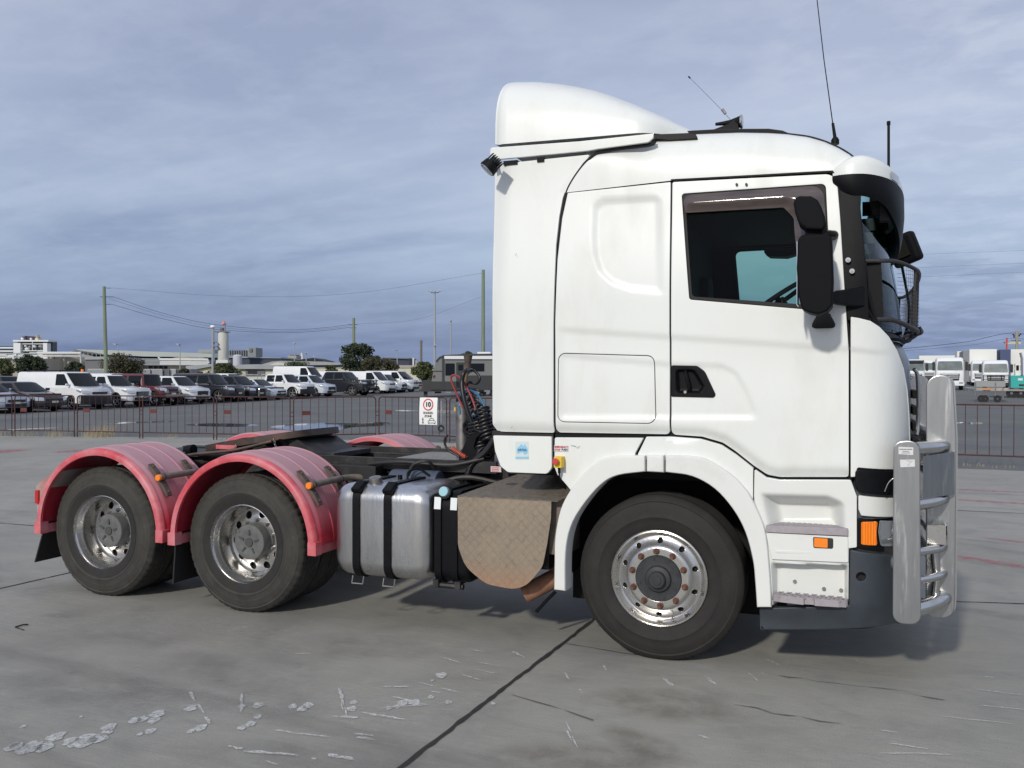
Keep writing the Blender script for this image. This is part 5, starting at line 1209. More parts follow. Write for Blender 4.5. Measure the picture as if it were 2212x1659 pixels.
def mk_rear(loc, rz):
    ty = tyre(T, .517, .27, 4, 'drive_wheel', M_TYRE_R, 0., 216, True); flatten(ty); ty.location = loc; ty.rotation_euler = (0, 0, rz)
    ti = tyre(ty, .517, .27, 4, 'inner_tyre', M_TYRE_R, .335, 144, True); flatten(ti)
    mb = MB(); mb.lathe([(.293, -.0145+.01), (.325, -.0155), (.360, -.0205), (.3605, -.015), (.293, .02)], seg=96); mb.obj('bead_band', M_TDARK, ty, ang=60)
    mb = MB(); mb.lathe([(.2915, .010), (.2985, -.008), (.3005, -.003), (.299, .006), (.285, .002), (.278, .012), (.275, .035), (.266, .048), (.2625, .06), (.2575, .085), (.256, .15), (.250, .168), (.236, .178)], seg=120); mb.obj('rim', M_ALUW, ty, ang=50)
    pr = [(0, .16), (.15, .16), (.19, .164), (.22, .172), (.24, .180)]
    panel('wheel_disc', circle(0, 0, .238, 100), M_ALUW, ty, g=RDISC(pr), holes=holes_ring(10, .202, .029, .1), t=.02, r=.002, step=.014, est=.015, ang=50)
    mb = MB(); mb.lathe([(.001, .064), (.07, .064), (.076, .060), (.118, .060), (.130, .065), (.134, .073), (.134, .15), (.145, .161)], seg=64); mb.obj('hub', mat('hub_dusty', (.115, .118, .115), .7, var=.2, vscale=20), ty, ang=35)
    mb = MB()
    for k in range(5): a_ = 2*PI*(k+.2)/5; mb.box((.072*math.cos(a_), .058, .072*math.sin(a_)), (.042, .006, .014), Matrix.Rotation(-a_, 3, 'Y'))
    mb.cyl((0, .064, 0), (0, .056, 0), .034, seg=24); mb.obj('hub_ribs', mat('hub_rib', (.06, .062, .062), .7), ty)
    mb = MB(); mb.cyl((-.092, .062, .078), (-.092, .054, .078), .009, seg=8); mb.obj('plug', M_STEEL, ty)
    for k in range(10):
        a_ = 2*PI*(k+.5)/10; x, z = .157*math.cos(a_), .157*math.sin(a_); mb = MB(); mb.cyl((x, .162, z), (x, .142, z), .0145, seg=6); mb.cyl((x, .142, z), (x, .134, z), .009, seg=10); mb.obj('wheel_nut', M_STEEL, ty)
    mb = MB(); mb.cyl((0, .2, 0), (0, .5, 0), .24, seg=40); mb.obj('brake_drum', M_GAP, ty)
    return ty
def dup_part(o, loc, rz):
    c = o.copy(); COL.objects.link(c); c.location = loc; c.rotation_euler = (0, 0, rz)
    for ch in list(o.children): d = ch.copy(); COL.objects.link(d); d.parent = c
    return c
wf = mk_front((0, -1.165, .51), 0.); dup_part(wf, (0, 1.165, .51), PI)
wr = mk_rear((-3.1, -1.165, .51), 0.)
for (x, y, r) in ((-4.46, -1.165, 0), (-3.1, 1.165, PI), (-4.46, 1.165, PI)): c = dup_part(wr, (x, y, .51), r)
# ---- mudguards
def fender_mat():
    M = bpy.data.materials.new('faded_red_plastic'); M.use_nodes = True; t = M.node_tree; b = t.nodes['Principled BSDF']; b.inputs['Roughness'].default_value = .5
    tcn = N(t, 'ShaderNodeTexCoord'); v = tcn.outputs['Object']; ge = N(t, 'ShaderNodeNewGeometry'); sp_ = N(t, 'ShaderNodeSeparateXYZ'); t.links.new(ge.outputs['Normal'], sp_.inputs[0])
    up = ramp(t, sp_.outputs[2], [(.12, 0.), (.70, 1.)])           # the tops have chalked in the weather
    mp = N(t, 'ShaderNodeMapping'); mp.inputs['Scale'].default_value = (1.6, 14, 1.6); t.links.new(v, mp.inputs[0])
    n = noise(t, mp.outputs[0], 3., 6, .65, .5); n2 = noise(t, v, 10., 5, .7)
    fd = math_(t, 'MULTIPLY', up, ramp(t, n, [(.25, .62), (.7, 1.)]))
    c = mixc(t, ramp(t, n2, [(.3, 0.), (.7, 1.)]), (.44, .022, .040), (.56, .050, .075))
    c = mixc(t, fd, c, (.46, .30, .33)); t.links.new(c, b.inputs['Base Color'])
    t.links.new(math_(t, 'MULTIPLY_ADD', fd, .22, .42), b.inputs['Roughness']); return M
M_FEND = fender_mat()
M_FLIP = mat('faded_red_lip', (.54, .065, .085), .5, var=.15, vscale=8, dirt=(.60, .25, .27), dscale=2.5, dmin=.42, dmax=.68)
def mudguard(xc, side, label=None):
    cz = .54; a0, a1 = math.radians(3), math.radians(178); n = 72; r0 = .632
    sec = [(-1.262, r0-.045), (-1.272, r0-.03), (-1.272, r0-.004), (-1.262, r0+.004), (-1.235, r0+.008), (-1.215, r0+.012), (-1.20, r0+.020)]
    yy = -1.20
    for k in range(3):
        sec += [(yy+.015, r0+.021), (yy+.150, r0+.022), (yy+.156, r0+.0265), (yy+.170, r0+.0265), (yy+.178, r0+.022)]; yy += .178
    sec += [(-.65, r0+.014), (-.64, r0-.02), (-.645, r0-.02), (-.655, r0+.008)]+[(y, r-.006) for y, r in ((-.8, r0+.014), (-1.19, r0+.012), (-1.255, r0-.004), (-1.258, r0-.04))]
    secs = []
    for i in range(n+1):
        a_ = a0+(a1-a0)*i/n; secs.append([(xc+r*math.cos(a_), y*(-side), cz+r*math.sin(a_)) for y, r in sec])
    # straight tails
    secs = [[(p[0], p[1], p[2]-.02) for p in secs[0]]]+secs+[[(p[0], p[1], p[2]-.01) for p in secs[-1]]]
    mb = MB(); mb.loft(secs); o = mb.obj('mudguard', M_FEND, T, ang=28, label=label)
    for aa in (a0, a1):
        mb = MB(); x, z = xc+(r0-.012)*math.cos(aa), cz+(r0-.012)*math.sin(aa)
        mb.b2(x-.035, x+.035, -1.278*(-side), -1.20*(-side), z-.085, z+.01)
        mb.b2(x-.02, x+.02, -1.20*(-side), -.66*(-side), z-.085, z-.015)
        mb.obj('end_flange', M_FLIP, o, bevel=.004)
    # near rolled lip shows brighter
    ls = []
    for i in range(n+1):
        a_ = a0+(a1-a0)*i/n; ls.append([(xc+r*math.cos(a_), y*(-side), cz+r*math.sin(a_)) for y, r in ((-1.2745, r0-.042), (-1.2765, r0-.03), (-1.2765, r0-.006), (-1.266, r0+.0065), (-1.236, r0+.011), (-1.26, r0-.01), (-1.268, r0-.04))])
    mb = MB(); mb.loft(ls); mb.obj('rolled_lip', M_FLIP, o, ang=50)
    return o
f1 = mudguard(-4.41, -1); f2_ = mudguard(-3.054, -1); f3 = mudguard(-3.054, 1); f4 = mudguard(-4.41, 1)
M_BRK = mat('bracket_brown', (.085, .065, .055), .7, var=.3, vscale=20, dirt=(.18, .11, .07), dscale=15, dmin=.55, dmax=.8); M_PIPE = mat('pipe_grey_brown', (.17, .145, .125), .65, var=.2, vscale=15)
def guard_stay(xc, side, parent, ang=32):
    a = math.radians(ang); r = .672; cz = .54; s_ = -side
    c = (xc+r*math.cos(a), cz+r*math.sin(a)); tdir = (-math.sin(a), math.cos(a))
    def pt(y, u=0, o=0): return (c[0]+tdir[0]*u+math.cos(a)*o, y*s_, c[1]+tdir[1]*u+math.sin(a)*o)
    for y in (-1.16, -.80):
        mb = MB(); mb.loft([[pt(y-.025, u, o) for u, o in ((-.15, -.015), (-.15, .0), (-.07, .012), (.07, .012), (.15, .0), (.15, -.015))], [pt(y+.025, u, o) for u, o in ((-.15, -.015), (-.15, .0), (-.07, .012), (.07, .012), (.15, .0), (.15, -.015))]])
        for u in (-.12, -.06, .06, .12): mb.cyl(pt(y, u, .0), pt(y, u, .016), .010, seg=8)
        mb.obj('stay_strap', M_BRK, parent)
    mb = MB(); mb.tube([pt(-1.19, 0, .03), pt(-1.0, 0, .04), pt(-.72, 0, .04), pt(-.60, -.05, .09), pt(-.50, -.16, .16), pt(-.42, -.22, .18)], .024, 14); mb.obj('stay_pipe', M_PIPE, parent)
    mb = MB()
    for y in (-1.165, -.80): mb.cyl(pt(y-.012, 0, .035), pt(y+.012, 0, .035), .028, seg=14)
    mb.obj('pipe_clamp', M_BRK, parent)
    if side < 0:
        mb = MB(); mb.cyl(pt(-1.195, 0, .03), pt(-1.22, 0, .03), .024, seg=18); mb.obj('marker_lamp', M_AMBER, parent, bevel=.004)
guard_stay(-4.41, -1, f1, 38); guard_stay(-3.054, -1, f2_, 38); guard_stay(-3.054, 1, f3, 40); 
# rear tail bracket, lamp and mudflaps
M_TAILP = mat('tail_bracket', (.42, .22, .19), .6, var=.2, dirt=(.35, .33, .30), dscale=6, dmin=.4, dmax=.6)
q = px([(81, 1050), (88, 1042), (127, 1012), (132, 1018), (104, 1062), (92, 1120), (84, 1120)], -1.2)
mb = MB(); mb.prism(q, -1.215, -.8); mb.obj('tail_bracket', M_TAILP, T, bevel=.004)
a = S(82, 1073, -1.22); mb = MB(); mb.b2(a[0]-.02, a[0]+.015, -1.235, -.9, a[2]-.055, a[2]+.055); mb.obj('tail_lamp', M_REDL, T, bevel=.006)
M_FLAP = mat('rubber_flap', (.014, .014, .015), .75)
a = S(97, 1128, -1.2); b = S(70, 1214, -1.2)
mb = MB(); mb.add([(a[0], -1.2, a[2]), (a[0], -.65, a[2]), (b[0]+.02, -.65, b[2]), (b[0]+.02, -1.2, b[2]), (a[0]+.012, -1.2, a[2]), (a[0]+.012, -.65, a[2]), (b[0]+.032, -.65, b[2]), (b[0]+.032, -1.2, b[2])], [(0, 1, 2, 3), (7, 6, 5, 4), (0, 4, 5, 1), (1, 5, 6, 2), (2, 6, 7, 3), (3, 7, 4, 0)]); mb.obj('mudflap', M_FLAP, T)
mb = MB(); a = S(372, 1150, -1.2); mb.add([(a[0]+.03, -1.2, .56), (a[0]+.03, -.65, .56), (a[0], -.65, .17), (a[0], -1.2, .17), (a[0]+.042, -1.2, .56), (a[0]+.042, -.65, .56), (a[0]+.012, -.65, .17), (a[0]+.012, -1.2, .17)], [(0, 1, 2, 3), (7, 6, 5, 4), (0, 4, 5, 1), (1, 5, 6, 2), (2, 6, 7, 3), (3, 7, 4, 0)]); mb.obj('mudflap', M_FLAP, T)
# ---- fifth wheel
M_5 = mat('greasy_steel', (.055, .042, .036), .5, metal=.3, var=.3, vscale=8, dirt=(.13, .075, .055), dscale=5, dmin=.45, dmax=.7)
tl = math.radians(9); X0, Z0 = -3.62, 1.235
def fw(x, y, z): return (X0+x*math.cos(tl)-z*math.sin(tl), y, Z0+x*math.sin(tl)+z*math.cos(tl))
ol = fillet([(.46, -.30, .18), (.46, .30, .18), (.10, .48, .1), (-.22, .48, .1), (-.55, .34, .06), (-.52, .12, .03), (-.05, .045, .04), (-.05, -.045, .04), (-.52, -.12, .03), (-.55, -.34, .06), (-.22, -.48, .1), (.10, -.48, .1)], 5)
mb = MB(); n = len(ol)
mb.loft([[fw(x, y, z) for x, y in ol] for z in (-.055, .0)], cap=False)
from mathutils.geometry import tessellate_polygon
tri = tessellate_polygon([[Vector((x, y, 0)) for x, y in ol]])
for z in (-.055, 0): mb.add([fw(x, y, z) for x, y in ol], [tuple(t_) for t_ in tri])
f5 = mb.obj('fifth_wheel', M_5, T, bevel=.0)
mb = MB()
for sd in (-1, 1):
    y0, y1 = sd*.34, sd*.42
    mb.prism([(X0-.34, 1.08), (X0+.34, 1.08), (X0+.12, 1.2), (X0-.12, 1.2)], y0, y1); mb.b2(X0-.5, X0+.55, sd*.30, sd*.50, 1.075, 1.09)
    mb.cyl((X0, sd*.33, 1.175), (X0, sd*.46, 1.175), .04)
for x in (-.3, 0., .28): mb.loft([[fw(x-.015, y, -.05) for y in (-.4, .4)]+[fw(x-.015, y, -.13) for y in (.3, -.3)], [fw(x+.015, y, -.05) for y in (-.4, .4)]+[fw(x+.015, y, -.13) for y in (.3, -.3)]])
mb.b2(X0-.1, X0+.75, -.3, .3, 1.08, 1.12); mb.prism([(X0+.2, 1.09), (X0+.62, 1.09), (X0+.4, 1.22), (X0+.3, 1.22)], -.3, .3)
mb.obj('mount', M_DARKP, f5, bevel=.003)
mb = MB(); mb.tube([fw(.25, -.46, -.06), fw(-.1, -.52, -.085), fw(-.45, -.56, -.07), fw(-.62, -.58, -.075)], .013, 8); mb.tube([fw(-.62, -.58, -.075), fw(-.66, -.58, -.08), fw(-.8, -.56, -.085)], .018, 8); mb.obj('release_handle', M_5, f5)
mb = MB()
for (x, y, L_, dx) in ((-.08, -.50, .2, -.10), (.28, -.47, .16, .05), (-.56, -.57, .17, .04)):
    for k in range(int(L_/.022)):
        t_ = k*.022; p = Vector(fw(x, y, -.05))+Vector((dx*t_/L_, 0, -t_)); mb.tube([tuple(p+Vector((.007*math.cos(u)*(1 if k % 2 else .2), .007*math.cos(u)*(.2 if k % 2 else 1), .012*math.sin(u)))) for u in np.linspace(0, 2*PI, 9)], .0025, 4, smooth=False)
mb.obj('chain', M_STEEL, f5)
mb = MB(); a, b = fw(-.3, -.483, -.05), fw(-.08, -.4855, -.01); mb.b2(a[0], b[0], -.487, -.4845, a[2], a[2]+.035); mb.obj('red_tag', M_FLIP, f5)
mb = MB(); c = S(408, 972, -.42); mb.ball(tuple(c), .045, 14, 8, (.7, 1, 1)); mb.cyl((c[0]+.02, c[1], c[2]), (c[0]+.02, c[1], c[2]-.1), .012, seg=8); mb.cyl((c[0]-.03, c[1], c[2]), (c[0]+.05, c[1], c[2]), .04, .05, seg=16); mb.obj('rear_work_lamp', M_BLACK, T)
mb = MB(); mb.b2(-5.0, -4.0, -.36, .36, 1.03, 1.06); mb.b2(-4.98, -4.93, -1.1, 1.1, .62, .72); mb.obj('rear_cross_member', M_DARKP, T)
# ---- fuel tank, reservoir, tread plate box
def tankbody(name, x0, x1, y0, y1, z0, z1, rr, m_, er=.05, parent=T, z0i=None):
    base = fillet([(y0, z0, rr), (y1, z0, rr), (y1, z1, rr), (y0, z1, rr)], 8); cy, cz = (y0+y1)/2, (z0+z1)/2; secs = []
    ei = er*.62; A8 = [PI/2*k/6 for k in range(7)]
    for x, s_ in [(x0+er-er*math.sin(a), -ei*(1-math.cos(a))) for a in A8[::-1]]+[(x1-er+er*math.sin(a), -ei*(1-math.cos(a))) for a in A8]:
        q = [(x, cy+(p[0]-cy)*(1+s_*2/(y1-y0)), cz+(p[1]-cz)*(1+s_*2/(z1-z0))) for p in base]; secs.append(q)
    mb = MB(); mb.loft(secs); return mb.obj(name, m_, parent, ang=40), base
M_TANK = mat('tank_alu', (.60, .61, .62), .27, metal=1., var=.14, vscale=2.5, dirt=(.40, .38, .35), dscale=1.8, dmin=.45, dmax=.8, rvar=.2, stretch=(3, 3, .7), bump=1., bscale=3)
tk, base = tankbody('fuel_tank', -2.30, -1.545, -1.225, -.56, .355, 1.0, .11, M_TANK, .12)
def strap(x, w_, base, off, m_, parent, nm='tank_strap', x2=None):
    cy = sum(p[0] for p in base)/len(base); cz = sum(p[1] for p in base)/len(base); y0 = min(p[0] for p in base); z0, z1 = min(p[1] for p in base), max(p[1] for p in base); y1 = max(p[0] for p in base)
    def gq(o): return [(cy+(p[0]-cy)*(1+2*o/(y1-y0)), cz+(p[1]-cz)*(1+2*o/(z1-z0))) for p in base]
    A, B = gq(.001), gq(off); mb = MB(); mb.loft([[(x, *p) for p in A], [(x, *p) for p in B], [(x+w_, *p) for p in B], [(x+w_, *p) for p in A]], cap=False); return mb.obj(nm, m_, parent)
for x in (-2.13, -1.885):
    s_o = strap(x, .055, base, .012, M_BLACK, tk)
    mb = MB(); mb.tube([(x-.015, -1.2, .36), (x-.015, -1.215, .31), (x+.07, -1.215, .31), (x+.07, -1.2, .36)], .006, 6, smooth=False); mb.obj('strap_buckle', M_STEEL, s_o)
    mb = MB(); mb.box((x+.03, -1.2, .985), (.07, .11, .035), Matrix.Rotation(.5, 3, 'X')); mb.obj('strap_tensioner', M_BLACK, s_o, bevel=.01)
c = S(813, 1047, -1.08); mb = MB(); mb.cyl((c[0], c[1], .975), (c[0], c[1]-.01, 1.01), .052, seg=28); mb.cyl((c[0], c[1]-.01, 1.01), (c[0], c[1]-.018, 1.04), .047, .043, seg=20); mb.obj('fuel_cap', M_STEEL, tk, bevel=.003)
mb = MB(); mb.tube([(-1.93, -.8, 1.0), (-1.93, -.78, 1.05), (-1.88, -.72, 1.07), (-1.8, -.7, 1.02)], .009, 8); mb.cyl((-1.98, -.82, .99), (-1.98, -.82, 1.03), .018, seg=10); mb.obj('fuel_line', M_BLACK, tk)
ab, base2 = tankbody('urea_tank', -1.525, -1.27, -1.19, -.62, .36, .965, .10, M_BLACK, .04)
for x in (-1.515, -1.395):
    s_o = strap(x, .048, base2, .014, M_BLACK, ab)
    mb = MB(); q = [(x, -1.206, .86), (x+.048, -1.206, .86), (x+.048, -1.196, .94), (x, -1.196, .94)]; mb.add([(p[0], p[1]-.004, p[2]) for p in q]+[(p[0], p[1]+.002, p[2]) for p in q], [(0, 1, 2, 3), (7, 6, 5, 4), (0, 4, 5, 1), (1, 5, 6, 2), (2, 6, 7, 3), (3, 7, 4, 0)]); mb.obj('reflective_tape', mat('reflect_white', (.75, .78, .78), .4), s_o)
mb = MB(); mb.tube([(-1.53, -1.18, .345), (-1.31, -1.18, .345)], .02, 8); mb.box((-1.5, -1.19, .36), (.04, .05, .05)); mb.box((-1.34, -1.19, .36), (.04, .05, .05)); mb.obj('tank_cradle', M_DARKP, ab)
c = S(963, 1062, -1.17); mb = MB(); mb.cyl((c[0], -1.15, c[2]-.012), (c[0], -1.19, c[2]), .047, seg=26); cc_ = mb.obj('cap_seat', M_BLACK, ab); mb = MB(); mb.cyl((c[0], -1.185, c[2]), (c[0], -1.212, c[2]+.007), .036, .033, seg=22); mb.obj('blue_cap', mat('cap_blue', (.28, .50, .56), .5), ab, bevel=.003)
def tread_mat():
    M = bpy.data.materials.new('tread_plate'); M.use_nodes = True; t = M.node_tree; b = t.nodes['Principled BSDF']; b.inputs['Metallic'].default_value = .55; b.inputs['Roughness'].default_value = .5
    tcn = N(t, 'ShaderNodeTexCoord'); v = tcn.outputs['Object']; mp = N(t, 'ShaderNodeMapping'); mp.inputs['Rotation'].default_value = (0, math.radians(45), 0); t.links.new(v, mp.inputs[0])
    s_ = N(t, 'ShaderNodeSeparateXYZ'); t.links.new(mp.outputs[0], s_.inputs[0])
    cell = .046
    u = math_(t, 'DIVIDE', s_.outputs[0], cell); w_ = math_(t, 'DIVIDE', s_.outputs[2], cell)
    par = math_(t, 'PINGPONG', math_(t, 'ADD', math_(t, 'FLOOR', u), math_(t, 'FLOOR', w_)), 1.)
    fu = math_(t, 'FRACT', u); fw_ = math_(t, 'FRACT', w_)
    def bars(a, b_): # thin ribs across a within cell, length limited along b
        r_ = math_(t, 'ABSOLUTE', math_(t, 'SUBTRACT', math_(t, 'FRACT', math_(t, 'MULTIPLY', a, 4.)), .5)); k1 = math_(t, 'LESS_THAN', r_, .26)
        k2 = math_(t, 'LESS_THAN', math_(t, 'ABSOLUTE', math_(t, 'SUBTRACT', b_, .5)), .4); k3 = math_(t, 'LESS_THAN', math_(t, 'ABSOLUTE', math_(t, 'SUBTRACT', a, .5)), .4)
        return math_(t, 'MULTIPLY', math_(t, 'MULTIPLY', k1, k2), k3)
    h = math_(t, 'ADD', math_(t, 'MULTIPLY', bars(fu, fw_), par), math_(t, 'MULTIPLY', bars(fw_, fu), math_(t, 'SUBTRACT', 1., par)))
    n = noise(t, v, 3.5, 6, .65, .4); n2 = noise(t, v, 25., 5, .7)
    sz = N(t, 'ShaderNodeSeparateXYZ'); t.links.new(v, sz.inputs[0])
    c = mixc(t, ramp(t, n, [(.3, 0.), (.7, 1.)]), (.34, .27, .20), (.26, .215, .165)); c = mixc(t, ramp(t, n2, [(.5, 0.), (.75, .6)]), c, (.14, .11, .085))
    mud = math_(t, 'MULTIPLY', ramp(t, sz.outputs[2], [(.37, 1.), (.56, 0.)]), ramp(t, n, [(.3, .5), (.6, 1.)])); c = mixc(t, mud, c, (.42, .22, .12))
    c = mixc(t, math_(t, 'MULTIPLY', h, .5), c, (.50, .44, .35)); t.links.new(c, b.inputs['Base Color'])
    t.links.new(math_(t, 'MULTIPLY_ADD', h, -.12, .58), b.inputs['Roughness'])
    bp = N(t, 'ShaderNodeBump'); bp.inputs['Strength'].default_value = .9; bp.inputs['Distance'].default_value = .006; t.links.new(h, bp.inputs['Height']); t.links.new(bp.outputs[0], b.inputs['Normal']); return M
M_TREADP = tread_mat()
SH = fillet(px([(988.5, 1072, 1), (1191, 1083, 1), (1190, 1120), (1182, 1175, 60), (1172, 1225, 50), (1128, 1277, 70), (1050, 1262, 60), (1005, 1225, 70), (989, 1180, 60)], -1.232))
bxp = panel('battery_box', SH, M_TREADP, T, y=-1.232, t=.004, r=.0015, step=.2, back=True)
a, b = S(988.5, 1071, -1.235), S(1203, 1082.5, -1.235); c_, d_ = (-.62, -.93, 1.03), (-1.08, -.62, 1.05)
mb = MB(); top_ = [tuple(a), tuple(b), (b[0]+.06, -1.12, b[2]+.03), (-.60, -.95, 1.03), (-.66, -.60, 1.05), (-1.14, -.60, 1.05)]
mb.add(top_+[(p[0], p[1], p[2]-.004) for p in top_], [tuple(range(6)), tuple(range(6, 12))[::-1]]+[(i, (i+1) % 6, 6+(i+1) % 6, 6+i) for i in range(6)]); mb.obj('lid', mat('lid_plate', (.24, .205, .16), .6, metal=.4, var=.35, vscale=12, stretch=(3, 9, 1), dirt=(.10, .085, .07), dscale=9, dmin=.45, dmax=.7, bump=.6, bscale=70), bxp)
mb = MB(); mb.b2(-1.2, -.72, -1.15, -.6, .5, .94); mb.obj('box_body', M_DARKP, bxp)
# rusty exhaust
M_EXH = mat('exhaust_rust', (.29, .145, .09), .85, var=.3, vscale=10, dirt=(.14, .07, .045), dscale=6, dmin=.45, dmax=.7)
mb = MB(); mb.cyl(tuple(S(1133, 1284, -1.05)), tuple(S(1205, 1245, -.98)), .062, seg=24); mb.tube([(-.74, -1.0, .47), (-.70, -.98, .62), (-.72, -.95, .8)], .055, 14); mb.obj('exhaust_pipe', M_EXH, T)
mb = MB(); mb.b2(-.72, -.6, -1.15, -.85, .6, .98); mb.obj('heat_shield', mat('shield_dirty', (.16, .13, .11), .7, var=.3), T, bevel=.01)
mb = MB(); mb.tube([tuple(S(1200, 1278, -1.0)), tuple(S(1178, 1300, -1.05)), tuple(S(1158, 1322, -1.1))], .012, 8); mb.obj('dangling_hose', M_BLACK, T)
# ---- gear behind the cab
M_HRED = mat('hose_red', (.26, .03, .035), .45); M_HBLU = mat('hose_blue', (.03, .16, .32), .45); M_HBLK = mat('hose_black', (.012, .012, .014), .4)
pY = -.15
mb = MB(); a, b, c = S(1001, 1000, pY), S(998, 876, pY), S(1011, 772, pY)
mb.cyl(tuple(a-np.array([0, 0, .12])), tuple(b), .052, seg=20); mb.cyl(tuple(b), tuple(b+np.array([0, 0, .03])), .058, seg=20); hp = mb.obj('hose_post', M_STEEL, T)
mb = MB(); mb.cyl(tuple(b), tuple(c), .018, seg=12); mb.obj('post_rod', mat('rod_rusty', (.25, .16, .09), .6, var=.3, vscale=9), hp)
mb = MB(); mb.cyl(tuple(c-np.array([0, 0, .04])), tuple(c+np.array([0, 0, .015])), .026, .036, seg=14); mb.cyl(tuple(c-np.array([0, 0, .1])), tuple(c-np.array([0, 0, .04])), .024, seg=14); mb.obj('post_cap', M_BRK, hp)
def hose(name, P, r_, m_, Y=None): 
    mb = MB(); mb.tube([tuple(S(p[0], p[1], p[2] if len(p) > 2 else pY)) for p in P], r_, 10, 8); return mb.obj(name, m_, T, ang=60)
hose('air_hose', [(1000, 880, -.25), (986, 850, -.25), (975, 822, -.25), (976, 812, -.25), (988, 812, -.25), (1003, 828, -.27), (1020, 862, -.3), (1030, 895, -.32), (1034, 925, -.33)], .0085, M_HRED)
hose('air_hose', [(994, 895, -.2), (992, 868, -.2), (997, 848, -.2), (1010, 842, -.22), (1030, 850, -.25), (1050, 885, -.3), (1062, 920, -.35)], .0085, M_HBLU)
hose('power_cable', [(1018, 800, -.15), (1004, 803, -.3), (998, 825, -.32), (1002, 860, -.34), (1014, 900, -.34), (1030, 935, -.32), (1040, 975, -.3)], .018, M_HBLK)
hose('power_cable', [(1008, 808, -.1), (1022, 800, -.18), (1036, 815, -.2), (1030, 828, -.2), (1012, 826, -.2), (1010, 838, -.2), (1030, 842, -.25), (1050, 850, -.22)], .011, M_HBLK)
def coil(name, p0, p1, R_, r_, turns, m_, ph=0., sag=.0):
    a, b = Vector(p0), Vector(p1); d = (b-a); L_ = d.length; d.normalize(); u = d.orthogonal().normalized(); v = d.cross(u); P = []
    n = int(turns*14)
    for i in range(n+1):
        t_ = i/n; an = 2*PI*turns*t_+ph; P.append(tuple(a+d*L_*t_+(u*math.cos(an)+v*math.sin(an))*R_*(1+.15*math.sin(t_*9+ph))+Vector((0, 0, -sag*math.sin(PI*t_)))))
    mb = MB(); mb.tube(P, r_, 6, smooth=False); return mb.obj(name, m_, T, ang=60)
coil('coiled_hose', S(1000, 855, -.1), S(1035, 895, -.15), .065, .010, 6, M_HBLK)
coil('coiled_hose', S(1032, 905, -.3), S(1050, 985, -.28), .07, .011, 12, M_HBLK)
coil('coiled_hose', S(1048, 900, -.15), S(1058, 975, -.12), .065, .010, 9, M_HRED, 1.)
coil('coiled_hose', S(1026, 895, -.2), S(1040, 970, -.2), .055, .009, 9, M_HBLU, 2.)
coil('coiled_hose', S(1040, 880, -.35), S(1056, 950, -.4), .05, .010, 9, M_HBLK, .5)
for k in range(8):
    x_, y_ = rng.uniform(1018, 1050), rng.uniform(885, 960); coil('coiled_hose', S(x_, y_, rng.uniform(-.5, .1)), S(x_+rng.uniform(2, 12), y_+rng.uniform(35, 60), rng.uniform(-.5, .1)), rng.uniform(.04, .075), rng.uniform(.009, .013), 7, M_HBLK, k)
# black bracket plate and plug
q = [S(x, y, -.42) for x, y in ((1026, 932), (1008, 952), (993, 985), (990, 1020), (994, 1046), (1010, 1052), (1040, 1040), (1062, 1020), (1062, 1000), (1038, 985), (1024, 965), (1030, 945), (1042, 935))]
mb = MB(); mb.prism([(p[0], p[2]) for p in q], -.43, -.40); br = mb.obj('hose_bracket', M_BLACK, T)
mb = MB(); mb.cyl(tuple(S(990, 1010, -.42)), tuple(S(978, 1008, -.42)), .04, seg=16); mb.cyl(tuple(S(978, 1008, -.42)), tuple(S(966, 1007, -.42)), .03, .036, seg=14); mb.obj('trailer_plug', M_BLACK, br)
mb = MB(); mb.cyl(tuple(S(985, 1009.5, -.42)), tuple(S(981, 1008.5, -.42)), .043, seg=16); mb.obj('plug_ring', M_ALUT, br)
def shift(P, dy): return [(x, y+dy, *r) for x, y, *r in P]
hose('trailer_cable', [(968, 1008-68, -.42), (961, 948, -.42), (962, 962, -.42), (972, 975, -.42), (985, 982, -.42), (1005, 993, -.42), (1030, 985, -.4), (1050, 968, -.4)], .009, M_HBLK)
coil('coiled_hose', S(976, 968, -.44), S(1006, 988, -.44), .012, .004, 12, mat('hose_orange_red', (.6, .12, .08), .5))
hose('coolant_hose', [(1068, 950, -.5), (1050, 975, -.5), (1022, 1000, -.5), (1012, 1020, -.5), (1006, 1050, -.5)], .026, M_HBLK)
for k in range(9):
    mb = MB(); p = S(rng.uniform(1028, 1060), rng.uniform(900, 1010), rng.uniform(-.5, -.1)); mb.box(tuple(p), tuple(rng.uniform(.04, .10, 3)), Matrix.Rotation(rng.uniform(0, 3), 3, 'Y')); mb.obj('valve_block', M_DARKP, T, bevel=.008)
mb = MB(); mb.b2(-1.0, -.68, -.55, 1.1, 1.06, 1.40); mb.b2(-1.3, -1.0, -.5, .5, 1.04, 1.22); mb.obj('cab_tilt_gear', M_DARKP, T)
# straps between cab rear wall and fairings: cab back panel
mb = MB(); mb.b2(XZ(1203, 800)[0]-.03, XZ(1203, 800)[0]-.005, -1.18, 1.18, 1.42, 2.9); mb.obj('cab_back', M_WHITE, T)
# small knocks and scuffs on the white skins
for (x, y, dx, dy) in ((1113.5, 553, 1.5, -6), (1105, 925, 1, -5), (1233, 962, 12, 3), (1246, 968, 6, -5)):
    a, b = S(x, y, -1.258), S(x+dx, y+dy, -1.258); mb = MB(); mb.tube([tuple(a), tuple((a+b)/2+np.array([.002, 0, .001])), tuple(b)], .0011, 4); mb.obj('paint_scratch', M_DARKP, T)
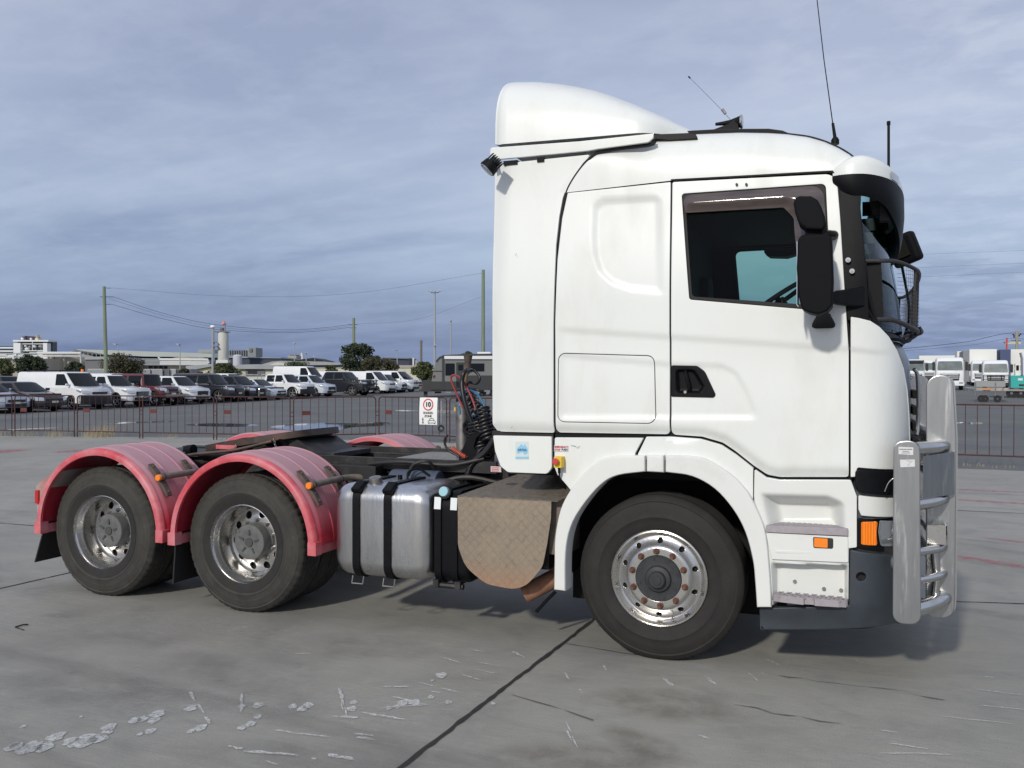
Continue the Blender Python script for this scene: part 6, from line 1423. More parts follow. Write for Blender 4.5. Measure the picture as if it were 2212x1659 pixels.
# ================================================================ VEHICLES IN THE YARD
F0 = np.array([-math.sin(PSI), math.cos(PSI)]); R0 = np.array([math.cos(PSI), math.sin(PSI)])
def HY(px_): return 815.25+(px_-1106)*.0016
def at_px(px_, d):
    u = (px_-1106)*d/FPX; return (CAM[0]+F0[0]*d+R0[0]*u, CAM[1]+F0[1]*d+R0[1]*u)
def z_px(px_, py_, d): return CAM[2]+(HY(px_)-py_)*d/FPX
def paint(name, col, rough=.3, metal=0.): return mat(name, col, rough, metal, coat=.6, var=.03, vscale=2)
M_CGL = mat('car_glass', (.008, .011, .013), .05, spec=.25); M_CTYRE = mat('car_tyre', (.014, .014, .014), .8); M_CRIM = mat('car_rim', (.35, .35, .36), .35, metal=.8)
M_CBLK = mat('car_black', (.012, .012, .013), .45); M_CHL = mat('car_headlamp', (.50, .53, .56), .12, metal=.5, coat=1.); M_CPL = mat('number_plate', (.65, .62, .45), .5); M_CHR = mat('car_chrome', (.7, .7, .72), .15, metal=1.)
CW = dict(
 sedan=dict(L=4.75, W=1.84, H=1.46, hood=.78, hb=-1.15, belt=.98, ws=-1.25, rf=-1.95, rr=-3.45, rb=-4.15, trunk=1.08, tail=.95, wr=.33, wx=(-.88, -3.68), clr=.2, nose=.62, win=((-1.75, -2.55), (-2.65, -3.55))),
 suv=dict(L=4.55, W=1.87, H=1.70, hood=.98, hb=-1.05, belt=1.10, ws=-1.10, rf=-1.75, rr=-4.0, rb=-4.4, trunk=1.15, tail=1.1, wr=.36, wx=(-.86, -3.52), clr=.24, nose=.78, win=((-1.55, -2.4), (-2.5, -3.3), (-3.4, -3.95))),
 ute=dict(L=5.2, W=1.88, H=1.80, hood=1.08, hb=-1.25, belt=1.16, ws=-1.35, rf=-1.9, rr=-3.25, rb=-3.5, trunk=1.14, tail=1.12, wr=.40, wx=(-.92, -4.1), clr=.30, nose=.86, win=((-1.8, -2.4), (-2.5, -3.15))),
 van=dict(L=5.0, W=1.95, H=1.97, hood=1.12, hb=-.75, belt=1.18, ws=-.80, rf=-1.55, rr=-4.85, rb=-4.95, trunk=1.2, tail=1.2, wr=.34, wx=(-.95, -3.95), clr=.24, nose=.90, win=((-1.15, -2.05),)),
 wagon=dict(L=4.85, W=1.87, H=1.83, hood=1.08, hb=-1.25, belt=1.14, ws=-1.32, rf=-1.85, rr=-4.45, rb=-4.75, trunk=1.16, tail=1.14, wr=.40, wx=(-.95, -3.8), clr=.30, nose=.86, win=((-1.75, -2.5), (-2.6, -3.4), (-3.5, -4.3))),
 jeep=dict(L=4.1, W=1.75, H=1.85, hood=1.12, hb=-1.3, belt=1.16, ws=-1.36, rf=-1.5, rr=-3.8, rb=-3.95, trunk=1.16, tail=1.14, wr=.41, wx=(-.62, -3.1), clr=.40, nose=.95, win=((-1.6, -2.45), (-2.6, -3.7))),
 big=dict(L=5.9, W=2.03, H=1.95, hood=1.30, hb=-1.55, belt=1.32, ws=-1.62, rf=-2.15, rr=-3.75, rb=-4.0, trunk=1.32, tail=1.3, wr=.43, wx=(-1.15, -4.6), clr=.38, nose=1.05, win=((-2.05, -2.8), (-2.9, -3.65))))
def make_car(kind, label, colr, loc, rz, cat='car', extras=(), bump_m=None, grille=None, group='vehicles parked in a row across the yard'):
    s = CW[kind]; W = s['W']; hw = W/2; L = s['L']; root = thing('parked_'+{'sedan': 'sedan', 'suv': 'suv', 'ute': 'pickup', 'van': 'van', 'wagon': 'suv', 'jeep': 'offroader', 'big': 'pickup'}[kind], label, cat, loc, rz, group)
    def nx(y): return -.24*(abs(y)/hw)**3.2
    # lower body polygon with wheel arches
    wr = s['wr']*1.13; pts = [(0.0, s['clr']+.08), (.03, s['nose']*.62), (0, s['nose']), (-.10, s['hood']-.04), (-.35, s['hood']), (s['hb'], s['belt']-.02), (s['ws'], s['belt']+.01)]
    pts += [(s['rb'], s['belt']+.01), (min(s['rb']-.05, -L+.25), s['trunk']), (-L+.03, s['tail']-.03), (-L, s['tail']-.2), (-L, s['clr']+.25), (-L+.06, s['clr']+.06)]
    for wx in sorted(s['wx']):
        for k in range(0, 11):
            a_ = PI-PI*k/10; q = (wx+wr*math.cos(a_), s['wr']+wr*math.sin(a_)); 
            if q[1] > s['clr']: pts.append(q)
        if wx == min(s['wx']): pts.append((wx+wr+.05, s['clr'])); pts.append((max(s['wx'])-wr-.05, s['clr']))
    mb = MB(); secs = []
    for y in (-hw, -hw+.03, -hw+.10, -hw*.6, 0, hw*.6, hw-.10, hw-.03, hw):
        e = {hw: .05, hw-.03: .015}.get(round(abs(y), 4), 0.); e = .045 if abs(abs(y)-hw) < 1e-6 else (.012 if abs(abs(y)-hw+.03) < 1e-6 else 0)
        q = []
        for x, z in pts:
            t_ = max(0, 1+x/1.0); xx = x+nx(y)*t_+(0.10*(abs(y)/hw)**3 if x < -L+.4 else 0); crown = .03*(1-(y/hw)**2) if z > s['hood']-.06 and x > s['hb'] else 0
            q.append((xx-(e if x > -.2 else 0)+(e if x < -L+.2 else 0), y, z-(e if z > s['wr']+wr else 0)+crown))
        secs.append(q)
    mb.loft(secs); body = mb.obj('body', colr, root, ang=35)
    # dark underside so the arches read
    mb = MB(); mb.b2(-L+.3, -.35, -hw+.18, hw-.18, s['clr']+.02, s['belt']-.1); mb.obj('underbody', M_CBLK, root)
    # greenhouse
    def gx(f): # front and rear x at height fraction
        return s['ws']+(s['rf']-s['ws'])*f, s['rb']+(s['rr']-s['rb'])*f
    zb, zr = s['belt'], s['H']; th = .20 if kind not in ('van',) else .10
    if kind == 'jeep': th = .10
    rings = []
    for f, zf in ((0, 0), (.5, .5), (.88, .88), (.97, .97), (1.0, 1.0)):
        a, b = gx(min(1, f)); ins = {1.0: .10, .97: .035}.get(f, 0); z = zb+(zr-zb)*zf; h = hw-.045-th*f**1.3-ins; a -= ins*1.5; b += ins; r_ = .14
        o_ = fillet([(b, -h, r_), (a, -h, r_*1.6), (a, h, r_*1.6), (b, h, r_)], 4); rings.append([(x+(.06*(1-(y/h)**2) if x > (a+b)/2 else 0), y, z) for x, y in o_])
    mb = MB(); mb.loft(rings); cabn = mb.obj('cabin', colr, root, ang=40)
    def ypl(f): return hw-.045-th*f**1.3
    # windscreen
    mb = MB(); q = []
    for f in (.04, .5, .90):
        a, _ = gx(f); h = ypl(f)-.10; q.append([(a+.012+.06*(1-(y/ypl(f))**2)-(.06 if abs(y) > h-.01 else 0)*.6, y, zb+(zr-zb)*f+.008) for y in np.linspace(-h, h, 9)])
    mb.loft(q, closed=False, cap=False); mb.obj('windscreen', M_CGL, root, ang=80)
    for sd in (-1, 1):
        for (xa, xb) in s['win']:
            fl_, fh = .10, .84; P = []
            a0_, b0_ = gx(fl_); a1_, b1_ = gx(fh)
            x_lo_f, x_hi_f = min(xa, a0_-.10), min(xa, a1_-.10)
            if xa == s['win'][0][0]: x_lo_f = a0_-.22; x_hi_f = a1_-.10
            x_lo_r, x_hi_r = max(xb, b0_+.1), max(xb, b1_+.12)
            P = fillet([(x_lo_r, fl_, .03), (x_lo_f, fl_, .03), (x_hi_f, fh, .05), (x_hi_r, fh, .05)], 3)
            mb = MB(); mb.add([(x, sd*(ypl(max(0, f))+.008), zb+(zr-zb)*f) for x, f in P], [tuple(range(len(P)))]); mb.obj('side_window', M_CGL, root)
    # front end
    gh = s['nose']-s['clr']
    def fx(y, z): return nx(y)+.035
    gcol = grille or M_CBLK
    def fpanel(name, y0, y1, z0, z1, m_, off=.02, par=root, slant=0., n=7):
        mb = MB(); V = []
        for y in np.linspace(y0, y1, n):
            for z in (z0+slant*abs(y-0), z1+slant*abs(y)): V.append((nx(y)+off-(.10*(z-s['nose'])/.16 if z > s['nose'] else 0), y, z))
        mb.add(V, [(2*i, 2*i+1, 2*i+3, 2*i+2) for i in range(n-1)]); return mb.obj(name, m_, par, ang=60)
    zt = s['nose']+.02
    fpanel('grille', -hw*.50, hw*.50, zt-.24 if kind in ('suv', 'ute', 'wagon', 'big') else zt-.12, zt, gcol, .036)
    fpanel('lower_intake', -hw*.62, hw*.62, s['clr']+.10, s['clr']+.26, M_CBLK, .03)
    fpanel('number_plate', -.19, .19, s['clr']+.24, s['clr']+.34, M_CPL, .05, n=2)
    for sd in (-1, 1):
        y0, y1 = sorted((sd*hw*.58, sd*hw*.985)); mb = MB(); V = []
        for y in np.linspace(y0, y1, 6):
            f = abs(y)/hw; zl_, zh_ = zt-.13+.05*f, zt+.03+.06*f; xl = nx(y)+.028
            V += [(xl, y, zl_), (xl-.02, y, (zl_+zh_)/2+.02), (xl-.09, y, zh_)]
        ye = sd*(hw+.004); V2 = [(nx(ye)-.02, ye, zt-.06), (nx(ye)-.02, ye, zt+.07), (nx(ye)-.34, ye, zt+.10), (nx(ye)-.30, ye, zt+.04)]
        mb.add(V, [(3*i+j, 3*i+j+1, 3*i+j+4, 3*i+j+3) for i in range(5) for j in range(2)]); mb.add(V2, [(0, 1, 2, 3)]); mb.obj('headlamp', M_CHL, root, ang=60)
        mb = MB(); mb.box((s['ws']-.28, sd*(hw+.08), s['belt']+.10), (.10, .20, .14)); mb.obj('door_mirror', colr if kind not in ('big', 'jeep') else M_CBLK, root, bevel=.03)
    for xd in [w_[1]-.06 for w_ in s['win'][:2]]:
        mb = MB(); mb.b2(xd+.05, xd+.23, -hw-.015, -hw+.01, s['belt']-.16, s['belt']-.12); mb.obj('door_handle', M_CHR if kind == 'wagon' else colr, root)
    if kind != 'van':
        mb = MB()
        for xd in [w_[1]-.05 for w_ in s['win'][:2]]: mb.b2(xd-.005, xd+.005, -hw-.002, -hw+.03, s['clr']+.12, s['belt']-.02)
        mb.obj('door_gap', M_CBLK, root)
    for wx in s['wx']:
        for sd in (-1, 1):
            r = s['wr']; mb = MB(); y = sd*(hw-.03)
            mb.lathe([(r*.66, 0), (r*.72, sd*.006), (r*.93, 0), (r, -sd*.03), (r, -sd*.2), (r*.8, -sd*.22), (r*.5, -sd*.2)], (wx, y, r), 28); wp = mb.obj('wheel', M_CTYRE, root, ang=40)
            mb = MB()
            mb.lathe([(r*.66, 0), (r*.60, -sd*.03), (r*.58, -sd*.06)], (wx, y, r), 24); mb.cyl((wx, y-sd*.05, r), (wx, y-sd*.02, r), r*.16, seg=10)
            for k in range(5):
                a_ = 2*PI*k/5+.3; mb.box((wx+r*.37*math.cos(a_), y-sd*.035, r+r*.37*math.sin(a_)), (r*.5, .02, r*.15), Matrix.Rotation(-a_, 3, 'Y'))
            mb.obj('rim', M_CRIM, wp)
    root.scale = (1.06, 1.05, 1.04)
    for e in extras:
        if e == 'rack':
            mb = MB()
            for x in (-1.9, -3.0, -4.2): mb.b2(x-.03, x+.03, -.8, .8, s['H']+.05, s['H']+.09); mb.b2(x-.02, x+.02, -.78, -.74, s['H']-.02, s['H']+.06); mb.b2(x-.02, x+.02, .74, .78, s['H']-.02, s['H']+.06)
            mb.b2(-4.25, -1.85, -.8, -.77, s['H']+.04, s['H']+.07); mb.b2(-4.25, -1.85, .77, .8, s['H']+.04, s['H']+.07); mb.obj('roof_rack', M_CBLK, root)
        if e == 'blackbumper':
            mb = MB(); V = [[(nx(y)+.05-dx, y, z) for dx, z in ((0, s['clr']+.02), (-.02, s['clr']+.25), (0, s['nose']*.82), (.25, s['nose']*.80), (.25, s['clr']+.02))] for y in np.linspace(-hw, hw, 9)]
            mb.loft(V); mb.obj('bumper', M_CBLK, root)
        if e == 'beacon':
            mb = MB(); mb.cyl((s['rf']-.2, .5, s['H']-.02), (s['rf']-.2, .5, s['H']+.14), .07, seg=12); mb.obj('amber_beacon', M_AMBER, root)
        if e == 'nudge':
            mb = MB(); mb.tube([(.12, -.42, s['clr']+.1), (.14, -.42, s['nose']-.05), (.14, -.34, s['nose']+.06), (.14, .34, s['nose']+.06), (.14, .42, s['nose']-.05), (.12, .42, s['clr']+.1)], .045, 8, 3); mb.obj('nudge_bar', M_CHR, root)
        if e == 'bullbar':
            mb = MB(); 
            for z in (s['clr']+.25, s['nose']-.1, s['nose']+.18): mb.tube([(-.1, -hw+.05, z), (.14, -hw*.8, z), (.18, 0, z), (.14, hw*.8, z), (-.1, hw-.05, z)], .04, 8, 3)
            for y in (-.5, .5): mb.tube([(.17, y, s['clr']+.05), (.19, y, s['nose']+.18)], .045, 8, smooth=False)
            mb.b2(-.05, .12, -hw+.05, hw-.05, s['clr']+.05, s['clr']+.3); bb = mb.obj('bull_bar', M_CBLK, root)
            for y in (-.28, .28):
                mb = MB(); mb.cyl((.20, y, s['nose']+.02), (.26, y, s['nose']+.02), .09, seg=14); mb.obj('driving_lamp', M_CHL, bb)
        if e == 'roundlamps':
            for y in (-.55, .55):
                mb = MB(); mb.cyl((-.05, y, s['nose']-.12), (.06, y, s['nose']-.12), .11, seg=16); mb.obj('round_lamp', M_CHL, root)
            mb = MB(); mb.b2(.05, .2, -.8, .8, s['clr']+.1, s['clr']+.26); mb.obj('bumper', M_CHR, root)
        if e == 'stripes':
            mb = MB()
            for z in (.02, .08, .14): mb.b2(.06, .075, -hw*.42, hw*.42, s['nose']-.2+z, s['nose']-.18+z)
            mb.obj('grille_bars', M_CHR, root)
        if e == 'tray':
            mb = MB()
            for x in (-3.6, -5.1): mb.tube([(x, -.8, 1.1), (x, -.8, 1.75), (x, .8, 1.75), (x, .8, 1.1)], .03, 6, smooth=False)
            mb.b2(-5.3, -3.55, -.92, .92, 1.0, 1.12); mb.obj('ladder_rack', M_CHR, root)
        if e == 'arches':
            for wx in s['wx']: mb = MB(); mb.tube([(wx+wr*math.cos(a_), -hw-.01, s['wr']+wr*math.sin(a_)) for a_ in np.linspace(0, PI, 12)], .035, 6, smooth=False); mb.obj('wheel_arch_trim', M_CBLK, root)
    return root
WH = paint('car_white', (.72, .73, .74)); SI = paint('car_silver', (.42, .44, .50), .3, .5); BZ = paint('car_bronze', (.035, .028, .026)); BK = paint('car_jet', (.010, .011, .016)); DG = paint('car_charcoal', (.035, .038, .045), .3, .4); RD = paint('car_maroon', (.10, .012, .018)); BW = paint('car_pearl', (.62, .66, .72), .3, .2)
def spot(px_r, Xn, W):
    b_ = PSI+math.atan((1106-px_r)/FPX); return (Xn, CAM[1]+(CAM[0]-Xn)/math.tan(b_)-W/2)
row = [
 ('sedan', 'silver grey sedan at the left edge with yellow number plate', SI, 72, -36.6, 'car', ()),
 ('sedan', 'dark bronze sedan low between the silver sedan and white van', BZ, 150, -36.6, 'car', ()),
 ('van', 'white panel van with black front bumper and roof racks', WH, 246, -37.2, 'van', ('rack', 'blackbumper', 'beacon')),
 ('ute', 'white pickup with black grille right of the panel van', WH, 334, -37.2, 'pickup', ('stripes',)),
 ('jeep', 'dark red off-roader with round headlamps and square cabin', RD, 396, -37.4, 'car', ('roundlamps', 'arches')),
 ('suv', 'white suv between the red off-roader and black wagon', WH, 460, -37.4, 'car', ()),
 ('wagon', 'black large wagon with chrome grille and tinted windows', BK, 537, -37.4, 'car', ('stripes',)),
 ('suv', 'charcoal suv with silver nudge bar on its nose', DG, 582, -37.6, 'car', ('nudge',)),
 ('sedan', 'low silver sedan in front of a white dual cab', BW, 625, -37.6, 'car', ()),
 ('ute', 'white dual cab with damaged black front end and steel ladder rack', WH, 686, -37.5, 'pickup', ('blackbumper', 'tray', 'arches')),
 ('suv', 'pale blue-white suv with large dark grille', BW, 731, -37.8, 'car', ()),
 ('big', 'big black american style pickup with bull bar and driving lamps', BK, 815, -36.6, 'pickup', ('bullbar',)),
 ('van', 'small white van with short bonnet right of the black pickup', WH, 859, -37.8, 'van', ()),
 ('suv', 'white suv with black lower bumper beside the small white van', WH, 884, -38.0, 'car', ('arches',)),
 ('van', 'white people mover nearest the caravan drawbar', WH, 909, -38.0, 'van', ()),
]
for kind, lab, c_, pr, Xn, cat, ex in row:
    x, y = spot(pr, Xn, CW[kind]['W']); make_car(kind, lab, c_, (x, y, rise(x-1.5, y)-.03), rng.normal(0, .025), cat, ex)
row2 = [('suv', 'white suv in the second row behind the white pickup', WH, 215, -46), ('suv', 'dark blue hatch roof in the second row behind the bronze sedan', DG, 96, -46.5), ('wagon', 'dark maroon wagon in the second row behind the charcoal suv', RD, 515, -46), ('ute', 'white pickup in the second row behind the low silver sedan', WH, 560, -46),
        ('van', 'tall white van in the second row behind the black pickup', WH, 716, -46), ('van', 'white van in the second row right of the tall white van', WH, 790, -45), ('suv', 'dark suv in the second row behind the white people mover', DG, 878, -46), ('suv', 'white suv in the second row just left of the caravan', WH, 915, -44), ('wagon', 'white wagon in the second row behind the red off-roader', WH, 325, -46)]
for kind, lab, c_, pr, Xn in row2:
    x, y = spot(pr, Xn, CW[kind]['W']); o = make_car(kind, lab, c_, (x, y, rise(x, y)-.03+(.0)), rng.normal(0, .02), 'van' if kind == 'van' else 'car', (), group='vehicles parked in the second row')
    if lab.startswith('tall white van'): o.scale = (1.1, 1, 1.28)
# ---------------------------------------------------------------- far things: local frame x right, y away, z up
def far(name, label, cat, px_, d, group=None, z=None, rz=0.):
    x, y = at_px(px_, d); zz_ = rise(x, y)-.03 if z is None else z
    t_ = thing(name, label, cat, (x, y, zz_), PSI+rz, group); t_['d_'] = d; return t_
def U(px_, c, d): return (px_-c)*d/FPX
class FB:
    """boxes given by print pixels at distance d, inside a far() frame centred on pixel c"""
    def __init__(s, root, c, d, k=1.): s.r, s.c, s.d, s.k = root, c, d, k; s.z0 = root.location.z
    def X(s, p): return (p-s.c)*s.d/FPX*s.k
    def Z(s, p, px_=None): return z_px(px_ or s.c, p, s.d)-s.z0
    def box(s, name, x0, x1, y0, y1, m_, dep=8., off=0., bevel=0., parent=None):
        mb = MB(); mb.b2(s.X(x0), s.X(x1), off, off+dep, s.Z(y1) if y1 is not None else 0., s.Z(y0)); return mb.obj(name, m_, parent or s.r, bevel=bevel)
    def poly(s, name, P, m_, dep=8., off=0., parent=None):
        mb = MB(); mb.prism([(s.X(a), s.Z(b)) for a, b in P], off, off+dep); return mb.obj(name, m_, parent or s.r)
    def tube(s, name, P, r, m_, off=0., seg=6, smooth=False, parent=None):
        mb = MB(); mb.tube([(s.X(a), off, s.Z(b)) for a, b in P], r, seg, smooth=smooth); return mb.obj(name, m_, parent or s.r)
# ---- caravan
d = 68.; c = 1000; t_ = far('caravan', 'grey off-road caravan with black front box and white awning beside the cab', 'caravan', c, d); f = FB(t_, c, d)
M_CG = mat('caravan_grey', (.17, .175, .172), .45); M_CW = mat('caravan_white', (.72, .73, .73), .4); M_CD = mat('caravan_black', (.03, .031, .033), .5)
prof = [(931, 842), (932, 826), (936, 800), (941, 783), (948, 773), (958, 768.5), (1000, 766.5), (1120, 764), (1122, 842)]
f.poly('shell', prof, M_CG, 2.3); f.poly('lower_skirt', [(931, 842), (932, 824), (1122, 824), (1122, 842)], M_CD, .06, -.05)
f.box('corner_post', 955, 959.5, 772, 842, M_CD, .06, -.07); f.poly('roof_edge', [(941, 780), (948, 771.5), (958, 767), (1000, 765), (1122, 762.5), (1122, 766), (1000, 768.5), (960, 770.5), (950, 775), (943, 783)], M_CD, 2.35, -.04)
f.box('awning', 960, 1122, 769, 776, M_CW, .16, -.16, .03); f.box('side_window', 962, 982, 785, 811, M_CGL, .05, -.05, .01); f.box('door', 985.5, 1004.5, 783, 838, M_CD, .05, -.05, .01); f.box('door_glass', 990, 1000, 788, 800, M_CGL, .04, -.08); f.box('side_window', 1008, 1046, 785, 802, M_CGL, .05, -.05, .01)
f.box('panel_band', 1007, 1122, 811, 824, M_CD, .05, -.05); f.box('drawbar_box', 912.5, 931.5, 822, 843, M_CD, 1.8, .25, .03); f.box('chassis', 905, 1122, 842, 846, M_CD, 2.2, .05)
f.box('step', 963, 975, 846, 849, M_CHR, .4, -.3); f.box('corner_leg', 914, 922, 844, None, M_CD, .2, .4); f.box('water_tank', 938, 950, 845, 850, M_CD, 1.2, .4); f.box('roof_unit', 1030, 1060, 759.5, 766, M_CW, .8, .6, .08)
f.box('stripe', 934, 955, 801, 803, M_DARKP, .02, -.02); f.poly('red_decal', [(935, 812), (939, 810), (941, 813), (938, 815), (942, 817), (936, 817)], RD, .02, -.02)
for px_ in (1030, 1052):
    mb = MB(); r = .40; mb.lathe([(r*.6, 0), (r*.9, -.02), (r, .03), (r, .22), (r*.6, .24)], (f.X(px_), -.02, r), 24); w_ = mb.obj('wheel', M_CTYRE, t_); mb = MB(); mb.lathe([(.02, .03), (r*.6, .03), (r*.6, 0)], (f.X(px_), -.02, r), 20); mb.obj('rim', M_CRIM, w_)
# ---- boat trailer drawbar with jockey wheel behind the sign
d = 29.; c = 965; t_ = far('trailer_drawbar', 'galvanised trailer drawbar on a jockey wheel behind the speed sign', 'trailer', c, d); f = FB(t_, c, d)
f.box('beam', 940, 1040, 886, 892.5, M_CHR, .1); f.tube('jockey_post', [(953.5, 866), (953.5, 914)], .028, M_CHR)
mb = MB(); mb.lathe([(.05, -.03), (.11, -.035), (.115, 0), (.11, .035), (.05, .03)], (f.X(953), 0, .115), 20); mb.obj('jockey_wheel', M_CBLK, t_); f.box('yellow_block', 981, 996, 880, 888, mat('stop_yellow', (.75, .5, .02), .4), .1, -.06); f.tube('rope', [(992, 868), (988, 876), (994, 884), (990, 893), (995, 902)], .03, mat('rope_cream', (.5, .46, .35), .8), -.1, smooth=True)
# ---- trucks on the right
M_TW = mat('truck_white', (.74, .76, .78), .4, coat=.3, dirt=(.5, .5, .5), dscale=1.5, dmin=.55, dmax=.85)
def big_truck(label, x0, x1, ytop, d, wr, box=None, bar=False, dark=False, visor=False):
    c = (x0+x1)/2; th_ = math.atan((c-1106)/FPX); t_ = far('parked_truck', label, 'truck', c, d, 'trucks parked facing the yard on the right', rz=-th_*.86); f = FB(t_, c, d, math.cos(th_)); W = f.X(x1)-f.X(x0); H = f.Z(ytop); h = W/2
    mb = MB(); base = .55
    secs = []
    for z, ins, fr in ((base, .02, 0), (base+.5, 0, -.05), (H*.52, 0, -.06), (H*.62, .01, -.02), (H*.9, .05, .18), (H*.97, .09, .28), (H, .2, .45)):
        o_ = fillet([(-h+ins, fr, .18), (h-ins, fr, .18), (h-ins, 2.0, .08), (-h+ins, 2.0, .08)], 4); secs.append([(x, y, z) for x, y in o_])
    mb.loft(secs); mb.obj('cab', M_TW, t_, ang=40)
    P = fillet([(-h*.90, H*.60, .1), (h*.90, H*.60, .1), (h*.84, H*.885, .12), (-h*.84, H*.885, .12)], 5)
    mb = MB(); mb.add([(x, -.035+.19*max(0, (z-H*.6)/(H*.29)), z) for x, z in P], [tuple(range(len(P)))]); mb.obj('windscreen', mat('truck_glass', (.10, .13, .13), .12, var=.5, vscale=1.5, coat=.6), t_)
    mb = MB(); mb.prism(fillet([(-h*.62, H*.30, .03), (h*.62, H*.30, .03), (h*.68, H*.50, .03), (-h*.68, H*.50, .03)]), -.10, 0); g_2 = mb.obj('grille', M_CBLK, t_)
    for z in (.36, .42, .47): mb = MB(); mb.b2(-h*.6, h*.6, -.13, -.09, H*z, H*z+.05); mb.obj('grille_bar', M_TW, g_2)
    mb = MB(); mb.b2(-h, h, -.14, .4, .38, .72); mb.obj('bumper', M_TW if not dark else M_CBLK, t_, bevel=.05)
    for sd in (-1, 1):
        mb = MB(); mb.b2(sd*h*.62, sd*h*.92, -.16, -.1, .56, .72); mb.obj('headlamp', M_CHL, t_)
        mb = MB(); mb.b2(sd*(h+.05), sd*(h+.28), -.05, .08, H*.60, H*.86); mb.tube([(sd*(h-.05), .1, H*.9), (sd*(h+.16), 0, H*.88), (sd*(h+.16), 0, H*.58)], .02, 6, smooth=False); mb.obj('side_mirror', M_CBLK, t_)
        mb = MB(); mb.lathe([(.3, -.14*sd), (.48, -.15*sd), (.5, -.1*sd), (.5, .15*sd), (.2, .15*sd)], (sd*(h-.2), 1.0, .5), 24, 'X'); mb.obj('wheel', M_CTYRE, t_)
    if bar:
        mb = MB()
        for z in (.7, 1.0, 1.35): mb.tube([(-h*.95, -.3, z), (h*.95, -.3, z)], .03, 6)
        for x in (-.95, -.4, .4, .95): mb.tube([(x*h, -.3, .6), (x*h, -.3, 1.36)], .035, 6)
        mb.b2(-h, h, -.34, -.26, .45, .72); mb.obj('bull_bar', M_CBLK, t_)
    if visor: mb = MB(); mb.b2(-h*.88, h*.88, -.15, .25, H*.90, H*.96); mb.obj('sun_visor', M_CBLK, t_)
    return t_, f, H, h
big_truck('white cab-over truck with dark roof load at the far left of the truck row', 1960, 1998, 776, 82, 0, dark=True, visor=True)
big_truck('dark shadowed white truck half hidden behind the clean white truck', 1990, 2022, 778, 92, 0, dark=True)
big_truck('clean white cab-over truck with wide black grille above the bull bar plate', 2021, 2083, 772, 78, 0)
t_, f, H, h = big_truck('white box truck with tall square body behind the black barred truck', 2098, 2140, 779, 88, 0)
M_BX = mat('box_white', (.74, .74, .70), .5); M_BG = mat('box_grey', (.22, .22, .23), .5)
f.poly('box_body', [(2097, 753), (2157, 753), (2157, 825), (2097, 825)], M_BX, 7., 2.2)
big_truck('white truck with black bull bar and beacon lamps right of the box truck', 2122, 2180, 778, 76, 0, bar=True, dark=True)
d = 96; 
def bgbox(name, label, cat, x0, x1, y0, m_, d, dep=6., yb=None, group=None, bevel=0., sub=()):
    c = (x0+x1)/2; th_ = math.atan((c-1106)/FPX) if c > 1106 else 0.; t_ = far(name, label, cat, c, d, group, rz=-th_*.86); f = FB(t_, c, d, math.cos(th_))
    f.box('walls' if cat == 'building' else 'body', x0, x1, y0, yb, m_, dep, 0., bevel)
    return t_, f
bgbox('container', 'grey sided container behind the clean white truck', 'container', 2080, 2097, 758, M_BG, 95, 6)
bgbox('container', 'small white container rising behind the clean white truck roof', 'container', 2067, 2079, 759, M_BX, 105, 4)
bgbox('container', 'dark blue container near the right edge', 'container', 2160, 2183, 755, mat('cont_blue', (.05, .075, .16), .6), 92, 6)
bgbox('container', 'cream container beside the dark blue one', 'container', 2183, 2213, 754.5, M_BX, 92.5, 6)
bgbox('container', 'long low white container behind the truck row', 'container', 1985, 2070, 768, M_BX, 120, 6)
c = 2200; d = 64; t_ = far('generator', 'teal generator on a flat trailer at the right edge', 'generator', c, d, rz=-.45); f = FB(t_, c, d, .89); M_TEAL = mat('teal_paint', (.02, .36, .33), .5)
f.box('housing', 2184, 2222, 811, 838, M_TEAL, 1.6, 0, .03); f.box('trailer_bed', 2140, 2240, 841, 845, M_STEEL, 1.8); f.box('lettering_strip', 2199, 2209, 817, 822, mat('pale_mark', (.6, .68, .68), .5), .02, -.015); f.box('vent', 2201, 2212, 830, 834, M_CBLK, .02, -.015); f.tube('exhaust_stack', [(2207, 811), (2207, 775), (2204, 762)], .09, M_CHR); f.box('cabin', 2194, 2203, 786, 811, M_BX, 1.2, .3); f.box('cabin_glass', 2195.5, 2201.5, 789, 800, M_CGL, .05, .26)
for px_ in (2186, 2206): mb = MB(); mb.lathe([(.1, -.02), (.33, -.03), (.35, .1), (.1, .12)], (f.X(px_), .2, .33), 18); mb.obj('wheel', M_CTYRE, t_)
c = 2145; d = 58; t_ = far('flat_trailer', 'low flat trailer with jockey stands in front of the parked trucks', 'trailer', c, d, rz=-.42); f = FB(t_, c, d, .89)
f.box('deck', 2105, 2178, 838, 844, mat('deck_weathered', (.33, .30, .26), .8, var=.3, vscale=3), 1.6); f.box('side_board', 2108, 2176, 823, 836, mat('grey_board', (.27, .28, .28), .7), .06, 1.4); f.box('orange_board', 2123, 2140, 838.5, 843, mat('faded_orange', (.50, .23, .12), .7), .04, -.06); f.tube('drawbar', [(2086, 838), (2108, 840)], .05, M_CHR)
for px_, l_ in ((2093, 850), (2107, 858), (2150, 858), (2166, 862), (2130, 850)): f.tube('jockey_stand', [(px_, 826 if px_ in (2107, 2150) else 838), (px_+1, l_-2)], .04, M_STEEL)
for px_ in (2120, 2128, 2155): mb = MB(); mb.lathe([(.05, -.02), (.22, -.03), (.23, .08), (.05, .1)], (f.X(px_), -.05, .23), 16); mb.obj('wheel', M_CTYRE, t_)
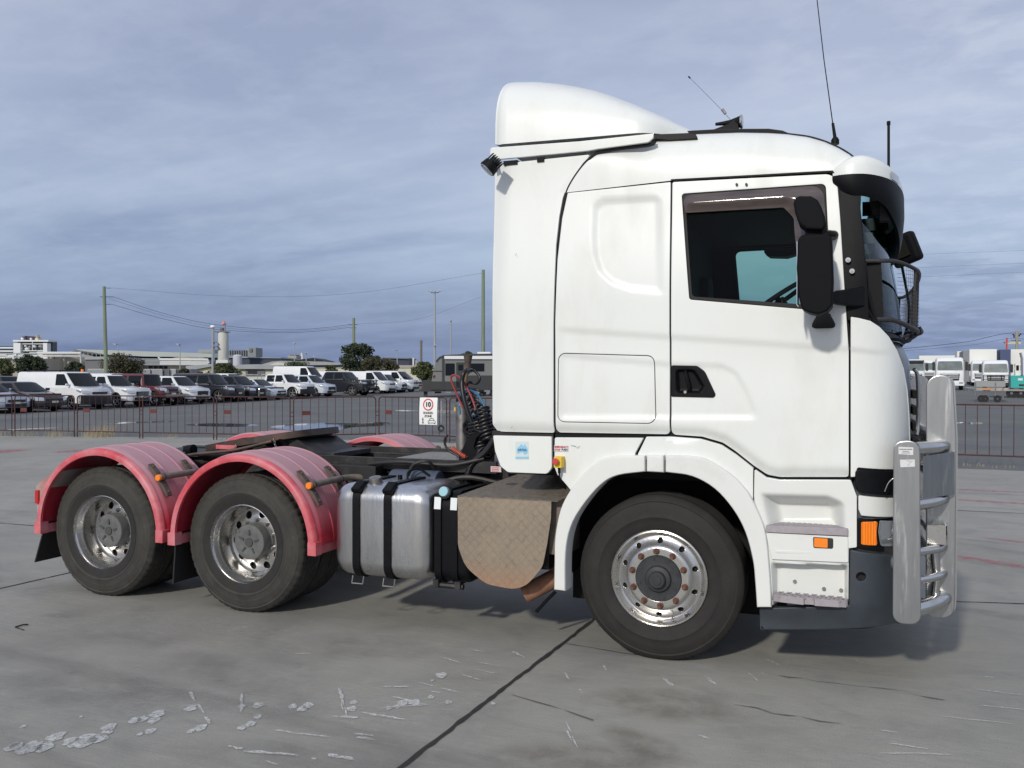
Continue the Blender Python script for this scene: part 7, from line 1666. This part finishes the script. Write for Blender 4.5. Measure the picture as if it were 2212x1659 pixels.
# ---------------------------------------------------------------- trees
def leafmat(name, a, b):
    M = bpy.data.materials.new(name); M.use_nodes = True; t = M.node_tree; p = t.nodes['Principled BSDF']; p.inputs['Roughness'].default_value = .7
    tcn = N(t, 'ShaderNodeTexCoord'); n = noise(t, tcn.outputs['Object'], .9, 5, .7); t.links.new(mixc(t, ramp(t, n, [(.35, 0.), (.65, 1.)]), a, b), p.inputs['Base Color']); return M
LM = {'dark': leafmat('leaf_dark', (.022, .036, .020), (.050, .068, .032)), 'olive': leafmat('leaf_olive', (.045, .060, .022), (.095, .110, .040)), 'brown': leafmat('leaf_brown', (.040, .040, .020), (.085, .075, .036))}
M_BARK = mat('bark', (.09, .07, .05), .9, var=.3, vscale=5)
def tree(x0, x1, y0, d, kind, label, clumps=None, dense=1., ybase=None, trunk=.28):
    c = (x0+x1)/2; t_ = far('tree', label, 'tree', c, d, 'trees beyond the yard'); f = FB(t_, c, d); W = f.X(x1)-f.X(x0); H = f.Z(y0); zl = H*trunk; r_ = np.random.default_rng(int(x0*7+d+900))
    mb = MB(); n = clumps or max(26, int(W*3.2)); cs = []
    for k in range(n):
        u = r_.uniform(-1, 1); v = r_.uniform(0, 1)**.8; ph = r_.uniform(0, 2*PI); env = math.sqrt(max(.04, 1-(v*1.0-.38)**2*2.1)); rr = W/2*env*.86*r_.uniform(.05, 1)**.5
        cs.append((rr*math.cos(ph), rr*math.sin(ph)*.6, zl+(H-zl)*(.10+.80*v), r_.uniform(.20, .34)*W*.55))
    lf = .12 if d < 110 else .17
    V = []; Fs = []
    per = int(min(230, 5200/n)*dense)
    for (cx_, cy_, cz_, cr) in cs:
        for _ in range(per):
            q = r_.normal(0, 1, 3); q /= np.linalg.norm(q); q = q*cr*r_.uniform(.3, 1.45)**.7*np.array([1, 1, .72]); p = np.array([cx_, cy_, cz_])+q
            if p[2] > H: p[2] = H-(p[2]-H)*.5
            a = r_.normal(0, 1, 3); a /= np.linalg.norm(a); b_ = np.cross(a, r_.normal(0, 1, 3)); b_ /= np.linalg.norm(b_)+1e-6; s_ = lf*r_.uniform(.5, 1.3); k = len(V)
            V += [p-a*s_, p+b_*s_*.6, p+a*s_, p-b_*s_*.6]; Fs.append((k, k+1, k+2, k+3))
    mb.add(V, Fs); mb.obj('crown', LM[kind], t_, recalc=False)
    mb = MB(); mb.tube([(0, 0, -.2), (W*.01, 0, H*.3), (-W*.02, 0, H*.62)], lambda q: W*.035*(1-q*.7)+.05, 7)
    for (cx_, cy_, cz_, cr) in cs[:6]: mb.tube([(0, 0, H*.25), (cx_*.5, cy_*.5, (H*.25+cz_)/2), (cx_, cy_, cz_)], lambda q: W*.016*(1-q*.8)+.02, 5)
    mb.obj('trunk', M_BARK, t_); return t_
tree(-14, 30, 774, 92, 'olive', 'yellow-green tree at the left edge behind the silver sedan')
tree(36, 104, 766, 96, 'dark', 'broad dark tree left of the beige storage tank', dense=1.3)
tree(143, 182, 780, 88, 'dark', 'small dark shrub tree in front of the beige storage tank')
tree(224, 312, 763, 105, 'brown', 'wide brownish tree beside the leaning power pole', dense=1.4)
tree(383, 411, 797, 90, 'dark', 'little dark bush left of the yellow building')
tree(446, 520, 785, 98, 'olive', 'spreading green tree in front of the silo')
tree(602, 678, 782, 100, 'olive', 'thin grey-green tree before the cream wall', dense=.7)
tree(695, 730, 789, 102, 'olive', 'small olive shrub left of the big dark tree', dense=.7)
tree(733, 812, 742, 110, 'dark', 'tallest dark tree beside the second power pole', dense=1.0)
tree(778, 836, 766, 100, 'brown', 'rounded brown-green tree right of the tallest tree', dense=1.4)
tree(820, 862, 776, 106, 'brown', 'sparse brown tree in front of the navy shed', dense=.6)
tree(890, 936, 782, 86, 'olive', 'light green tree left of the caravan nose', dense=.9)
tree(988, 1026, 757, 100, 'olive', 'tree top showing above the caravan roof', dense=1.)
# ---------------------------------------------------------------- buildings and plant
def fm(name, col, rough=.7, **k): return mat(name, col, rough, **k)
M_BEI = fm('beige_wall', (.38, .34, .27), var=.12, vscale=.4, dirt=(.25, .21, .16), dscale=.25, dmin=.5, dmax=.75, stretch=(1, 1, .2)); M_GRN = fm('green_roof', (.40, .44, .42), var=.05, vscale=.3); M_GRYW = fm('shed_grey', (.15, .15, .155), var=.1, vscale=.3)
M_GRYR = fm('roof_grey', (.30, .32, .33), .6, var=.08, vscale=.5); M_NAVY = fm('navy_wall', (.030, .042, .075), .6); M_CREAM = fm('cream_wall', (.56, .54, .42), var=.06, vscale=.4); M_DRK = fm('dark_void', (.022, .022, .024), .8); M_PIPEW = fm('pipe_white', (.62, .63, .62), .4); M_YEL = fm('yellow_wall', (.60, .57, .38), var=.05, vscale=.4)
def bld(label, c, d, parts, name='industrial_building', cat='building', z=None):
    t_ = far(name, label, cat, c, d, z=z); f = FB(t_, c, d)
    for p in parts:
        k = p[0]
        if k == 'b': f.box(*p[1:])
        elif k == 'p': f.poly(*p[1:])
        elif k == 't': f.tube(*p[1:])
    return t_, f
# cruise ship far away
t_, f = bld('white cruise ship stern with blue funnel on the left skyline', 60, 620, [
 ('b', 'hull', -60, 106, 763, 790, M_CW, 10, 2), ('b', 'upper_deck', 28, 104.5, 737, 763, fm('ship_recess', (.10, .11, .12)), 6, 6), ('b', 'roof_slab', 28, 104.5, 734.5, 738, M_CW, 12, 0), ('b', 'dark_band', 35, 103, 738, 740.5, M_NAVY, 9, 1.5),
 ('b', 'side_tower', 29, 44, 741, 764, M_CW, 5, 0), ('b', 'side_tower', 93, 102, 741, 762, M_CW, 5, 0), ('b', 'mid_deck', 43, 94, 756.5, 758.5, M_CW, 10, 2), ('b', 'top_deck', 43, 94, 741, 743.5, M_CW, 10, 2),
 ('p', 'funnel', [(17, 745), (27, 730), (38, 724), (38, 745)], M_NAVY, 20, 10), ('b', 'funnel_top', 27, 39, 724, 731, fm('funnel_brown', (.25, .18, .16)), 14, 12),
 ('b', 'deck_stripe', -60, 28, 750, 753, M_CW, 10, 0), ('b', 'deck_stripe', -60, 28, 757, 760, M_CW, 10, 0), ('b', 'deck_stripe', -60, 28, 744, 747, fm('ship_blue', (.18, .25, .33)), 14, 3), ('b', 'deck_stripe', -60, 28, 753, 757, fm('ship_blue', (.18, .25, .33)), 14, 3), ('b', 'deck_stripe', -60, 28, 760, 764, fm('ship_blue', (.18, .25, .33)), 14, 3),
 ('t', 'mast', [(65, 735), (65, 722)], 1.2, fm('mast_tan', (.4, .3, .25)), 10), ('t', 'stay', [(72, 757), (72, 738)], .25, M_CW, -1), ('p', 'radar_base', [(62, 734), (63, 729), (68, 729), (69, 734)], M_YEL, 6, 8)], 'cruise_ship', 'ship', z=-2)
for px_, py_, r_ in ((38, 731.5, 1.25), (57, 731.5, 1.0)): mb = MB(); mb.ball((f.X(px_), 6, f.Z(py_)), r_*620/FPX*2.6, 14, 10); mb.obj('radar_dome', M_CW, t_)
for k, (a, b_, y_) in enumerate(((45, 53, 747), (55, 62, 749), (64, 73, 748), (76, 88, 748), (46, 58, 753.5))): mb = MB(); mb.ball((f.X((a+b_)/2), 4, f.Z(y_)), .5, 12, 8, ((b_-a)*620/FPX, 3, 2.2)); mb.obj('lifeboat', M_CW if k % 2 == 0 else M_GRYR, t_)
# storage tank
t_, f = bld('beige round storage tank with pipes over it', 133, 190, [], 'storage_tank', 'tank')
mb = MB(); R_ = (183-84)/2*190/FPX*1.05; zt_ = f.Z(771); mb.lathe([(.01, zt_+1.), (R_*.6, zt_+.5), (R_, zt_), (R_, 0)], (0, R_, 0), 48, 'Z'); mb.obj('shell', M_BEI, t_)
for px_ in (98, 113.5, 139.5): mb = MB(); x = f.X(px_); y = R_-math.sqrt(max(0, R_**2-x*x)); mb.b2(x-.16, x+.16, y-.5, y+.2, 0, zt_+.6); mb.obj('buttress', fm('buttress_beige', (.46, .42, .35)), t_)
f.tube('pipe_run', [(70, 764), (84, 764), (88, 772)], .25, M_PIPEW, -1); f.tube('pipe_run', [(88, 763), (182, 763), (182.5, 798)], .28, M_PIPEW, -1.5); f.tube('pipe_run', [(92, 769), (180, 770)], .15, M_PIPEW, -1.3); f.tube('pipe_run', [(100, 766), (175, 766.5)], .12, M_GRYR, -1.4)
bld('dark grey shed with pale roof edge beside the beige tank', 211, 170, [('b', 'walls', 184, 240, 776, None, M_GRYW, 15, 0), ('p', 'roof', [(184, 777), (185, 771), (238, 770), (242, 776.5)], M_GRYR, 15, -.3)])
bld('low concrete plant room behind the left trees', 20, 180, [('b', 'walls', -30, 84, 774, None, M_BEI, 10, 0), ('t', 'pipe_run', [(0, 768), (20, 768), (24, 772), (60, 768)], .3, M_PIPEW, -1), ('t', 'pipe_run', [(38, 776), (38, 768), (44, 767)], .35, M_PIPEW, -1.2), ('t', 'pipe_run', [(0, 764.5), (84, 765)], .2, M_GRYR, -1)])
t_, f = bld('very wide warehouse with pale green roof behind the power pole', 330, 230, [('p', 'roof', [(128, 766), (168, 755), (235, 756.5), (458, 763.5), (466, 772), (310, 770), (230, 766)], M_GRN, 60, 0), ('b', 'walls', 150, 460, 768, None, M_DRK, 50, 4), ('b', 'blue_wall', 372, 462, 771, 784, M_NAVY, 4, 1), ('p', 'gable_frame', [(146, 764), (167, 756.5), (172, 757), (232, 766), (230, 768), (170, 759), (150, 766)], M_GRYW, 2, -1)], 'warehouse')
for k in range(9): f.tube('frame_post', [(150+k*9, 771), (150+k*9, 762+abs(k-3)*.6)], .1, M_GRYR, -1.2)
bld('rack of dark pipework under the green roof', 345, 160, [('b', 'rack_base', 312, 368, 785, None, M_DRK, 4, 1)]+[('t', 'pipe_run', [(308, y), (372, y+.5)], .12, M_GRYR, -.2) for y in (776, 779, 782, 785, 788)]+[('t', 'rack_post', [(x, 774), (x, 797)], .14, M_DRK, -.1) for x in (310, 321, 332, 343, 354, 365)], 'pipe_rack', 'pipes')
bld('small beige gabled building crossed by white pipes', 389, 150, [('p', 'walls', [(362, 800), (362, 776), (380, 772), (404, 770), (412, 774), (412, 805), (362, 805)], M_BEI, 8, 0), ('t', 'pipe_run', [(348, 771), (351, 777), (454, 777.5), (455, 785)], .22, M_PIPEW, -1), ('t', 'pipe_run', [(351, 783), (455, 783)], .18, M_PIPEW, -1), ('t', 'pipe_run', [(351, 787), (455, 787.5)], .18, M_PIPEW, -1)])
bld('yellow walled low building with grey skillion roof', 432, 125, [('p', 'walls', [(409, 812), (409, 800), (454, 791), (470, 791), (470, 812)], M_YEL, 8, 0), ('p', 'roof', [(404, 798), (404, 791), (460, 786), (470, 789), (456, 792), (409, 801)], M_GRYR, 9, -.5), ('b', 'window', 417, 438, 802.5, 808, M_DRK, .1, -.08)])
t_, f = bld('tall white cement silo with wind sock on top', 478, 200, [('b', 'base_frame', 466, 492, 778, None, M_PIPEW, 2, 0), ('t', 'ladder', [(463.5, 712), (463.5, 780)], .15, M_GRYR, -.3), ('b', 'platform', 458, 472, 748, 750, M_GRYW, 1.2, -1), ('b', 'platform', 459, 470, 739, 739.8, M_GRYW, 1.2, -1), ('b', 'top_rail', 462, 491, 716, 717, M_GRYW, 2.5, 0), ('t', 'sock_pole', [(486.5, 718), (486.5, 698)], .08, M_GRYW, 0)], 'silo', 'silo')
mb = MB(); R_ = 11.5*200/FPX; mb.lathe([(.3, f.Z(715)), (R_, f.Z(718)), (R_, f.Z(780)), (.2, f.Z(800))], (f.X(478.5), R_, 0), 32, 'Z'); mb.obj('barrel', fm('silo_white', (.60, .60, .55), var=.08, vscale=.3, dirt=(.38, .36, .32), dscale=.3, stretch=(1, 1, .2)), t_)
mb = MB(); mb.cyl((f.X(476), R_, f.Z(717)), (f.X(476), R_, f.Z(708)), .45, seg=14); mb.obj('filter_cap', M_GRYW, t_)
mb = MB(); mb.cyl((f.X(486), 0, f.Z(697)), (f.X(480), 0, f.Z(701)), .5, .22, seg=12); mb.obj('wind_sock', fm('sock_orange', (.75, .28, .22)), t_)
t_, f = bld('small pale gas tank with a red swoosh', 510, 170, [], 'gas_tank', 'tank'); R_ = 9.5*170/FPX
mb = MB(); mb.lathe([(.01, f.Z(765.5)), (R_*.7, f.Z(766.3)), (R_, f.Z(768.5)), (R_, 0)], (0, R_, 0), 28, 'Z'); mb.obj('barrel', fm('tank_pale', (.50, .50, .55)), t_); f.poly('red_mark', [(507, 772), (511, 770), (512, 773), (515, 775), (510, 776)], fm('mark_red', (.55, .06, .05)), .1, .12)
bld('grey conveyor gallery with square end tower', 490, 300, [('b', 'gallery', 490, 545, 757.5, 769, M_GRYR, 6, 0), ('b', 'gallery_end', 427, 460, 755, 762.5, M_GRYR, 6, 0), ('b', 'head_tower', 539, 554.5, 751, None, fm('tower_grey', (.22, .24, .25)), 8, -1), ('p', 'ramp', [(522, 759), (541, 751.5), (541, 759)], M_GRYR, 5, 0), ('b', 'tower_glass', 541, 547, 753, 760, M_GRYW, .3, -1.4)]+[('b', 'rib', 492+k*5, 493+k*5, 756, 769, M_GRYW, .5, -.6) for k in range(9)], 'conveyor', 'conveyor')
bld('long navy walled shed behind the gas tank', 550, 210, [('b', 'walls', 486, 609, 772, None, M_NAVY, 20, 0), ('p', 'roof', [(486, 773), (486, 771), (609, 772.5), (610, 774)], M_GRYR, 20, -.4)])
bld('cream office with grey roof and a dark window', 565, 130, [('b', 'walls', 519, 600, 796, None, M_CREAM, 8, 0), ('p', 'roof', [(505, 797), (515, 788), (560, 787), (604, 789), (608, 797.5)], M_GRYR, 9, -.6), ('b', 'recess', 531, 572, 798, 812, M_GRYW, .2, -.15), ('b', 'window', 536, 556, 801, 808, M_DRK, .1, -.2)])
bld('low curved grey roof building with cream gable', 620, 150, [('p', 'roof', [(562, 788), (588, 781), (610, 779.5), (700, 781), (750, 785), (748, 788), (650, 789)], M_GRYR, 12, 0), ('b', 'walls', 580, 748, 786, None, M_GRYW, 10, 1), ('p', 'gable', [(575, 790), (600, 783), (630, 786), (645, 791)], M_CREAM, .3, -.2)])
bld('dark hipped roof further back in the centre skyline', 648, 240, [('p', 'roof', [(594, 780), (612, 774), (650, 776), (676, 773), (702, 780)], M_DRK, 15, 0), ('b', 'walls', 600, 700, 779, None, M_GRYW, 12, 1)])
bld('boxy beige plant house on the roofs', 631, 260, [('b', 'walls', 622, 640, 768, 779, M_BEI, 6, 0), ('b', 'top_vent', 625, 638, 766.5, 768.5, M_DRK, 4, 1)])
bld('slim white chimney beside the beige plant house', 651, 330, [('p', 'shaft', [(648.5, 776), (650, 762), (652.5, 762), (654.5, 776)], M_PIPEW, 2, 0)], 'chimney', 'chimney')
bld('long cream boundary wall behind the parked row', 760, 115, [('b', 'walls', 604, 905, 794.5, None, M_CREAM, 1.2, 0), ('b', 'coping', 603, 906, 793.3, 794.8, M_GRYR, 1.3, -.1), ('b', 'dark_opening', 765, 820, 799, 808, M_DRK, .2, -.12), ('b', 'grey_door', 831, 846, 796, 815, M_GRYR, .1, -.1)], 'boundary_wall', 'wall')
bld('navy shed right of the tall dark tree', 856, 190, [('b', 'walls', 826, 884, 773, None, M_NAVY, 14, 0), ('p', 'roof', [(824, 774), (828, 772), (885, 773.5), (885, 776)], M_GRYW, 14, -.4)])
bld('low beige building left of the caravan', 905, 160, [('b', 'walls', 861, 960, 789, None, M_BEI, 8, 0), ('b', 'vent', 891, 894, 773, 789, M_PIPEW, 1, 0), ('b', 'vent', 897, 902, 778, 789, M_GRYR, 1, 0)])
bld('long cream boundary wall continuing behind the caravan and cab', 1300, 125, [('b', 'walls', 965, 1960, 793, None, M_CREAM, 1.2, 0), ('b', 'coping', 964, 1961, 791.8, 793.3, M_GRYR, 1.3, -.1)], 'boundary_wall', 'wall')
bld('long grey warehouse standing behind the cab', 1450, 210, [('b', 'walls', 1080, 1900, 776, None, M_GRYW, 30, 0), ('p', 'roof', [(1078, 777), (1090, 768), (1890, 768), (1902, 777)], M_GRN, 30, -.5)], 'warehouse')
# containers in the row behind
for k, (a, b_, m_, lab) in enumerate([(190, 323, M_CW, 'long white container behind the panel van'), (323, 350, M_PIPEW, 'white container with door frame behind the red off-roader'), (350, 365, M_BG, 'first grey ribbed container from the left'), (365.5, 379, M_CW, 'short white container between grey ones'), (379.5, 396, M_BG, 'second grey ribbed container from the left'), (396.5, 405, M_CW, 'narrow white container end'), (405.5, 412, M_BG, 'last grey container beside the little bush')]):
    sc_ = .6; a2, b2 = (a, b_)
    t_, f = bgbox('container', lab, 'container', a2, b2, 797.2, m_, 112+.3*k, 2.4, group='shipping containers behind the cars')
    mb = MB(); n = max(3, int((b2-a2)/2.4)); 
    for i in range(n+1): x = f.X(a2+(b2-a2)*i/n); mb.b2(x-.04, x+.04, -.05, 0, .1, f.Z(797.8))
    mb.obj('ribs', M_GRYR if m_ is not M_BG else M_GRYW, t_)
# ---------------------------------------------------------------- poles and wires
M_POLEG = fm('pole_green', (.19, .23, .15), var=.2, vscale=1.5, stretch=(4, 4, .3)); M_POLE = fm('pole_grey', (.33, .35, .36), .5); M_WIRE = fm('wire', (.02, .02, .025))
def pole(label, px_, y0, y1, d, r0, r1, m_, name='power_pole', cat='pole', lean=0., arms=(), lamps=(), g=None):
    t_ = far(name, label, cat, px_, d, g); f = FB(t_, px_, d); zt_ = f.Z(y0); mb = MB(); mb.tube([(0, 0, -.1), (lean*.5, 0, zt_/2), (lean, 0, zt_)], lambda q: r0+(r1-r0)*q, 10, smooth=False); mb.obj('shaft', m_, t_)
    for (dx0, dx1, yy, th) in arms: mb = MB(); mb.b2(f.X(px_+dx0), f.X(px_+dx1), -.1, .1, f.Z(yy+th), f.Z(yy)); mb.obj('cross_arm', M_WIRE, t_)
    for (dx, yy, w_, h_) in lamps: mb = MB(); mb.box((f.X(px_+dx), -.2, f.Z(yy)), (w_*d/FPX, .5, h_*d/FPX), Matrix.Rotation(-.35 if dx > 0 else .35, 3, 'Y')); mb.obj('floodlight', M_CHL if cat == 'street lamp' else M_GRYW, t_)
    return t_
pole('tall leaning green timber power pole on the left', 230, 619, 787, 100, .24, .17, M_POLEG, lean=-.25, arms=((-13, 2, 641, 1.0), (0, 15, 641, 1.0), (0, 9, 622, .8), (0, 9, 657, .8)))
pole('timber power pole with two cross arms beside the tallest tree', 764, 687, 794, 118, .24, .18, M_POLEG, arms=((-11, 9, 700.5, .9), (-7, 6, 708, .9)))
pole('green timber pole rising behind the caravan beside the cab', 1043.5, 583, 760, 95, .22, .17, M_POLEG, arms=((-1, 3, 586, .8),))
pole('tall light mast with twin floodlights left of the cab', 939, 629, 800, 90, .15, .09, M_POLE, 'light_mast', 'street lamp', arms=((-8, 8, 632, .7),), lamps=((-9, 629, 7, 4), (9, 629, 7, 4), (1, 746, 5, 2)))
pole('shorter light mast with one floodlight right of the twin mast', 974, 692, 770, 120, .12, .08, M_POLE, 'light_mast', 'street lamp', lamps=((-2, 691, 6, 4),))
pole('plain short timber pole above the light green tree', 909.6, 735, 790, 115, .17, .15, fm('pole_brown', (.17, .15, .13)), lamps=((2, 738, 2, 3),))
pole('light pole with white globe in front of the silo', 459.4, 709, 806, 95, .14, .10, M_POLE, 'street_lamp', 'street lamp')
t_ = bpy.data.objects['street_lamp']; mb = MB(); mb.ball((0, 0, z_px(459, 706, 95)-t_.location.z), .26, 14, 10, (1, 1, .7)); mb.obj('globe', fm('globe_white', (.85, .85, .82), .3), t_)
for (px_, y0, y1, d, lab, dx) in ((389, 744, 796, 130, 'thin lamp post before the green roof', -4), (255, 744, 790, 150, 'thin lamp post behind the brownish tree', -6), (636, 741, 785, 150, 'slim twin lamp post above the curved grey roof', 0), (661.5, 762, 792, 130, 'lamp post with dark head right of the slim twin lamp', 1), (858, 757, 792, 125, 'thin lamp post in front of the navy shed', -7), (680, 770, 784, 190, 'tiny lamp post on the distant roofs', 0)):
    pole(lab, px_, y0, y1, d, .09, .06, M_POLE, 'street_lamp', 'street lamp', arms=((min(0, dx), max(.5, dx), y0, .6),), lamps=((dx, y0, 6, 1.6),), g='lamp posts among the buildings')
t_ = pole('pole with pale cross arm and red gantry above the far right containers', 2196, 715, 754, 105, .17, .15, fm('pole_tan', (.32, .30, .22)), arms=((-12, 8, 735, 1),)); f = FB(t_, 2196, 105)
f.box('pale_beam', 2172, 2205, 739, 743, M_YEL, .3); f.tube('red_mast', [(2174.5, 730), (2174, 756)], .09, fm('mark_red', (.55, .06, .05))); f.box('red_frame', 2168, 2180, 738.5, 740, fm('mark_red', (.55, .06, .05)), .2); f.tube('insulator', [(2187, 722), (2190, 724), (2190, 730)], .08, M_WIRE); f.tube('insulator', [(2205, 722), (2201, 724), (2201, 727)], .08, M_WIRE)
def wire(label, P, r_=.02, g='overhead wires'):
    pts_ = [(*at_px(a, d), z_px(a, b, d)) for a, b, d in P]; mb = MB(); mb.tube(pts_, r_, 5, 10); return tag(mb.obj('overhead_wire', M_WIRE), label, 'wire', g)
wire('upper wire sagging from the leaning pole to the tree pole', [(244, 641, 100), (350, 676, 103), (463, 701, 107), (604, 712.5, 112), (690, 709, 115), (755, 701, 118)])
wire('lower wire sagging from the leaning pole to the tree pole', [(240, 657, 100), (350, 688, 103), (463, 711, 107), (604, 718.5, 112), (690, 715, 115), (757, 707, 118)])
wire('middle wire sagging from the leaning pole to the tree pole', [(236, 645, 100), (350, 681, 103), (463, 706, 107), (604, 716, 112), (700, 711, 115), (760, 703, 118)], .012)
wire('faint high wire crossing from the leaning pole to the caravan pole', [(240, 622, 100), (500, 640, 100), (760, 634, 98), (1043, 590, 95)], .010)
wire('faint wire from the tree pole to the caravan pole', [(772, 700, 118), (900, 690, 108), (1043, 640, 96)], .008)
wire('dark wire sagging to the far right pole', [(1900, 757, 100), (1985, 750, 101), (2090, 738, 103), (2190, 719.5, 105), (2290, 740, 108)], .026)
wire('second thinner wire below to the far right pole', [(1900, 760, 100), (1991, 755, 101), (2100, 745, 103), (2193, 731, 105), (2290, 745, 108)], .014)
wire('highest faint wire right of the stone guard', [(1900, 553, 90), (2060, 547, 90), (2300, 538, 90)], .007)
wire('middle faint wire right of the stone guard', [(1900, 582, 90), (2060, 575, 90), (2300, 565, 90)], .007)
wire('lowest faint wire right of the stone guard', [(1900, 602, 90), (2060, 595, 90), (2300, 584, 90)], .007)
# ---------------------------------------------------------------- tidy helper properties
for o in bpy.data.objects:
    for k in ('world_built', 'd_'):
        if k in o: del o[k]
